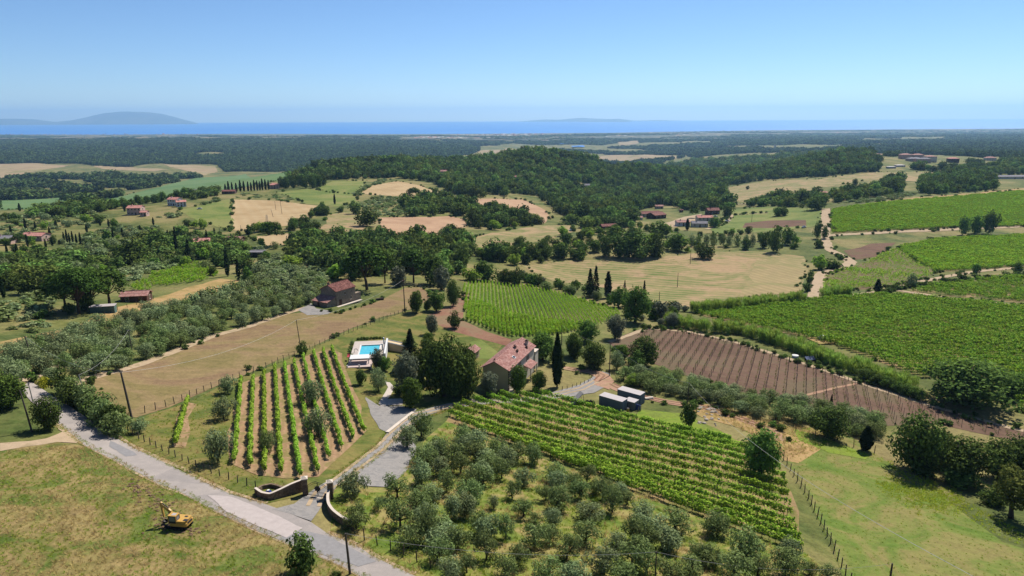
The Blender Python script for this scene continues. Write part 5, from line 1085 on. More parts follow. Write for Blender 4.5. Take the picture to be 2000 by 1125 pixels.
# scrub along field edges: nobody could count it
sp = crown_only('bush'); ex_ = []
for nm, poly in SHEETS:
    if nm in ('meadow', 'plain', 'road', 'road_patch', 'road_verge', 'wheel_track', 'driveway', 'gravel_yard', 'path', 'vineyard_soil', 'vineyard_floor', 'grove_ground', 'lawn', 'far_field', 'lawn_garden', 'yard', 'bare_soil', 'pond', 'stubble_field', 'plowed_patch', 'plowed_field', 'lime_grass_patch', 'dry_bank', 'grass_bank') : continue
    n = len(poly)
    for i in range(n):
        a = np.array(poly[i]); b = np.array(poly[(i + 1) % n]); L = np.linalg.norm(b - a); stp = 2.2 if a[1] < 400 else 4.5
        for t in np.arange(0, L, stp):
            q = a + (b - a) * t / L + RNG.normal(0, .9, 2)
            if vnoise(q[0], q[1], 9.0) + RNG.normal(0, .35) > .28 and 90 < q[1] < 1300: ex_.append(q)
q = np.array(ex_); k = RNG.uniform(.12, .55, len(q)) * np.where(q[:, 1] > 400, 1.9, 1.0)
scatter('hedgerow_scrub', 'scrub', [p[0] for p in sp], np.stack([q[:, 0], q[:, 1], ground(q[:, 0], q[:, 1])], 1), np.stack([k, k, k * .8], 1), 'scrub and weeds along the field edges', 'scrub')
# ------------------------------------------------------------------ buildings
def stone_mat(name, c1, c2, mortar, scale=2.2):
    T = NT(name); p = T.n('TexCoord').outputs['Object']
    v = T.n('TexVoronoi', feature='F1', ins={'Vector': p, 'Scale': scale}); e = T.n('TexVoronoi', feature='DISTANCE_TO_EDGE', ins={'Vector': p, 'Scale': scale})
    c = T.mix(T.n('SeparateColor', ins={0: v.outputs['Color']}).outputs[0], c1, c2)
    k = T.ramp(e.outputs['Distance'], [(0.0, grey(0)), (0.08, grey(1))])
    c = T.mix(k, mortar, c); c = T.mix(1.0, c, T.ramp(T.noise(p, .5, 5.0), [(.3, grey(.8)), (.7, grey(1.15))]), 'MULTIPLY')
    b = T.n('BsdfPrincipled', ins={'Base Color': c, 'Roughness': .95, 'Specular IOR Level': .1})
    bp = T.n('Bump', ins={'Height': k, 'Strength': .6, 'Distance': .04}); T.t.links.new(bp.outputs[0], b.inputs['Normal'])
    T.surf(b.outputs[0]); return T.m
def tile_mat(name, a, b, c):
    T = NT(name); p = T.n('TexCoord').outputs['Object']
    v = T.n('TexVoronoi', feature='F1', ins={'Vector': p, 'Scale': 2.6}); q = T.n('SeparateColor', ins={0: v.outputs['Color']}).outputs[0]
    col = T.ramp(q, [(0.1, a), (0.45, b), (0.9, c)])
    col = T.mix(1.0, col, T.ramp(T.noise(p, .6, 4.0), [(.3, grey(.8)), (.7, grey(1.15))]), 'MULTIPLY')
    bs = T.n('BsdfPrincipled', ins={'Base Color': col, 'Roughness': .9, 'Specular IOR Level': .15}); T.surf(bs.outputs[0]); return T.m
M['stone'] = stone_mat('rubble_stone', G(150, 132, 114), G(182, 164, 142), G(168, 154, 136))
M['stone_wall'] = stone_mat('gate_wall_stone', G(118, 98, 80), G(160, 138, 114), G(96, 84, 72), 3.2)
M['coping'] = simple_mat('pale_coping', G(222, 206, 188), .8, var=.1, scale=2)
M['plaster'] = simple_mat('ochre_plaster', G(226, 200, 158), .9, var=.06, scale=.7)
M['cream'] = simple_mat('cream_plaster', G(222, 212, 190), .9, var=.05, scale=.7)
M['white'] = simple_mat('white_plaster', G(232, 230, 226), .9, var=.04, scale=.7)
M['pinkwall'] = simple_mat('pink_plaster', G(214, 180, 164), .9, var=.06, scale=.5)
M['tile'] = tile_mat('terracotta_tiles', G(170, 120, 110), G(188, 136, 124), G(206, 162, 150))
M['tile_red'] = tile_mat('red_tiles', G(112, 70, 62), G(142, 90, 80), G(166, 116, 104))
M['tile_pink'] = tile_mat('pink_tiles', G(196, 126, 112), G(214, 146, 132), G(226, 170, 156))
M['tile_grey'] = tile_mat('grey_roof', G(126, 122, 128), G(142, 138, 144), G(160, 154, 156))
M['glass'] = simple_mat('window_glass', G(40, 46, 52), .15, var=.1, spec=.6)
M['wood'] = simple_mat('brown_wood', G(96, 66, 48), .8, var=.2, scale=4)
M['dark'] = simple_mat('dark_metal', G(52, 52, 56), .6, var=.1)
M['shutter'] = simple_mat('brown_shutter', G(84, 62, 48), .8, var=.15)
M['roofsheet'] = simple_mat('pale_roof_sheet', G(196, 186, 182), .7, var=.06, scale=1.0)
M['container'] = simple_mat('slate_container', G(112, 126, 138), .6, var=.1, scale=1.0)
M['container2'] = simple_mat('grey_container', G(124, 130, 136), .6, var=.1, scale=1.0)
M['blue'] = simple_mat('blue_tarp', G(34, 66, 150), .5, var=.1)
M['ochre'] = simple_mat('yellow_drum', G(206, 176, 84), .6, var=.1)
M['water'] = None
T = NT('pool_water'); p_ = T.pos(); nz_ = T.noise(p_, 1.2, 3.0)
b_ = T.n('BsdfPrincipled', ins={'Base Color': T.ramp(nz_, [(.3, G(70, 190, 214)), (.7, G(110, 216, 228))]), 'Roughness': .08, 'Specular IOR Level': .4})
bp_ = T.n('Bump', ins={'Height': T.noise(p_, 4.0, 3.0), 'Strength': .12, 'Distance': .05}); T.t.links.new(bp_.outputs[0], b_.inputs['Normal']); T.surf(b_.outputs[0]); M['water'] = T.m

def tiled_slope(mb, p00, p10, p01, p11, period=.42, course=.5, amp=.06, thick=.14):
    """roof plane from eave (p00,p10) to ridge (p01,p11): rolls of tiles in stepped courses, closed underside"""
    p00, p10, p01, p11 = map(Vector, (p00, p10, p01, p11)); n = (p10 - p00).cross(p01 - p00).normalized()
    if n.z < 0: n = -n
    nx = max(2, int((p10 - p00).length / period)) * 2; ny = max(2, int((p01 - p00).length / course)); base = len(mb.v)
    for j in range(ny + 1):
        for st in (0, 1):
            t = min(max((j + (0 if st == 0 else 0.001)) / ny, 0), 1); h = .05 if st else 0.0
            for i in range(nx + 1):
                s = i / nx; q = (p00.lerp(p10, s)).lerp(p01.lerp(p11, s), t)
                mb.v.append(tuple(q + n * (amp * (i % 2) + h * (1 if j < ny else 0))))
    w = nx + 1
    for j in range(2 * ny + 1):
        for i in range(nx):
            a = base + j * w + i; mb.f.append([a, a + 1, a + w + 1, a + w])
    mb.add([p00 - n * thick, p10 - n * thick, p11 - n * thick, p01 - n * thick, p00 - n * .001, p10 - n * .001, p11 - n * .001, p01 - n * .001],
           [[0, 1, 2, 3][::-1], [0, 1, 5, 4], [1, 2, 6, 5], [3, 0, 4, 7]])
class House:
    def __init__(s, name, A, ang, L, W, H, RH, wall, roof, label, over=.4, tiles=True, base=1.6, cat='house', hip=False, ridge=.5, group=None):
        s.L, s.W, s.H, s.RH, s.ridge = L, W, H, RH, ridge
        s.root = empty(name, A, ang); tag(s.root, label, cat, group); yr = W * ridge
        mb = MB(); v = []
        for x in (0, L):
            top = H + RH if not hip else H
            v += [(x, 0, -base), (x, W, -base), (x, W, H), (x, yr, top - .06), (x, 0, H)]
        mb.add(v, [[4, 3, 2, 1, 0], [5, 6, 7, 8, 9], [0, 5, 9, 4], [1, 2, 7, 6], [2, 3, 8, 7], [3, 4, 9, 8], [0, 1, 6, 5]])
        s.wall = mb.build('wall', wall, s.root)
        mb = MB(); o = over
        if hip:
            e = [(-o, -o, H), (L + o, -o, H), (L + o, W + o, H), (-o, W + o, H), (W * .5, yr, H + RH), (L - W * .5, yr, H + RH)]
            mb.add(e + [(x, y, z - .15) for x, y, z in e[:4]], [[0, 1, 5, 4], [1, 2, 5], [2, 3, 4, 5], [3, 0, 4], [6, 7, 1, 0], [7, 8, 2, 1], [8, 9, 3, 2], [9, 6, 0, 3], [9, 8, 7, 6]])
        else:
            d0 = RH / yr * o; d1 = RH / (W - yr) * o
            args = dict() if tiles else dict(period=1.4, course=2.0, amp=.02)
            tiled_slope(mb, (-o, -o, H - d0), (L + o, -o, H - d0), (-o, yr, H + RH), (L + o, yr, H + RH), **args)
            tiled_slope(mb, (L + o, W + o, H - d1), (-o, W + o, H - d1), (L + o, yr, H + RH), (-o, yr, H + RH), **args)
            mb.tube([(-o, yr, H + RH + .04), (L + o, yr, H + RH + .04)], .14, 6)
        s.roof = mb.build('roof', roof, s.root)
    def place(s, face, u, z, d=0.0):
        if face == 'r': return (u, -d, z), 0.0
        if face == 'l': return (u, s.W + d, z), 0.0
        if face == 'n': return (-d, u, z), R(90)
        return (s.L + d, u, z), R(90)
    def window(s, face, u, z, w=.9, h=1.2, frame='coping', pane='glass', shutters=None):
        c, rz = s.place(face, u, z, .02); f = MB().box((0, 0, 0), (w + .24, .1, h + .24)).build('window', M[frame], s.root, c, (0, 0, rz))
        sg = -1 if face in 'rf' else 1
        if face == 'f': sg = -1
        if face == 'n': sg = 1
        MB().box((0, sg * .04, 0), (w, .06, h)).build('pane', M[pane], f)
        MB().box((0, sg * .05, -h / 2 - .12), (w + .4, .2, .08)).build('sill', M[frame], f)
        if shutters:
            for k in (-1, 1): MB().box((k * (w * .75 + .15), sg * .06, 0), (w * .5, .06, h)).build('shutter', M[shutters], f)
        return f
    def door(s, face, u, w=1.1, h=2.1, mat='wood'):
        c, rz = s.place(face, u, h / 2, .02); d = MB().box((0, 0, 0), (w, .12, h)).build('door', M[mat], s.root, c, (0, 0, rz))
        sg = -1 if face in 'rf' else 1
        MB().box((w * .35, sg * .08, 0), (.06, .06, .16)).build('handle', M['dark'], d); return d
    def chimney(s, x, y, w=.6, h=1.2, mat='stone', cap='tile'):
        yr = s.W * s.ridge; zr = s.H + s.RH * (y / yr if y < yr else (s.W - y) / (s.W - yr))
        c = MB().box((x, y, zr + h / 2 - .3), (w, w, h)).build('chimney', M[mat], s.roof)
        MB().box((x, y, zr + h - .24), (w + .2, w + .2, .12)).box((x, y, zr + h - .06), (w * .7, w * .7, .2)).build('chimney_cap', M[cap], s.roof); return c
def solve_width(A, ang, H, px, lo=3, hi=16):
    best = None
    for w in np.linspace(lo, hi, 200):
        q = (A.x - math.sin(ang) * w, A.y + math.cos(ang) * w, A.z + H); e = abs(proj(q)[0] - px)
        if best is None or e < best[0]: best = (e, w)
    return best[1]
def solve_height(A, py):
    hs = np.linspace(1, 12, 300); return float(hs[np.argmin([abs(proj((A.x, A.y, A.z + h))[1] - py) for h in hs])])

# main farmhouse
A = P(993, 766); B = P(1043, 727); ang = math.atan2(B.y - A.y, B.x - A.x); LH = (B - A).length; HH = solve_height(A, 722); WH = solve_width(A, ang, HH, 943)
print('main house', LH, WH, HH, math.degrees(ang), A)
hs = House('farmhouse', A, ang, LH, WH, HH, HH * .30, M['plaster'], M['tile'], 'ochre farmhouse with a terracotta roof beside the tall cypress', over=.45, ridge=.52)
MB().box((LH / 2, -.04, HH / 2 - .8), (LH - .5, .1, HH + .8)).build('sunlit_wall_tone', M['cream'], hs.root)  # cream overlay paints the sunlit look of the long wall into its colour
q = MB()
for k in range(int(HH / .6)):
    q.box((.18 if k % 2 else .12, -.06, .3 + k * .6), (.5 if k % 2 else .3, .16, .3))
q.build('corner_stones', M['shutter'], hs.root)['kind'] = 'stuff'
hs.window('r', LH * .40, HH * .74, 1.9, 1.5, 'coping', 'glass'); hs.window('r', LH * .72, HH * .72, .9, 1.4, shutters='shutter'); hs.window('r', LH * .18, HH * .72, .9, 1.4, shutters='shutter')
hs.window('r', LH * .18, HH * .25, .9, 1.4, shutters='shutter'); hs.window('r', LH * .42, HH * .25, .9, 1.4); hs.door('r', LH * .66, 1.2, 2.2)
pr = MB(); tiled_slope(pr, (LH * .55, -2.2, 2.5), (LH * .82, -2.2, 2.5), (LH * .55, -.05, 3.3), (LH * .82, -.05, 3.3)); pr.build('porch_roof', M['tile'], hs.root)
for k in (.56, .81): MB().box((LH * k, -2.0, .7), (.25, .25, 3.4)).build('porch_post', M['cream'], hs.root)
hs.chimney(LH * .62, WH * .40, .55, 1.0); hs.chimney(LH * .90, WH * .22, .7, 1.3, 'coping', 'shutter'); hs.chimney(LH * .55, WH * .24, .4, .7, 'shutter', 'shutter'); hs.chimney(LH * .80, WH * .12, .5, .6, 'shutter', 'shutter'); hs.chimney(.6, WH * .56, .4, .6)
yr = WH * .52; th = math.atan2(HH * .30, yr)
sk = MB().box((LH * .36, WH * .17, HH + HH * .30 * (.17 / .52) + .16), (1.1, .9, .1), rx=th).build('skylight', M['white'], hs.root)
MB().box((LH * .36, WH * .17 - .02, HH + HH * .30 * (.17 / .52) + .2), (.8, .6, .1), rx=th).build('pane', M['glass'], sk)
wg = MB().box((LH + 1.2, 1.3, 1.6), (2.4, 3.2, 4.8)).build('side_wing', M['cream'], hs.root); MB().box((LH + 1.2, 1.3, 4.08), (2.7, 3.5, .16)).build('parapet', M['coping'], wg)
st_ = MB().box((-.6, -1.0, .1), (2.6, 1.2, 1.0), rz=.2).build('entrance_step', M['coping'], hs.root)
# outbuilding left of the house, half hidden by the pine
A2 = P(927, 703); o2 = House('garden_annexe', A2, ang, 3.4, 2.8, 2.4, .7, M['plaster'], M['tile'], 'small tile roofed outbuilding behind the pine beside the farmhouse', cat='outbuilding'); o2.window('r', 1.7, 1.4); o2.door('n', 1.4)

# stone farmhouse
A = P(658, 598); B = P(695, 590); ang = math.atan2(B.y - A.y, B.x - A.x); LS = (B - A).length; HS = solve_height(A, 569); WS = solve_width(A, ang, HS, 626)
print('stone house', LS, WS, HS, math.degrees(ang), A)
sh = House('stone_farmhouse', A, ang, LS, WS, HS, HS * .34, M['stone'], M['tile_red'], 'grey stone farmhouse with a red tiled roof and low lean-to annexe', over=.3, ridge=.5)
sh.window('r', LS * .45, HS * .72, .6, 1.0); sh.window('r', LS * .75, HS * .3, .6, .9); sh.chimney(.5, WS * .52, .6, 1.0, 'stone', 'tile_red'); sh.door('r', LS * .2, 1.2, 2.1)
an = MB(); ax = 4.2; aw = WS * 1.0
an.add([(-ax, .3, -1.5), (-.02, .3, -1.5), (-.02, aw, -1.5), (-ax, aw, -1.5), (-ax, .3, 2.2), (-.02, .3, 3.3), (-.02, aw, 3.3), (-ax, aw, 2.2)], [[3, 2, 1, 0], [4, 5, 6, 7], [0, 1, 5, 4], [1, 2, 6, 5], [2, 3, 7, 6], [3, 0, 4, 7]])
ao = an.build('annexe_wall', M['stone'], sh.root)
ar = MB(); tiled_slope(ar, (-ax - .3, .05, 2.14), (-ax - .3, aw + .25, 2.14), (-.05, .05, 3.4), (-.05, aw + .25, 3.4)); ar.build('annexe_roof', M['tile'], sh.root)
MB().box((-ax - .03, aw * .6, 1.0), (.1, 1.0, 2.0)).build('annexe_door', M['wood'], sh.root)
MB().box((LS + 1.4, .9, .6), (2.8, 1.6, 4.0)).build('side_lean_to', M['stone'], sh.root)
MB().box((LS * .45, -1.0, -.1), (LS * 1.5, 1.2, .3)).build('stone_kerb', M['coping'], sh.root)

# generic small houses of the hills: A = front corner (pixels), L/W/H metres, turn in degrees
def far_house(px, py, L, W, H, RH, turn, wall, roof, label, name='country_house', win=4, hip=False, cat='house', chim=True, group=None):
    loc = P(px, py); c, s_ = math.cos(R(turn)), math.sin(R(turn))
    a = loc - Vector((c * L / 2, s_ * L / 2, 0)); a.z = min(gz(a.x, a.y), loc.z)
    h = House(name, a, R(turn), L, W, H, RH, M[wall], M[roof], label, over=.4, tiles=False, hip=hip, base=3.0, cat=cat, group=group)
    for k in range(win):
        u = L * (k + .5) / win
        h.window('r', u, H - 1.3, 1.0, 1.3, pane='glass')
        if H > 4.5 and k != win // 2: h.window('r', u, 1.5, 1.0, 1.3)
    if win: h.door('r', L * (win // 2 + .5) / win, 1.2, 2.1)
    if W > 5 and win: h.window('n', W * .5, H - 1.3, .9, 1.2); h.window('f', W * .5, H - 1.3, .9, 1.2)
    if chim: h.chimney(L * .3, W * .4, .6, 1.2, wall, roof)
    return h
far_house(262, 420, 11, 9, 6, 1.6, 4, 'pinkwall', 'tile_pink', 'pink house with a pink roof on the left ridge')
far_house(280, 423, 5, 6, 3.6, 1.0, 4, 'pinkwall', 'tile_pink', 'low wing right of the pink house on the left ridge', win=2, chim=False, cat='house wing', name='house_wing')
far_house(337, 402, 10, 8, 6, 1.6, -12, 'white', 'tile_pink', 'white two storey house on the left ridge')
far_house(355, 404, 8, 7, 4.6, 1.2, 30, 'white', 'tile_pink', 'white wing right of the white ridge house', win=3, name='house_wing', cat='house wing')
far_house(534, 369, 13, 9, 5, 2.2, 8, 'pinkwall', 'tile_pink', 'red roofed house at the end of the ridge cypresses', hip=True)
far_house(446, 379, 14, 7, 3.4, 1.3, 4, 'wood', 'tile_red', 'long low barn beside the ridge cypresses', win=3, name='barn', cat='barn', chim=False)
far_house(378, 383, 5, 5, 6.5, .6, 0, 'stone', 'tile_grey', 'grey tower like building behind the white ridge house', win=1, name='tower_house', cat='building', chim=False)
far_house(62, 470, 14, 8, 3.2, 1.4, -6, 'pinkwall', 'tile_pink', 'red roofed bungalow among cypresses at the left', win=3)
far_house(4, 476, 10, 8, 3.2, 1.2, 5, 'pinkwall', 'tile_grey', 'pale house cut by the left picture edge', win=2)
far_house(395, 484, 9, 7, 4, 1.4, 20, 'pinkwall', 'tile_pink', 'pink roof among the hillside trees', win=2)
far_house(455, 480, 10, 7, 4, 1.6, 0, 'wood', 'tile', 'brown roofed house half hidden behind hillside trees', win=2)
far_house(498, 503, 8, 6, 3.0, .3, 0, 'dark', 'tile_grey', 'dark flat roofed pavilion above the olive belt', win=2, name='pavilion', cat='building', chim=False)
for a in ((1145, 368, 12, 8, 5, 1.8, 10, 'cream', 'tile_grey', 'pale house hidden in the wood of the central hill'), (1012, 352, 12, 8, 5, 1.8, -10, 'cream', 'tile', 'cream house in a clearing on the central hill'), (868, 341, 12, 8, 5, 1.8, 0, 'pinkwall', 'tile', 'small house at the left foot of the central hill')):
    far_house(*a, win=3)
# hamlet
far_house(1272, 424, 20, 9, 3.6, 1.8, 14, 'cream', 'tile_red', 'long red roofed barn at the left of the hamlet', win=5, name='barn', cat='barn', chim=False)
far_house(1290, 427, 14, 12, 3.6, 2.0, 30, 'wood', 'tile_red', 'broad dark red roofed barn in front of the pale yard', win=3, name='barn', cat='barn', chim=False)
far_house(1288, 408, 9, 6, 3.4, 1.2, 0, 'pinkwall', 'tile', 'small roof behind the hamlet barns', win=2)
far_house(1248, 430, 7, 5, 2.6, 1.0, 5, 'cream', 'tile', 'low shed left of the hamlet barns', win=1, name='shed', cat='shed', chim=False)
far_house(1183, 413, 10, 8, 5, 2.0, 10, 'pinkwall', 'tile', 'house with a pale brown roof among dark hamlet trees', hip=True, win=3)
far_house(1191, 448, 13, 6, 2.8, 1.4, 18, 'wood', 'tile_red', 'dark red barn roof below the hamlet', win=2, name='barn', cat='barn', chim=False)
far_house(1331, 415, 3.5, 3, 2.8, .4, 0, 'wood', 'tile_red', 'small brown hut at the hamlet yard', win=1, name='hut', cat='hut', chim=False)
far_house(1394, 419, 12, 8, 4.6, 2.0, 6, 'wood', 'tile_red', 'red roofed house with a chimney behind the hamlet', hip=False)
far_house(1378, 433, 14, 8, 4.0, 1.4, 2, 'cream', 'tile_pink', 'cream house with a bright pink roof in the hamlet')
far_house(1367, 444, 13, 7, 3.4, 1.4, -6, 'cream', 'tile_grey', 'grey roofed building in front of the pink roofed hamlet house', win=3)
far_house(1335, 442, 11, 7, 3.6, 1.2, 2, 'white', 'tile', 'white hamlet house behind the single cypress', win=3)
# hilltop village
V_ = 'buildings of the hilltop village'
for a in ((1771, 311, 20, 14, 9, 2.2, 0, 'pinkwall', 'tile', 'leftmost square building of the hilltop village'), (1790, 316, 26, 14, 6, 2.4, 10, 'pinkwall', 'tile_grey', 'long low hall at the front of the hilltop village'), (1806, 318, 22, 12, 7, 2.4, -8, 'pinkwall', 'tile_grey', 'grey roofed front building of the hilltop village'), (1820, 317, 18, 16, 11, 2.0, 0, 'cream', 'tile', 'tall cream house at the right of the hilltop village'), (1795, 309, 20, 14, 7, 2.2, 0, 'pinkwall', 'tile', 'back building of the hilltop village'), (1712, 307, 22, 12, 5, 2.4, -10, 'wood', 'tile', 'brown building beside the wooded hilltop'), (1864, 318, 18, 12, 8, 2.4, 0, 'wood', 'tile_pink', 'red brick house right of the hilltop village'), (1936, 314, 20, 12, 6, 2.6, -8, 'cream', 'tile', 'pale house among cypresses far right of the village'), (1760, 326, 16, 8, 3, .8, 8, 'white', 'roofsheet', 'pale flat shed below the hilltop village'), (1742, 329, 14, 7, 3, .6, 0, 'white', 'roofsheet', 'second pale shed below the hilltop village'), (1768, 290, 20, 12, 5, 1.6, 0, 'cream', 'tile', 'far cream house behind the hilltop village'), (1822, 283, 22, 12, 6, 2, 0, 'cream', 'tile', 'distant cream villa above the hilltop village')):
    far_house(*a, name='village_building', win=4, hip=True, chim=False, cat='building', group=V_)
far_house(1975, 350, 60, 22, 3.5, 1.0, 2, 'cream', 'tile_grey', 'long dark roofed greenhouse at the right picture edge', win=6, name='greenhouse', cat='greenhouse', chim=False)
far_house(1598, 379, 18, 7, 3, 1, -20, 'cream', 'tile_pink', 'pink roof half hidden behind dark trees right of the hamlet', win=2)
tw = empty('water_tower', P(1513, 296)); tag(tw, 'thin pale tower standing in the far woods', 'tower')
MB().tube([(0, 0, -2), (0, 0, 26)], [4, 3.2], 10).build('shaft', M['coping'], tw); MB().tube([(0, 0, 26), (0, 0, 32)], [6, 6], 10).build('tank', M['coping'], tw)
# sheds on the left
hb = far_house(262, 590, 8.5, 5.5, 2.3, 1.1, 10, 'wood', 'tile', 'brown shed with a pinkish roof beside the umbrella pines', win=2, name='shed', cat='shed', chim=False)
M['greenshed'] = simple_mat('green_shed_paint', G(92, 122, 112), .7, var=.1)
gl = P(203, 610); gr_ = empty('green_shed', gl, R(14)); tag(gr_, 'pale green metal shed under the umbrella pines', 'shed')
q = MB()
for k in range(12): q.box((-3.3 + k * .6, -1.2, 1.0), (.3, .08, 2.4))
q.box((0, 0, .9), (7.0, 2.3, 2.6)); q.build('wall', M['greenshed'], gr_); MB().box((0, 0, 2.28), (7.3, 2.7, .12), rx=.05).build('roof', M['roofsheet'], gr_)

# far coastal town: specks of houses nobody could count
def speck(name, mat):
    mb = MB(); mb.box((0, 0, 3), (12, 9, 6)); mb.add([(-6.5, -5, 6), (6.5, -5, 6), (6.5, 5, 6), (-6.5, 5, 6), (-6.5, 0, 8.5), (6.5, 0, 8.5)], [[0, 1, 5, 4], [2, 3, 4, 5], [0, 4, 3], [1, 2, 5]])
    return bpy.data.objects.new(name, mesh_np(name, mb.v, mb.f, mat))
SP = [speck('small_house', M['cream']), speck('small_house', M['tile']), speck('small_house', M['tile_pink']), speck('small_house', M['white'])]
def town(poly, n, label, big=1.6):
    pts = fill(wpoly(poly), 60, .5); pts = pts[RNG.permutation(len(pts))[:n]]; k = RNG.uniform(.6, 1.7, len(pts)) * big * .62
    scatter('far_town', 'town', SP, np.stack([pts[:, 0], pts[:, 1], ground(pts[:, 0], pts[:, 1])], 1), np.stack([k * 1.3, k, k * .8], 1), label, 'town')
town([(800,271),(1080,270),(1090,262),(980,262),(820,266)], 700, 'pinkish coastal town in front of the sea', 2.0)
town([(1180,268),(1500,262),(1490,254),(1300,260),(1180,262)], 350, 'scattered houses on the coastal plain', 2.0)
town([(1600,266),(2000,262),(2000,252),(1600,255)], 400, 'pale coastal town at the right', 2.0)
town([(0,268),(400,268),(400,262),(0,262)], 160, 'scattered houses on the left coastal plain', 1.8)
wood('far_wood', [(-100,271),(700,271),(1000,273),(1400,271),(2100,263),(2100,254),(1500,257),(1300,260),(1000,266),(500,266),(-100,265)], 'farwood', 40, 'tree belts on the coastal plain', 9, grow=.004, clear=(420, .05))
for pp, lab in (([(1085,281),(1120,279.5),(1122,282),(1095,283)], 'first blue pond on the plain'), ([(1115,287),(1140,286),(1143,288.5),(1120,289)], 'second blue pond on the plain')):
    sheet('pond', wpoly(pp), M['sea'], .4, 0, lab)

# ------------------------------------------------------------------ pool terrace
PZ = 188.5; r_ = ray(693, 667); t_ = (PZ - CAM_Z) / r_[2]; c0 = Vector((r_[0] * t_, r_[1] * t_, PZ)); ez = R(7)
pool = empty('swimming_pool', c0, ez); tag(pool, 'turquoise swimming pool set in a pale paved terrace', 'swimming pool')
X0, X1, Ya, Yb = 0.0, 8.8, -14.2, 0.0; wx0, wx1, wy0, wy1 = 2.2, 7.3, -11.6, -3.7
q = MB()
for a_, b_, cc, dd in ((X0, X1, wy1, Yb), (X0, X1, Ya, wy0), (X0, wx0, wy0, wy1), (wx1, X1, wy0, wy1)):
    q.box(((a_ + b_) / 2, (cc + dd) / 2, -1.6), (b_ - a_, dd - cc, 3.2))
q.build('deck', M['paving'], pool)
MB().box(((wx0 + wx1) / 2, (wy0 + wy1) / 2, -.98), (wx1 - wx0, wy1 - wy0, 1.6)).build('water', M['water'], pool)
q = MB()
for a_, b_, cc, dd in ((wx0 - .35, wx1 + .35, wy1 - .02, wy1 + .35), (wx0 - .35, wx1 + .35, wy0 - .35, wy0 + .02), (wx0 - .35, wx0 + .02, wy0, wy1), (wx1 - .02, wx1 + .35, wy0, wy1)):
    q.box(((a_ + b_) / 2, (cc + dd) / 2, .03), (b_ - a_, dd - cc, .08))
q.build('coping', M['white'], pool)
for k in (0, .5): MB().tube([(wx0 - 1.4, wy0 + 2 + k, 0), (wx0 - 1.4, wy0 + 2 + k, .8), (wx0 - .9, wy0 + 2 + k, 1.0), (wx0 - .4, wy0 + 2 + k, .5)], .04, 6).build('ladder_rail', M['dark'], pool)
MB().box((X1 + .25, -6.5, -.9), (.5, 13.0, 3.0)).build('side_wall', M['white'], pool)
for y in (-3.0, -8.5): MB().box((X1 - .5, y, .9), (.35, .35, 1.8)).build('column', M['white'], pool)
ph = empty('pool_house', c0, ez); tag(ph, 'low pool pavilion with a white flat roof and pinkish terrace', 'pavilion')
MB().box((2.9, -16.0, 1.0), (5.0, 3.2, .18)).build('roof', M['white'], ph)
for x in (.6, 5.2):
    for y in (-17.4, -14.6): MB().box((x, y, .2), (.22, .22, 1.44)).build('column', M['white'], ph)
M['terrace'] = simple_mat('pink_paving', G(212, 188, 178), .85, var=.08, scale=2)
MB().box((3.0, -17.0, -.55), (6.2, 5.4, .24)).build('terrace', M['terrace'], ph)
MB().box((3.0, -19.6, -1.9), (6.0, .3, 2.5)).build('wall', M['stone'], ph)
for x in (0, 3.0, 6.0): MB().box((x, -19.75, -1.0), (.3, .3, 2.4)).build('column', M['white'], ph)
rp = empty('ramp_wall', c0, ez); tag(rp, 'ochre ramp with a white rim leading from the pool', 'ramp')
rx0, ry0 = X1 + .55, -.4
q = MB(); q.add([(rx0, ry0, .1), (rx0, ry0 - 2.2, .1), (rx0 + 6.0, ry0 - 4.4, -.9), (rx0 + 6.0, ry0 - 1.9, -.9), (rx0, ry0, -3), (rx0, ry0 - 2.2, -3), (rx0 + 6.0, ry0 - 4.4, -4), (rx0 + 6.0, ry0 - 1.9, -4)], [[0, 1, 2, 3], [4, 7, 6, 5], [0, 4, 5, 1], [1, 5, 6, 2], [2, 6, 7, 3], [3, 7, 4, 0]])
q.build('ramp', M['plaster'], rp); MB().tube([(rx0, ry0 + .05, .2), (rx0 + 6.0, ry0 - 1.85, -.8)], .14, 4).build('rim', M['white'], rp); MB().tube([(rx0, ry0 - 2.25, .2), (rx0 + 6.0, ry0 - 4.45, -.8)], .14, 4).build('rim', M['white'], rp)
M['redlounger'] = simple_mat('red_fabric', G(190, 60, 70), .8)
lg = empty('sun_lounger', c0 + Vector((1.2, -13.2, 0)), ez); tag(lg, 'small red lounger at the corner of the pool terrace', 'lounger')
MB().box((0, 0, .3), (.6, 1.3, .1)).build('seat', M['redlounger'], lg); MB().box((0, .8, .5), (.6, .5, .08), rx=.7).build('backrest', M['redlounger'], lg)
for x in (-.25, .25):
    for y in (-.55, .6): MB().box((x, y, .13), (.05, .05, .26)).build('leg', M['dark'], lg)
for i in range(7):
    t = i / 6; l = P(688 - 3 * math.sin(t * 3), 672 + t * 28); plant('bush' if i % 2 else 'greybush', l, random.uniform(1.3, 1.9), random.uniform(.9, 1.4), 'low garden shrub along the left edge of the pool terrace', 'shrubs around the pool')
for i in range(9):
    l = P(700 + i * 6, 664 - i * .3); plant('bush', l, random.uniform(1.1, 1.6), random.uniform(.7, 1.1), 'low clipped shrub behind the pool', 'shrubs around the pool')
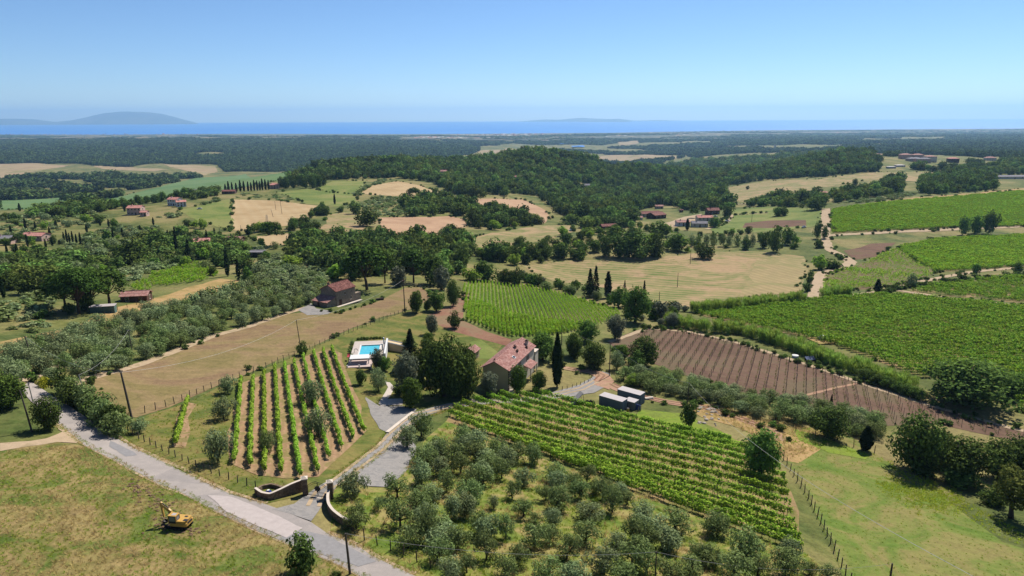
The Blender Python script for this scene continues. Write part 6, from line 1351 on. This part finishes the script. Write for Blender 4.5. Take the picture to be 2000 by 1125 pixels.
# kerb wall of the parking
def kerb_wall(pts_px, h, w, label, mat='coping', name='kerb_wall'):
    ln = [P(*p) for p in pts_px]; mb = MB()
    for a, b in zip(ln[:-1], ln[1:]):
        c = (a + b) / 2; d = b - a; mb.box((c.x - ln[0].x, c.y - ln[0].y, c.z - ln[0].z + h / 2 - .2), (math.hypot(d.x, d.y), w, h + .4), rz=math.atan2(d.y, d.x), ry=-math.atan2(d.z, math.hypot(d.x, d.y)))
    o = mb.build(name, M[mat], None, ln[0]); return tag(o, label, 'wall')
kerb_wall([(756, 847), (782, 826), (808, 806)], .35, .7, 'pale stone kerb between the parking and the drive')
# ------------------------------------------------------------------ fences
FP = [post_mesh('post', 1.3, .085, M['post'], 5, l) for l in (0, .06, -.08)]
M['fwire'] = simple_mat('fence_wire', G(120, 116, 110), .7, var=.05)
def fence(pts_px, n, label, h=1.0, wires=3):
    ln = [P(*p) for p in pts_px]; cum = [0]
    for a, b in zip(ln[:-1], ln[1:]): cum.append(cum[-1] + (b - a).length)
    root = empty('post_fence', ln[0]); tag(root, label, 'fence'); tops = []
    for i in range(n):
        s = cum[-1] * i / (n - 1); x, y = np.interp(s, cum, [p.x for p in ln]), np.interp(s, cum, [p.y for p in ln]); z = gz(x, y)
        o = obj('post', random.choice(FP), root, (x - ln[0].x, y - ln[0].y, z - ln[0].z)); o.rotation_euler = (random.uniform(-.07, .07), random.uniform(-.07, .07), random.uniform(0, 6)); o.scale = (1, 1, h * random.uniform(.88, 1.12)); tops.append((x - ln[0].x, y - ln[0].y, z - ln[0].z))
    for k in range(wires):
        MB().tube([(x, y, z + (.35 + .38 * k) * h) for x, y, z in tops], .008, 3, False).build('wire', M['fwire'], root)
    return root
fence([(283,807),(328,794),(395,766),(470,737),(540,711),(592,689),(650,663),(720,636),(790,609),(838,598)], 52, 'long wire fence with wooden posts below the tan strip field', 1.15)
fence([(250,847),(300,873),(360,902),(420,928),(500,955)], 19, 'wooden post fence along the lane beside the small vineyard', 1.0)
fence([(1524,890),(1548,925),(1580,975),(1612,1040),(1640,1100),(1668,1160)], 22, 'leaning post fence between the central vineyard and the meadow', 1.25)
fence([(712,1056),(737,1066),(762,1076),(812,1098),(870,1122)], 7, 'sparse posts along the lane below the curved wall', 1.35, 2)
fence([(1484,826),(1532,838),(1580,848),(1664,872),(1708,884)], 7, 'sparse tall posts along the dry bank', 1.35, 2)
fence([(1098,762),(1120,757),(1150,746),(1158,735)], 10, 'low fence round the lawn by the cypress', .8, 1)
fence([(0,676),(60,664),(140,646),(230,606),(300,585)], 16, 'old fence posts on the dry bank above the olive belt', 1.0, 1)
fence([(1260,647),(1340,652),(1430,671),(1560,711),(1700,759),(1800,791)], 34, 'end posts along the upper edge of the young vineyard', 1.25, 1)
# ------------------------------------------------------------------ utility poles and wires
M['pole'] = simple_mat('utility_pole', G(92, 82, 74), .85, var=.15, scale=3)
M['pole_pale'] = simple_mat('concrete_pole', G(170, 166, 160), .85, var=.08, scale=3)
M['cable'] = simple_mat('pale_cable', G(206, 200, 194), .6, var=.04)
M['cable_dark'] = simple_mat('dark_cable', G(90, 90, 96), .6, var=.04)
M['redins'] = simple_mat('red_bracket', G(170, 90, 92), .6, var=.05)
def pole(px, py, tx, ty, label, r=.13, mat='pole', arm=0.0, name='utility_pole', bracket='dark', group=None):
    b = P(px, py); h = solve_h(b, ty); root = empty(name, b); tag(root, label, 'utility pole', group)
    lean = ((tx - px) / px_m(b)) * .9
    MB().tube([(0, 0, -.6), (lean * .5, 0, h * .5), (lean, 0, h)], [r * 1.15, r, r * .78], 8).build('pole', M[mat], root)
    MB().box((lean, 0, h - .2), (.12 + arm, .1, .1)).tube([(lean - .08, -.05, h - .25), (lean - .08, -.05, h + .08)], .035, 5).tube([(lean + .08, .05, h - .25), (lean + .08, .05, h + .08)], .035, 5).build('bracket', M[bracket], root)
    return b + Vector((lean, 0, h))
def solve_h(b, ty):
    hs = np.linspace(.5, 40, 900); return float(hs[np.argmin([abs(proj((b.x, b.y, b.z + h))[1] - ty) for h in hs])])
t1 = pole(258, 818, 249, 727, 'thick dark wooden pole at the lower end of the tan field', .19)
t2 = pole(66, 712, 58, 657, 'thin pole at the left end of the olive belt', .12)
t3 = pole(63, 843, 53, 762, 'dark pole beside the trees at the dirt drive', .13)
t4 = pole(65, 786, 62, 749, 'short pale pole beside the lane near the golden shrubs', .09, 'pole_pale')
t5 = pole(171, 786, 162, 732, 'pale thin pole behind the roadside hedge', .10, 'pole_pale')
t6 = pole(259, 692, 258, 644, 'pole with a short arm in the olive belt', .10, arm=1.0)
t7 = pole(588, 684, 583, 625, 'thin pole standing in the tan field above a shrub', .11)
t8 = pole(791, 610, 790, 547, 'tall pole with a red bracket at the field corner', .17, bracket='redins', arm=.5)
t9 = pole(1097, 674, 1097, 635, 'pole in the vineyard edge behind the cypress', .13)
t10 = pole(1190, 735, 1190, 672, 'pole beside the rutted track bend', .12)
t11 = pole(1341, 802, 1343, 748, 'pole above the rubble beside the red track', .12)
t12 = pole(684, 1122, 680, 1042, 'grey roadside pole at the bottom of the lane', .14)
t13 = pole(1737, 1140, 1737, 1101, 'short pole at the bottom of the sloping meadow', .13)
t14 = pole(1280, 1132, 1279, 1078, 'thin grey post in the middle of the olive grove', .08)
for i, (a, b, c, d) in enumerate(((1323,561,1323,533),(1348,516,1348,488),(1287,598,1287,570),(1468,434,1468,416),(539,410,538,393),(551,418,549,391),(534,424,530,408),(430,470,431,440),(928,497,928,470),(471,452,471,440))):
    pole(a, b, c, d, ['pole in the middle of the hay field', 'pole at the upper edge of the hay field', 'pole at the lower hay field corner', 'pole in the rough field right of the hamlet', 'left pole in the golden wheat field', 'right pole in the golden wheat field', 'lower pole in the golden wheat field', 'pole below the pasture fence', 'thin pole in the narrow pasture', 'pole at the wheat field corner'][i], .14)
pl = P(522, 437); lt = empty('lattice_pylon', pl); tag(lt, 'small lattice pylon at the golden wheat field', 'pylon')
q = MB(); hh = 7.0
for sx in (-1, 1):
    for sy in (-1, 1): q.tube([(sx * .9, sy * .9, -.3), (sx * .35, sy * .35, hh)], .07, 4)
q.build('legs', M['pole_pale'], lt); q = MB()
for k in range(6):
    w0, w1 = .9 - .55 * k / 6, .9 - .55 * (k + 1) / 6; z0, z1 = hh * k / 6, hh * (k + 1) / 6
    for sx in (-1, 1): q.tube([(sx * w0, -w0, z0), (sx * w1, w1, z1)], .04, 3).tube([(-w0, sx * w0, z0), (w1, sx * w1, z1)], .04, 3)
q.build('bracing', M['pole_pale'], lt)
def wire(a, b, sag, label, r=.022, mat='cable'):
    pts = []
    for i in range(25):
        t = i / 24; p = Vector(a).lerp(Vector(b), t); p.z -= sag * 4 * t * (1 - t); pts.append(p - Vector(a))
    o = MB().tube(pts, r, 4, False).build('power_line', M[mat], None, a); return tag(o, label, 'power line')
wire(t2, t1, 2.2, 'sagging pale cable over the olive belt to the thick pole')
wire(t1, t7, 2.4, 'pale cable across the lower half of the tan field')
wire(t7, t8, 2.0, 'pale cable across the upper half of the tan field')
wire(t6, t5, 1.6, 'short cable from the olive belt to the pale thin pole', .018)
e8 = P(918, 596, 4.0); wire(t8, e8, 1.0, 'cable running right from the pole with the red bracket', .02, 'cable_dark')
wire(t9, t10, 1.2, 'cable between the vineyard pole and the track pole')
wire(t10, t11, 1.6, 'cable over the olive belt beside the containers', .024)
r_ = ray(1905, 1128); e11 = Vector((r_[0], r_[1], r_[2])) * 62 + Vector((0, 0, CAM_Z))
wire(t11, e11, 2.6, 'long pale cable crossing the sloping meadow to the corner', .022)
wire(t12, t14, 1.4, 'cable over the front of the olive grove', .016)
wire(t14, t13, 1.6, 'cable from the grove post to the meadow pole', .016)
# ------------------------------------------------------------------ gate and stone walls
def curved_wall(name, pts_px, hts, label, w=.34, top='coping'):
    ln = [P(*p) for p in pts_px]; t = np.linspace(0, 1, len(ln)); tt = np.linspace(0, 1, 26)
    xs = np.interp(tt, t, [p.x for p in ln]); ys_ = np.interp(tt, t, [p.y for p in ln])
    for _ in range(2): xs[1:-1] = (xs[:-2] + 2 * xs[1:-1] + xs[2:]) / 4; ys_[1:-1] = (ys_[:-2] + 2 * ys_[1:-1] + ys_[2:]) / 4
    hs_ = np.interp(tt, np.linspace(0, 1, len(hts)), hts); root = empty(name, (xs[0], ys_[0], gz(xs[0], ys_[0]))); tag(root, label, 'wall'); z0 = root.location.z
    def band(dw, za, zb):
        v = []; f = []
        for i in range(26):
            a, b = max(i - 1, 0), min(i + 1, 25); d = Vector((xs[b] - xs[a], ys_[b] - ys_[a])).normalized(); n = Vector((-d.y, d.x)) * (w / 2 + dw); g = gz(xs[i], ys_[i])
            for s in (-1, 1):
                for k in (0, 1): v.append((xs[i] + s * n.x - xs[0], ys_[i] + s * n.y - ys_[0], g - z0 + (za(i) if k == 0 else zb(i))))
        for i in range(25):
            k = i * 4; f += [[k, k + 4, k + 5, k + 1], [k + 2, k + 3, k + 7, k + 6], [k + 1, k + 5, k + 7, k + 3], [k, k + 2, k + 6, k + 4]]
        f += [[0, 1, 3, 2], [100, 102, 103, 101]]
        return mesh_np('band', v, f)
    for nm, dw, za, zb, mt in (('masonry', 0, lambda i: -.5, lambda i: hs_[i], 'stone_wall'), ('coping', .02, lambda i: hs_[i] + .002, lambda i: hs_[i] + .07, top)):
        me = band(dw, za, zb); me.name = nm; me.materials.append(M[mt]); obj(nm, me, root)
    return root
curved_wall('stone_wall', [(500,967),(512,974),(528,977),(548,972),(570,966),(590,961)], [1.15, 1.0, 1.0, 1.3, 1.7, 1.95], 'low curved stone wall left of the gate')
curved_wall('stone_wall', [(500,966),(512,956),(530,952),(552,957)], [.75, .6, .6, .5], 'low stone wall of the bin corner behind the left gate wall', .3, 'stone_wall')
curved_wall('stone_wall', [(650,962),(644,973),(641,985),(642,998),(650,1010),(666,1023),(690,1036)], [1.9, 1.6, 1.35, 1.2, 1.15, 1.15, 1.1], 'curved stone wall right of the gate')
bn = P(525, 966); bo = empty('blue_bag', bn); tag(bo, 'small blue bag behind the left gate wall', 'bag'); MB().box((0, 0, .3), (.9, .6, .6), taper=.7).build('sack', M['blue'], bo); MB().tube([(0, 0, .6), (0, 0, .75)], [.12, .2], 6).build('tied_neck', M['white'], bo)
GP = [P(597, 967), P(646, 974)]
for p_, lab in zip(GP, ('stone gate pillar at the left of the gate', 'stone gate pillar at the right of the gate')):
    r0 = empty('gate_pillar', p_, .3); tag(r0, lab, 'gate pillar', 'gate pillars')
    MB().box((0, 0, 1.15), (.75, .75, 3.0)).build('shaft', M['stone_wall'], r0); MB().box((0, 0, 2.73), (.95, .95, .16)).build('cap', M['coping'], r0); MB().box((0, 0, 2.95), (.8, .8, .28), taper=.1).build('cap_point', M['coping'], r0)
ga, gb = GP[0], GP[1]; gd = Vector((gb.x - ga.x, gb.y - ga.y, 0)); gl_ = gd.length - .8; gt = empty('metal_gate', ga + gd.normalized() * .4, math.atan2(gd.y, gd.x)); tag(gt, 'dark iron double gate with round emblem between the pillars', 'gate')
def arc(x): u = (x / gl_ - .5) * 2; return 1.55 + .75 * (1 - u * u)
gzz = (gb.z - ga.z) / gd.length
for nm, x0, x1 in (('gate_leaf', 0.02, gl_ / 2 - .03), ('gate_leaf', gl_ / 2 + .03, gl_ - .02)):
    q = MB(); nb = 11
    for k in range(nb + 1):
        x = x0 + (x1 - x0) * k / nb; q.tube([(x, 0, .12 + gzz * x), (x, 0, arc(x) + gzz * x)], .035 if k in (0, nb) else .012, 4)
    q.tube([(x0 + (x1 - x0) * k / 8, 0, arc(x0 + (x1 - x0) * k / 8) + gzz * x0) for k in range(9)], .035, 5); q.tube([(x0 + (x1 - x0) * k / 8, 0, arc(x0 + (x1 - x0) * k / 8) - .28 + gzz * x0) for k in range(9)], .025, 5)
    q.tube([(x0, 0, .15 + gzz * x0), (x1, 0, .15 + gzz * x1)], .035, 5); q.tube([(x0, 0, .7 + gzz * x0), (x1, 0, .7 + gzz * x1)], .025, 5)
    q.build(nm, M['dark'], gt)
v = []
for k in range(18):
    a_ = k * math.pi / 9; rr = .55 if k % 2 else .38; v.append((math.cos(a_) * rr, 0, math.sin(a_) * rr))
q = MB(); q.add([(x, -.03, z) for x, y, z in v] + [(x, .03, z) for x, y, z in v], [list(range(18)), list(range(18, 36))[::-1]] + [[i, 18 + i, 18 + (i + 1) % 18, (i + 1) % 18] for i in range(18)]); q.build('emblem', M['dark'], gt, (gl_ / 2, 0, 1.15))
kerb_wall([(599, 970), (622, 974), (644, 979)], .12, .5, 'pale stone sill under the gate', 'coping', 'gate_sill')
# ------------------------------------------------------------------ containers and yard things
def container(px, py, L, W, H, ang, label, mat='container', group=None):
    c = P(px, py); root = empty('container', c, ang); tag(root, label, 'container', group); q = MB(); q.box((0, 0, H / 2 - .1), (L, W, H + .1))
    n = int(L / .3)
    for k in range(n):
        for s in (-1, 1): q.box((-L / 2 + (k + .5) * L / n, s * (W / 2 + .015), H / 2), (L / n * .5, .06, H * .9))
    n = int(W / .3)
    for k in range(n): q.box((-L / 2 - .015, -W / 2 + (k + .5) * W / n, H / 2), (.06, W / n * .5, H * .9)).box((L / 2 + .015, -W / 2 + (k + .5) * W / n, H / 2), (.06, W / n * .5, H * .9))
    q.build('wall', M[mat], root); MB().box((0, 0, H + .06), (L + .12, W + .12, .1)).build('roof', M['roofsheet'], root)
    for s in (-.5, .5): MB().box((L / 2 + .06, s * W * .45, H / 2), (.05, W * .42, H * .86)).build('door', M[mat], root)
    return root
ca = P(1166, 789); cb = P(1213, 803); cang = math.atan2(cb.y - ca.y, cb.x - ca.x)
container(1197, 795, 6.2, 2.5, 2.5, cang, 'front slate grey container with a pale roof beside the vine rows')
container(1232, 783, 6.2, 2.5, 2.6, cang, 'back slate grey container with a pale roof beside the track', 'container')
container(1233, 797, 2.6, 2.2, 2.0, cang, 'small box shed with a pale roof between the two containers', 'container2')
dr = P(1229, 800); do = empty('oil_drum', dr + Vector((-.6, -1.6, 0))); do.location.z = gz(do.location.x, do.location.y); tag(do, 'yellow drum beside the small box shed', 'drum')
MB().tube([(0, 0, 0), (0, 0, .3), (0, 0, .32), (0, 0, .9)], [.3, .3, .32, .3], 12).build('barrel', M['ochre'], do); MB().tube([(0, 0, .9), (0, 0, .93)], .28, 12).build('lid', M['dark'], do)
tp = empty('blue_sheeting', P(1241, 800)); tag(tp, 'blue sheeting hung on the small box shed', 'tarpaulin'); tp.rotation_euler = (0, 0, cang)
q = MB()
for k in range(7): q.tube([(k * .24, -.1 - .04 * (k % 2), 0), (k * .24, -.1 - .04 * (k % 2), 1.5)], .1, 5)
q.build('sheet', M['blue'], tp)
tl = P(1135, 790); tr_ = empty('tipping_trailer', tl, .35); tag(tr_, 'tipped farm trailer with a pale bed and black tyres', 'trailer')
MB().box((-1.2, 0, 1.9), (3.6, 1.7, .14), ry=-.75).build('bed', M['roofsheet'], tr_); MB().tube([(.3, -.6, .5), (.2, -.6, 2.6)], .05, 5).build('strut', M['dark'], tr_); MB().tube([(.3, .6, .5), (.2, .6, 2.6)], .05, 5).build('strut', M['dark'], tr_)
MB().box((-.6, 0, .55), (3.2, 1.1, .2)).build('chassis', M['dark'], tr_)
M['rubber'] = simple_mat('black_rubber', G(30, 30, 32), .9, var=.1)
for x, y in ((-.6, -.8), (-.6, .8)): w_ = MB().cyl((x, y, .45), (0, 1, 0), .45, .3, 16).build('wheel', M['rubber'], tr_); MB().cyl((x, y, .45), (0, 1, 0), .2, .34, 10).build('rim', M['roofsheet'], w_)
for i, (dx, dy) in enumerate(((1.4, -.2), (2.2, .1), (2.9, -.3))):
    t_ = empty('old_tyre', (tl.x + dx, tl.y + dy, gz(tl.x + dx, tl.y + dy)), i); tag(t_, ['old tyre leaning against the tipped trailer', 'middle old tyre beside the tipped trailer', 'old tyre nearest the front container'][i], 'tyre', 'old tyres by the trailer')
    v = []; f = []
    for a_ in range(16):
        for b__ in range(8):
            A_, B_ = a_ * math.pi / 8, b__ * math.pi / 4; rr = .5 + .18 * math.cos(B_); v.append((math.cos(A_) * rr, .14 * math.sin(B_) , .64 + math.sin(A_) * rr))
    for a_ in range(16):
        for b__ in range(8): f.append([a_ * 8 + b__, ((a_ + 1) % 16) * 8 + b__, ((a_ + 1) % 16) * 8 + (b__ + 1) % 8, a_ * 8 + (b__ + 1) % 8])
    obj('tread', mesh_np('tread', v, f, M['rubber'], True), t_); MB().cyl((0, 0, .64), (0, 1, 0), .3, .1, 12).build('hub', M['dark'], t_)
# rubble and odds by the red track
M['rock'] = simple_mat('pale_rock', G(176, 164, 150), .95, var=.2, scale=3)
def rock_mesh(s):
    bm = bmesh.new(); bmesh.ops.create_icosphere(bm, subdivisions=2, radius=1.0); rs = random.Random(s)
    for v in bm.verts: v.co *= 1 + rs.uniform(-.22, .22)
    me = bpy.data.meshes.new('rock'); bm.to_mesh(me); bm.free(); me.materials.append(M['rock']); return me
RK = [rock_mesh(i) for i in range(4)]
for i in range(26):
    l = P(random.uniform(1362, 1408), random.uniform(795, 832)); s = random.uniform(.15, .5)
    o = obj('rock', RK[i % 4], None, l + Vector((0, 0, s * .3)), (0, 0, random.uniform(0, 6))); o.scale = (s * 1.3, s, s * .7); tag(o, 'pale rock in the rubble beside the red track', 'rock', 'rubble beside the red track')
for i in range(4):
    l = P(1352 + i * 5, 793 + i * 1.5); o = MB().tube([(-1.4, 0, .12), (1.4, .2, .16)], .1, 8).build('pipe', M['coping'], None, l); tag(o, 'pale pipe lying beside the track rubble', 'pipe', 'pale pipes by the rubble')
l = P(1268, 780); o = empty('timber_stack', l, .3); tag(o, 'small stack of pale boards right of the back container', 'boards')
for k in range(4): MB().box((0, (k % 2) * .2, .1 + k * .12), (2.2, .5, .1)).build('board', M['coping'], o)
l = P(1553, 698); o = empty('water_tank', l); tag(o, 'round white tank at the upper edge of the young vineyard', 'tank'); MB().tube([(0, 0, -.2), (0, 0, .7)], [.95, .95], 16).build('shell', M['white'], o); MB().tube([(0, 0, .7), (0, 0, .8)], [.98, .5], 16).build('lid', M['white'], o)
l = P(1582, 704); o = empty('solar_panel_rack', l, .2); tag(o, 'tilted blue grey panels beside the white tank', 'panel rack')
M['panel'] = simple_mat('blue_panel', G(92, 104, 140), .25, var=.1)
for k in range(4): MB().box((k * .75 - 1.1, 0, .7), (.66, 1.6, .05), rx=.5).build('panel', M['panel'], o)
MB().box((0, .45, .35), (3.0, .06, .9)).box((0, -.5, .15), (3.0, .06, .5)).build('stand', M['dark'], o)
l = P(1605, 664); o = empty('parked_cart', l, .4); tag(o, 'white farm cart in the bare patch of the dark vineyard', 'cart'); MB().box((0, 0, .8), (2.6, 1.5, .6), taper=.9).build('body', M['white'], o); MB().box((.3, 0, 1.3), (1.2, 1.3, .5), taper=.85).build('canopy', M['white'], o)
for x in (-.8, .8):
    for y in (-.75, .75): MB().cyl((x, y, .32), (0, 1, 0), .32, .2, 12).build('wheel', M['rubber'], o)
sheet('bare_patch', wpoly([(1576,662),(1600,656),(1640,664),(1630,672),(1600,674)]), FM['dry'], .3, .4, 'bare patch in the dark green vineyard')
for i, (px, py, m_) in enumerate(((1421, 433, 'white'), (1397, 424, 'white'), (390, 409, 'white'), (1570, 445, 'white'), (1116, 451, 'white'))):
    l = P(px, py); o = empty('parked_car', l, .2 * i); tag(o, ['white car on the lane beside the hamlet', 'white car behind the hamlet houses', 'white car beside the white ridge house', 'white car at the edge of the ploughed strip', 'white car in the garden below the hamlet'][i], 'car')
    MB().box((0, 0, .75), (4.2, 1.75, .8), taper=.94).build('body', M[m_], o); MB().box((-.2, 0, 1.35), (2.2, 1.6, .6), taper=.75).build('cabin', M['glass'], o)
    for x in (-1.3, 1.3):
        for y in (-.85, .85): MB().cyl((x, y, .33), (0, 1, 0), .33, .2, 10).build('wheel', M['rubber'], o)
wp = empty('woodpile', P(742, 586), .4); tag(wp, 'dark woodpile under the tall umbrella pine', 'woodpile')
for k in range(14):
    MB().cyl((k % 7 * .42 - 1.3, 0, .2 + (k // 7) * .38), (0, 1, 0), .19, 1.2, 8).build('log', M['bark'], wp)
# ------------------------------------------------------------------ excavator
M['yellow'] = simple_mat('excavator_yellow', G(214, 168, 84), .5, var=.08, scale=3, spec=.4)
M['steel'] = simple_mat('worn_steel', G(70, 62, 58), .6, var=.2, scale=5)
el = P(352, 1030); ex = empty('excavator', el, R(172)); tag(ex, 'yellow tracked excavator parked on the dry meadow', 'excavator'); ex.scale = (.79, .79, .79)
def rounded(L, W, n=5):
    r = .35; pts = []
    for cx, cy, a0 in ((L / 2 - r, W / 2 - r, 0), (-L / 2 + r, W / 2 - r, 90), (-L / 2 + r, -W / 2 + r, 180), (L / 2 - r, -W / 2 + r, 270)):
        for k in range(n): a_ = R(a0 + 90 * k / (n - 1)); pts.append((cx + r * math.cos(a_), cy + r * math.sin(a_)))
    return pts
for s in (-1, 1):
    pts = []
    for k in range(9): a_ = R(90 + 180 * k / 8); pts.append((-1.25 + .36 * math.cos(a_), .36 + .36 * math.sin(a_)))
    for k in range(9): a_ = R(-90 + 180 * k / 8); pts.append((1.25 + .36 * math.cos(a_), .36 + .36 * math.sin(a_)))
    q = MB(); n = len(pts); y0, y1 = s * .95 - .22, s * .95 + .22
    q.add([(x, y0, z) for x, z in pts] + [(x, y1, z) for x, z in pts], [list(range(n)), list(range(n, 2 * n))[::-1]] + [[i, n + i, n + (i + 1) % n, (i + 1) % n] for i in range(n)])
    tk = q.build('track', M['rubber'], ex)
    for k in range(5): MB().cyl((-1.2 + k * .6, s * 1.18, .34), (0, 1, 0), .2, .06, 10).build('roller', M['steel'], tk)
MB().box((0, 0, .55), (2.0, 1.6, .35)).build('undercarriage', M['steel'], ex)
MB().box((1.95, 0, .35), (.12, 2.2, .5), ry=.1).box((1.6, .5, .4), (.7, .12, .12)).box((1.6, -.5, .4), (.7, .12, .12)).build('dozer_blade', M['steel'], ex)
bd = MB().prism([(x - .35, y) for x, y in rounded(3.0, 2.2)], .85, 1.35).prism([(x * .92 - .5, y * .9) for x, y in rounded(2.6, 2.2)], 1.35, 1.75).build('body', M['yellow'], ex)
MB().box((-1.5, .5, 1.78), (.7, .5, .06)).box((-1.0, -.5, 1.78), (.5, .3, .06)).box((-1.83, 0, 1.3), (.06, 1.2, .3)).build('grille', M['dark'], bd)
cbn = MB().box((.45, .55, 1.95), (1.35, 1.0, 1.25), taper=.94).build('cab', M['dark'], ex); MB().box((.45, .55, 2.63), (1.42, 1.06, .12)).build('cab_roof', M['yellow'], cbn)
MB().box((.35, .55, 2.70), (.7, .6, .04)).build('roof_hatch', M['roofsheet'], cbn)
M['cabglass'] = simple_mat('cab_glass', G(120, 128, 136), .1, var=.05, spec=.6)
for c, d in (((.45, 1.06, 2.1), (1.0, .04, .75)), ((.45, .04, 2.1), (1.0, .04, .75)), ((1.12, .55, 2.0), (.04, .8, .9)), ((-.22, .55, 2.15), (.04, .7, .6))): MB().box(c, d).build('cab_window', M['cabglass'], cbn)
for x in (-.2, 1.1):
    for y in (.06, 1.04): MB().box((x, y, 1.95), (.09, .09, 1.3)).build('cab_pillar', M['yellow'], cbn)
by = -.25
def beam(name, pts, w, mat='yellow'):
    q = MB()
    for (x0, z0, h0), (x1, z1, h1) in zip(pts[:-1], pts[1:]):
        d = Vector((x1 - x0, 0, z1 - z0)).normalized(); n = Vector((-d.z, 0, d.x)); vs = []
        for (x, z, h) in ((x0, z0, h0), (x1, z1, h1)):
            for s1 in (-1, 1):
                for s2 in (-1, 1): vs.append((x + n.x * h / 2 * s2, by + s1 * w / 2, z + n.z * h / 2 * s2))
        q.add(vs, [[0, 1, 3, 2], [4, 6, 7, 5], [0, 4, 5, 1], [2, 3, 7, 6], [1, 5, 7, 3], [0, 2, 6, 4]])
    return q.build(name, M[mat], ex)
bo_ = beam('boom', [(1.0, 1.1, .4), (1.5, 2.6, .5), (3.0, 3.9, .32)], .3)
MB().tube([(1.5, by, 1.0), (1.9, by, 2.6)], .07, 6).tube([(1.7, by, 3.2), (2.9, by, 4.1)], .06, 6).build('hydraulic_ram', M['steel'], bo_)
ar_ = beam('dipper_arm', [(2.85, 4.15, .3), (3.0, 3.8, .36), (2.75, 1.5, .22)], .24)
q = MB(); pr = []
for k in range(7): a_ = R(20 + 150 * k / 6); pr.append((2.6 - .1 - .5 * math.cos(a_) * 1.0, 1.0 - .45 * math.sin(a_)))
n = len(pr); q.add([(x, by - .35, z) for x, z in pr] + [(x, by + .35, z) for x, z in pr], [[i, i + 1, n + i + 1, n + i] for i in range(n - 1)] + [list(range(n)), list(range(n, 2 * n))[::-1]])
for k in range(4): q.box((pr[0][0], by - .28 + k * .18, pr[0][1] + .05), (.1, .07, .2))
q.build('bucket', M['steel'], ex)

# churned soil left by the excavator: clods nobody could count
M['clod'] = simple_mat('soil_clod', G(120, 94, 72), .95, var=.25, scale=3)
CL = []
for me in RK[:3]:
    m2 = me.copy(); m2.name = 'clod'; m2.materials.clear(); m2.materials.append(M['clod']); CL.append(bpy.data.objects.new('clod', m2))
pts = []
for a, b, w, n in ((P(255, 942), P(330, 1006), 1.8, 110), (P(300, 1028), P(392, 1040), 1.7, 70), (P(330, 1010), P(318, 1026), 1.2, 50)):
    for _ in range(n):
        t = random.random(); pts.append((a.x + (b.x - a.x) * t + random.gauss(0, w * .5), a.y + (b.y - a.y) * t + random.gauss(0, w * .5)))
q = np.array(pts); k = RNG.uniform(.05, .2, len(q))
scatter('soil_clods', 'clods', CL, np.stack([q[:, 0], q[:, 1], ground(q[:, 0], q[:, 1]) + .06], 1), np.stack([k * 1.4, k, k * .7], 1), 'churned brown soil clods behind the excavator', 'soil')

# ------------------------------------------------------------------ labels: things alike are told apart by their place
def nth_(k): return nth(k)
same = {}
for o in scene.objects:
    if o.parent is None and o.get('label') and o.get('kind') is None and o.get('category'): same.setdefault(o['label'], []).append(o)
for lab, os_ in same.items():
    if len(os_) > 1:
        os_.sort(key=lambda o: proj(o.location)[0])
        for k, o in enumerate(os_): o['label'] = lab + ', ' + nth(k) + ' from the left' if len(lab.split()) < 13 else lab

# ------------------------------------------------------------------ haze
T = NT('haze_air'); T.t.nodes.remove(T.out)
T.out = T.t.nodes.new('ShaderNodeOutputMaterial')
vol = T.t.nodes.new('ShaderNodeVolumePrincipled')
vol.inputs['Color'].default_value = (0.38, 0.66, 1.0, 1)
vol.inputs['Density'].default_value = 4.3e-5
vol.inputs['Anisotropy'].default_value = 0.3
T.t.links.new(vol.outputs[0], T.out.inputs['Volume'])
hz = MB(); hz.box((0, 19000, 330), (120000, 41000, 770))
ho = hz.build('haze', T.m)
tag(ho, 'thin blue summer haze over the whole landscape', 'haze', kind='stuff')
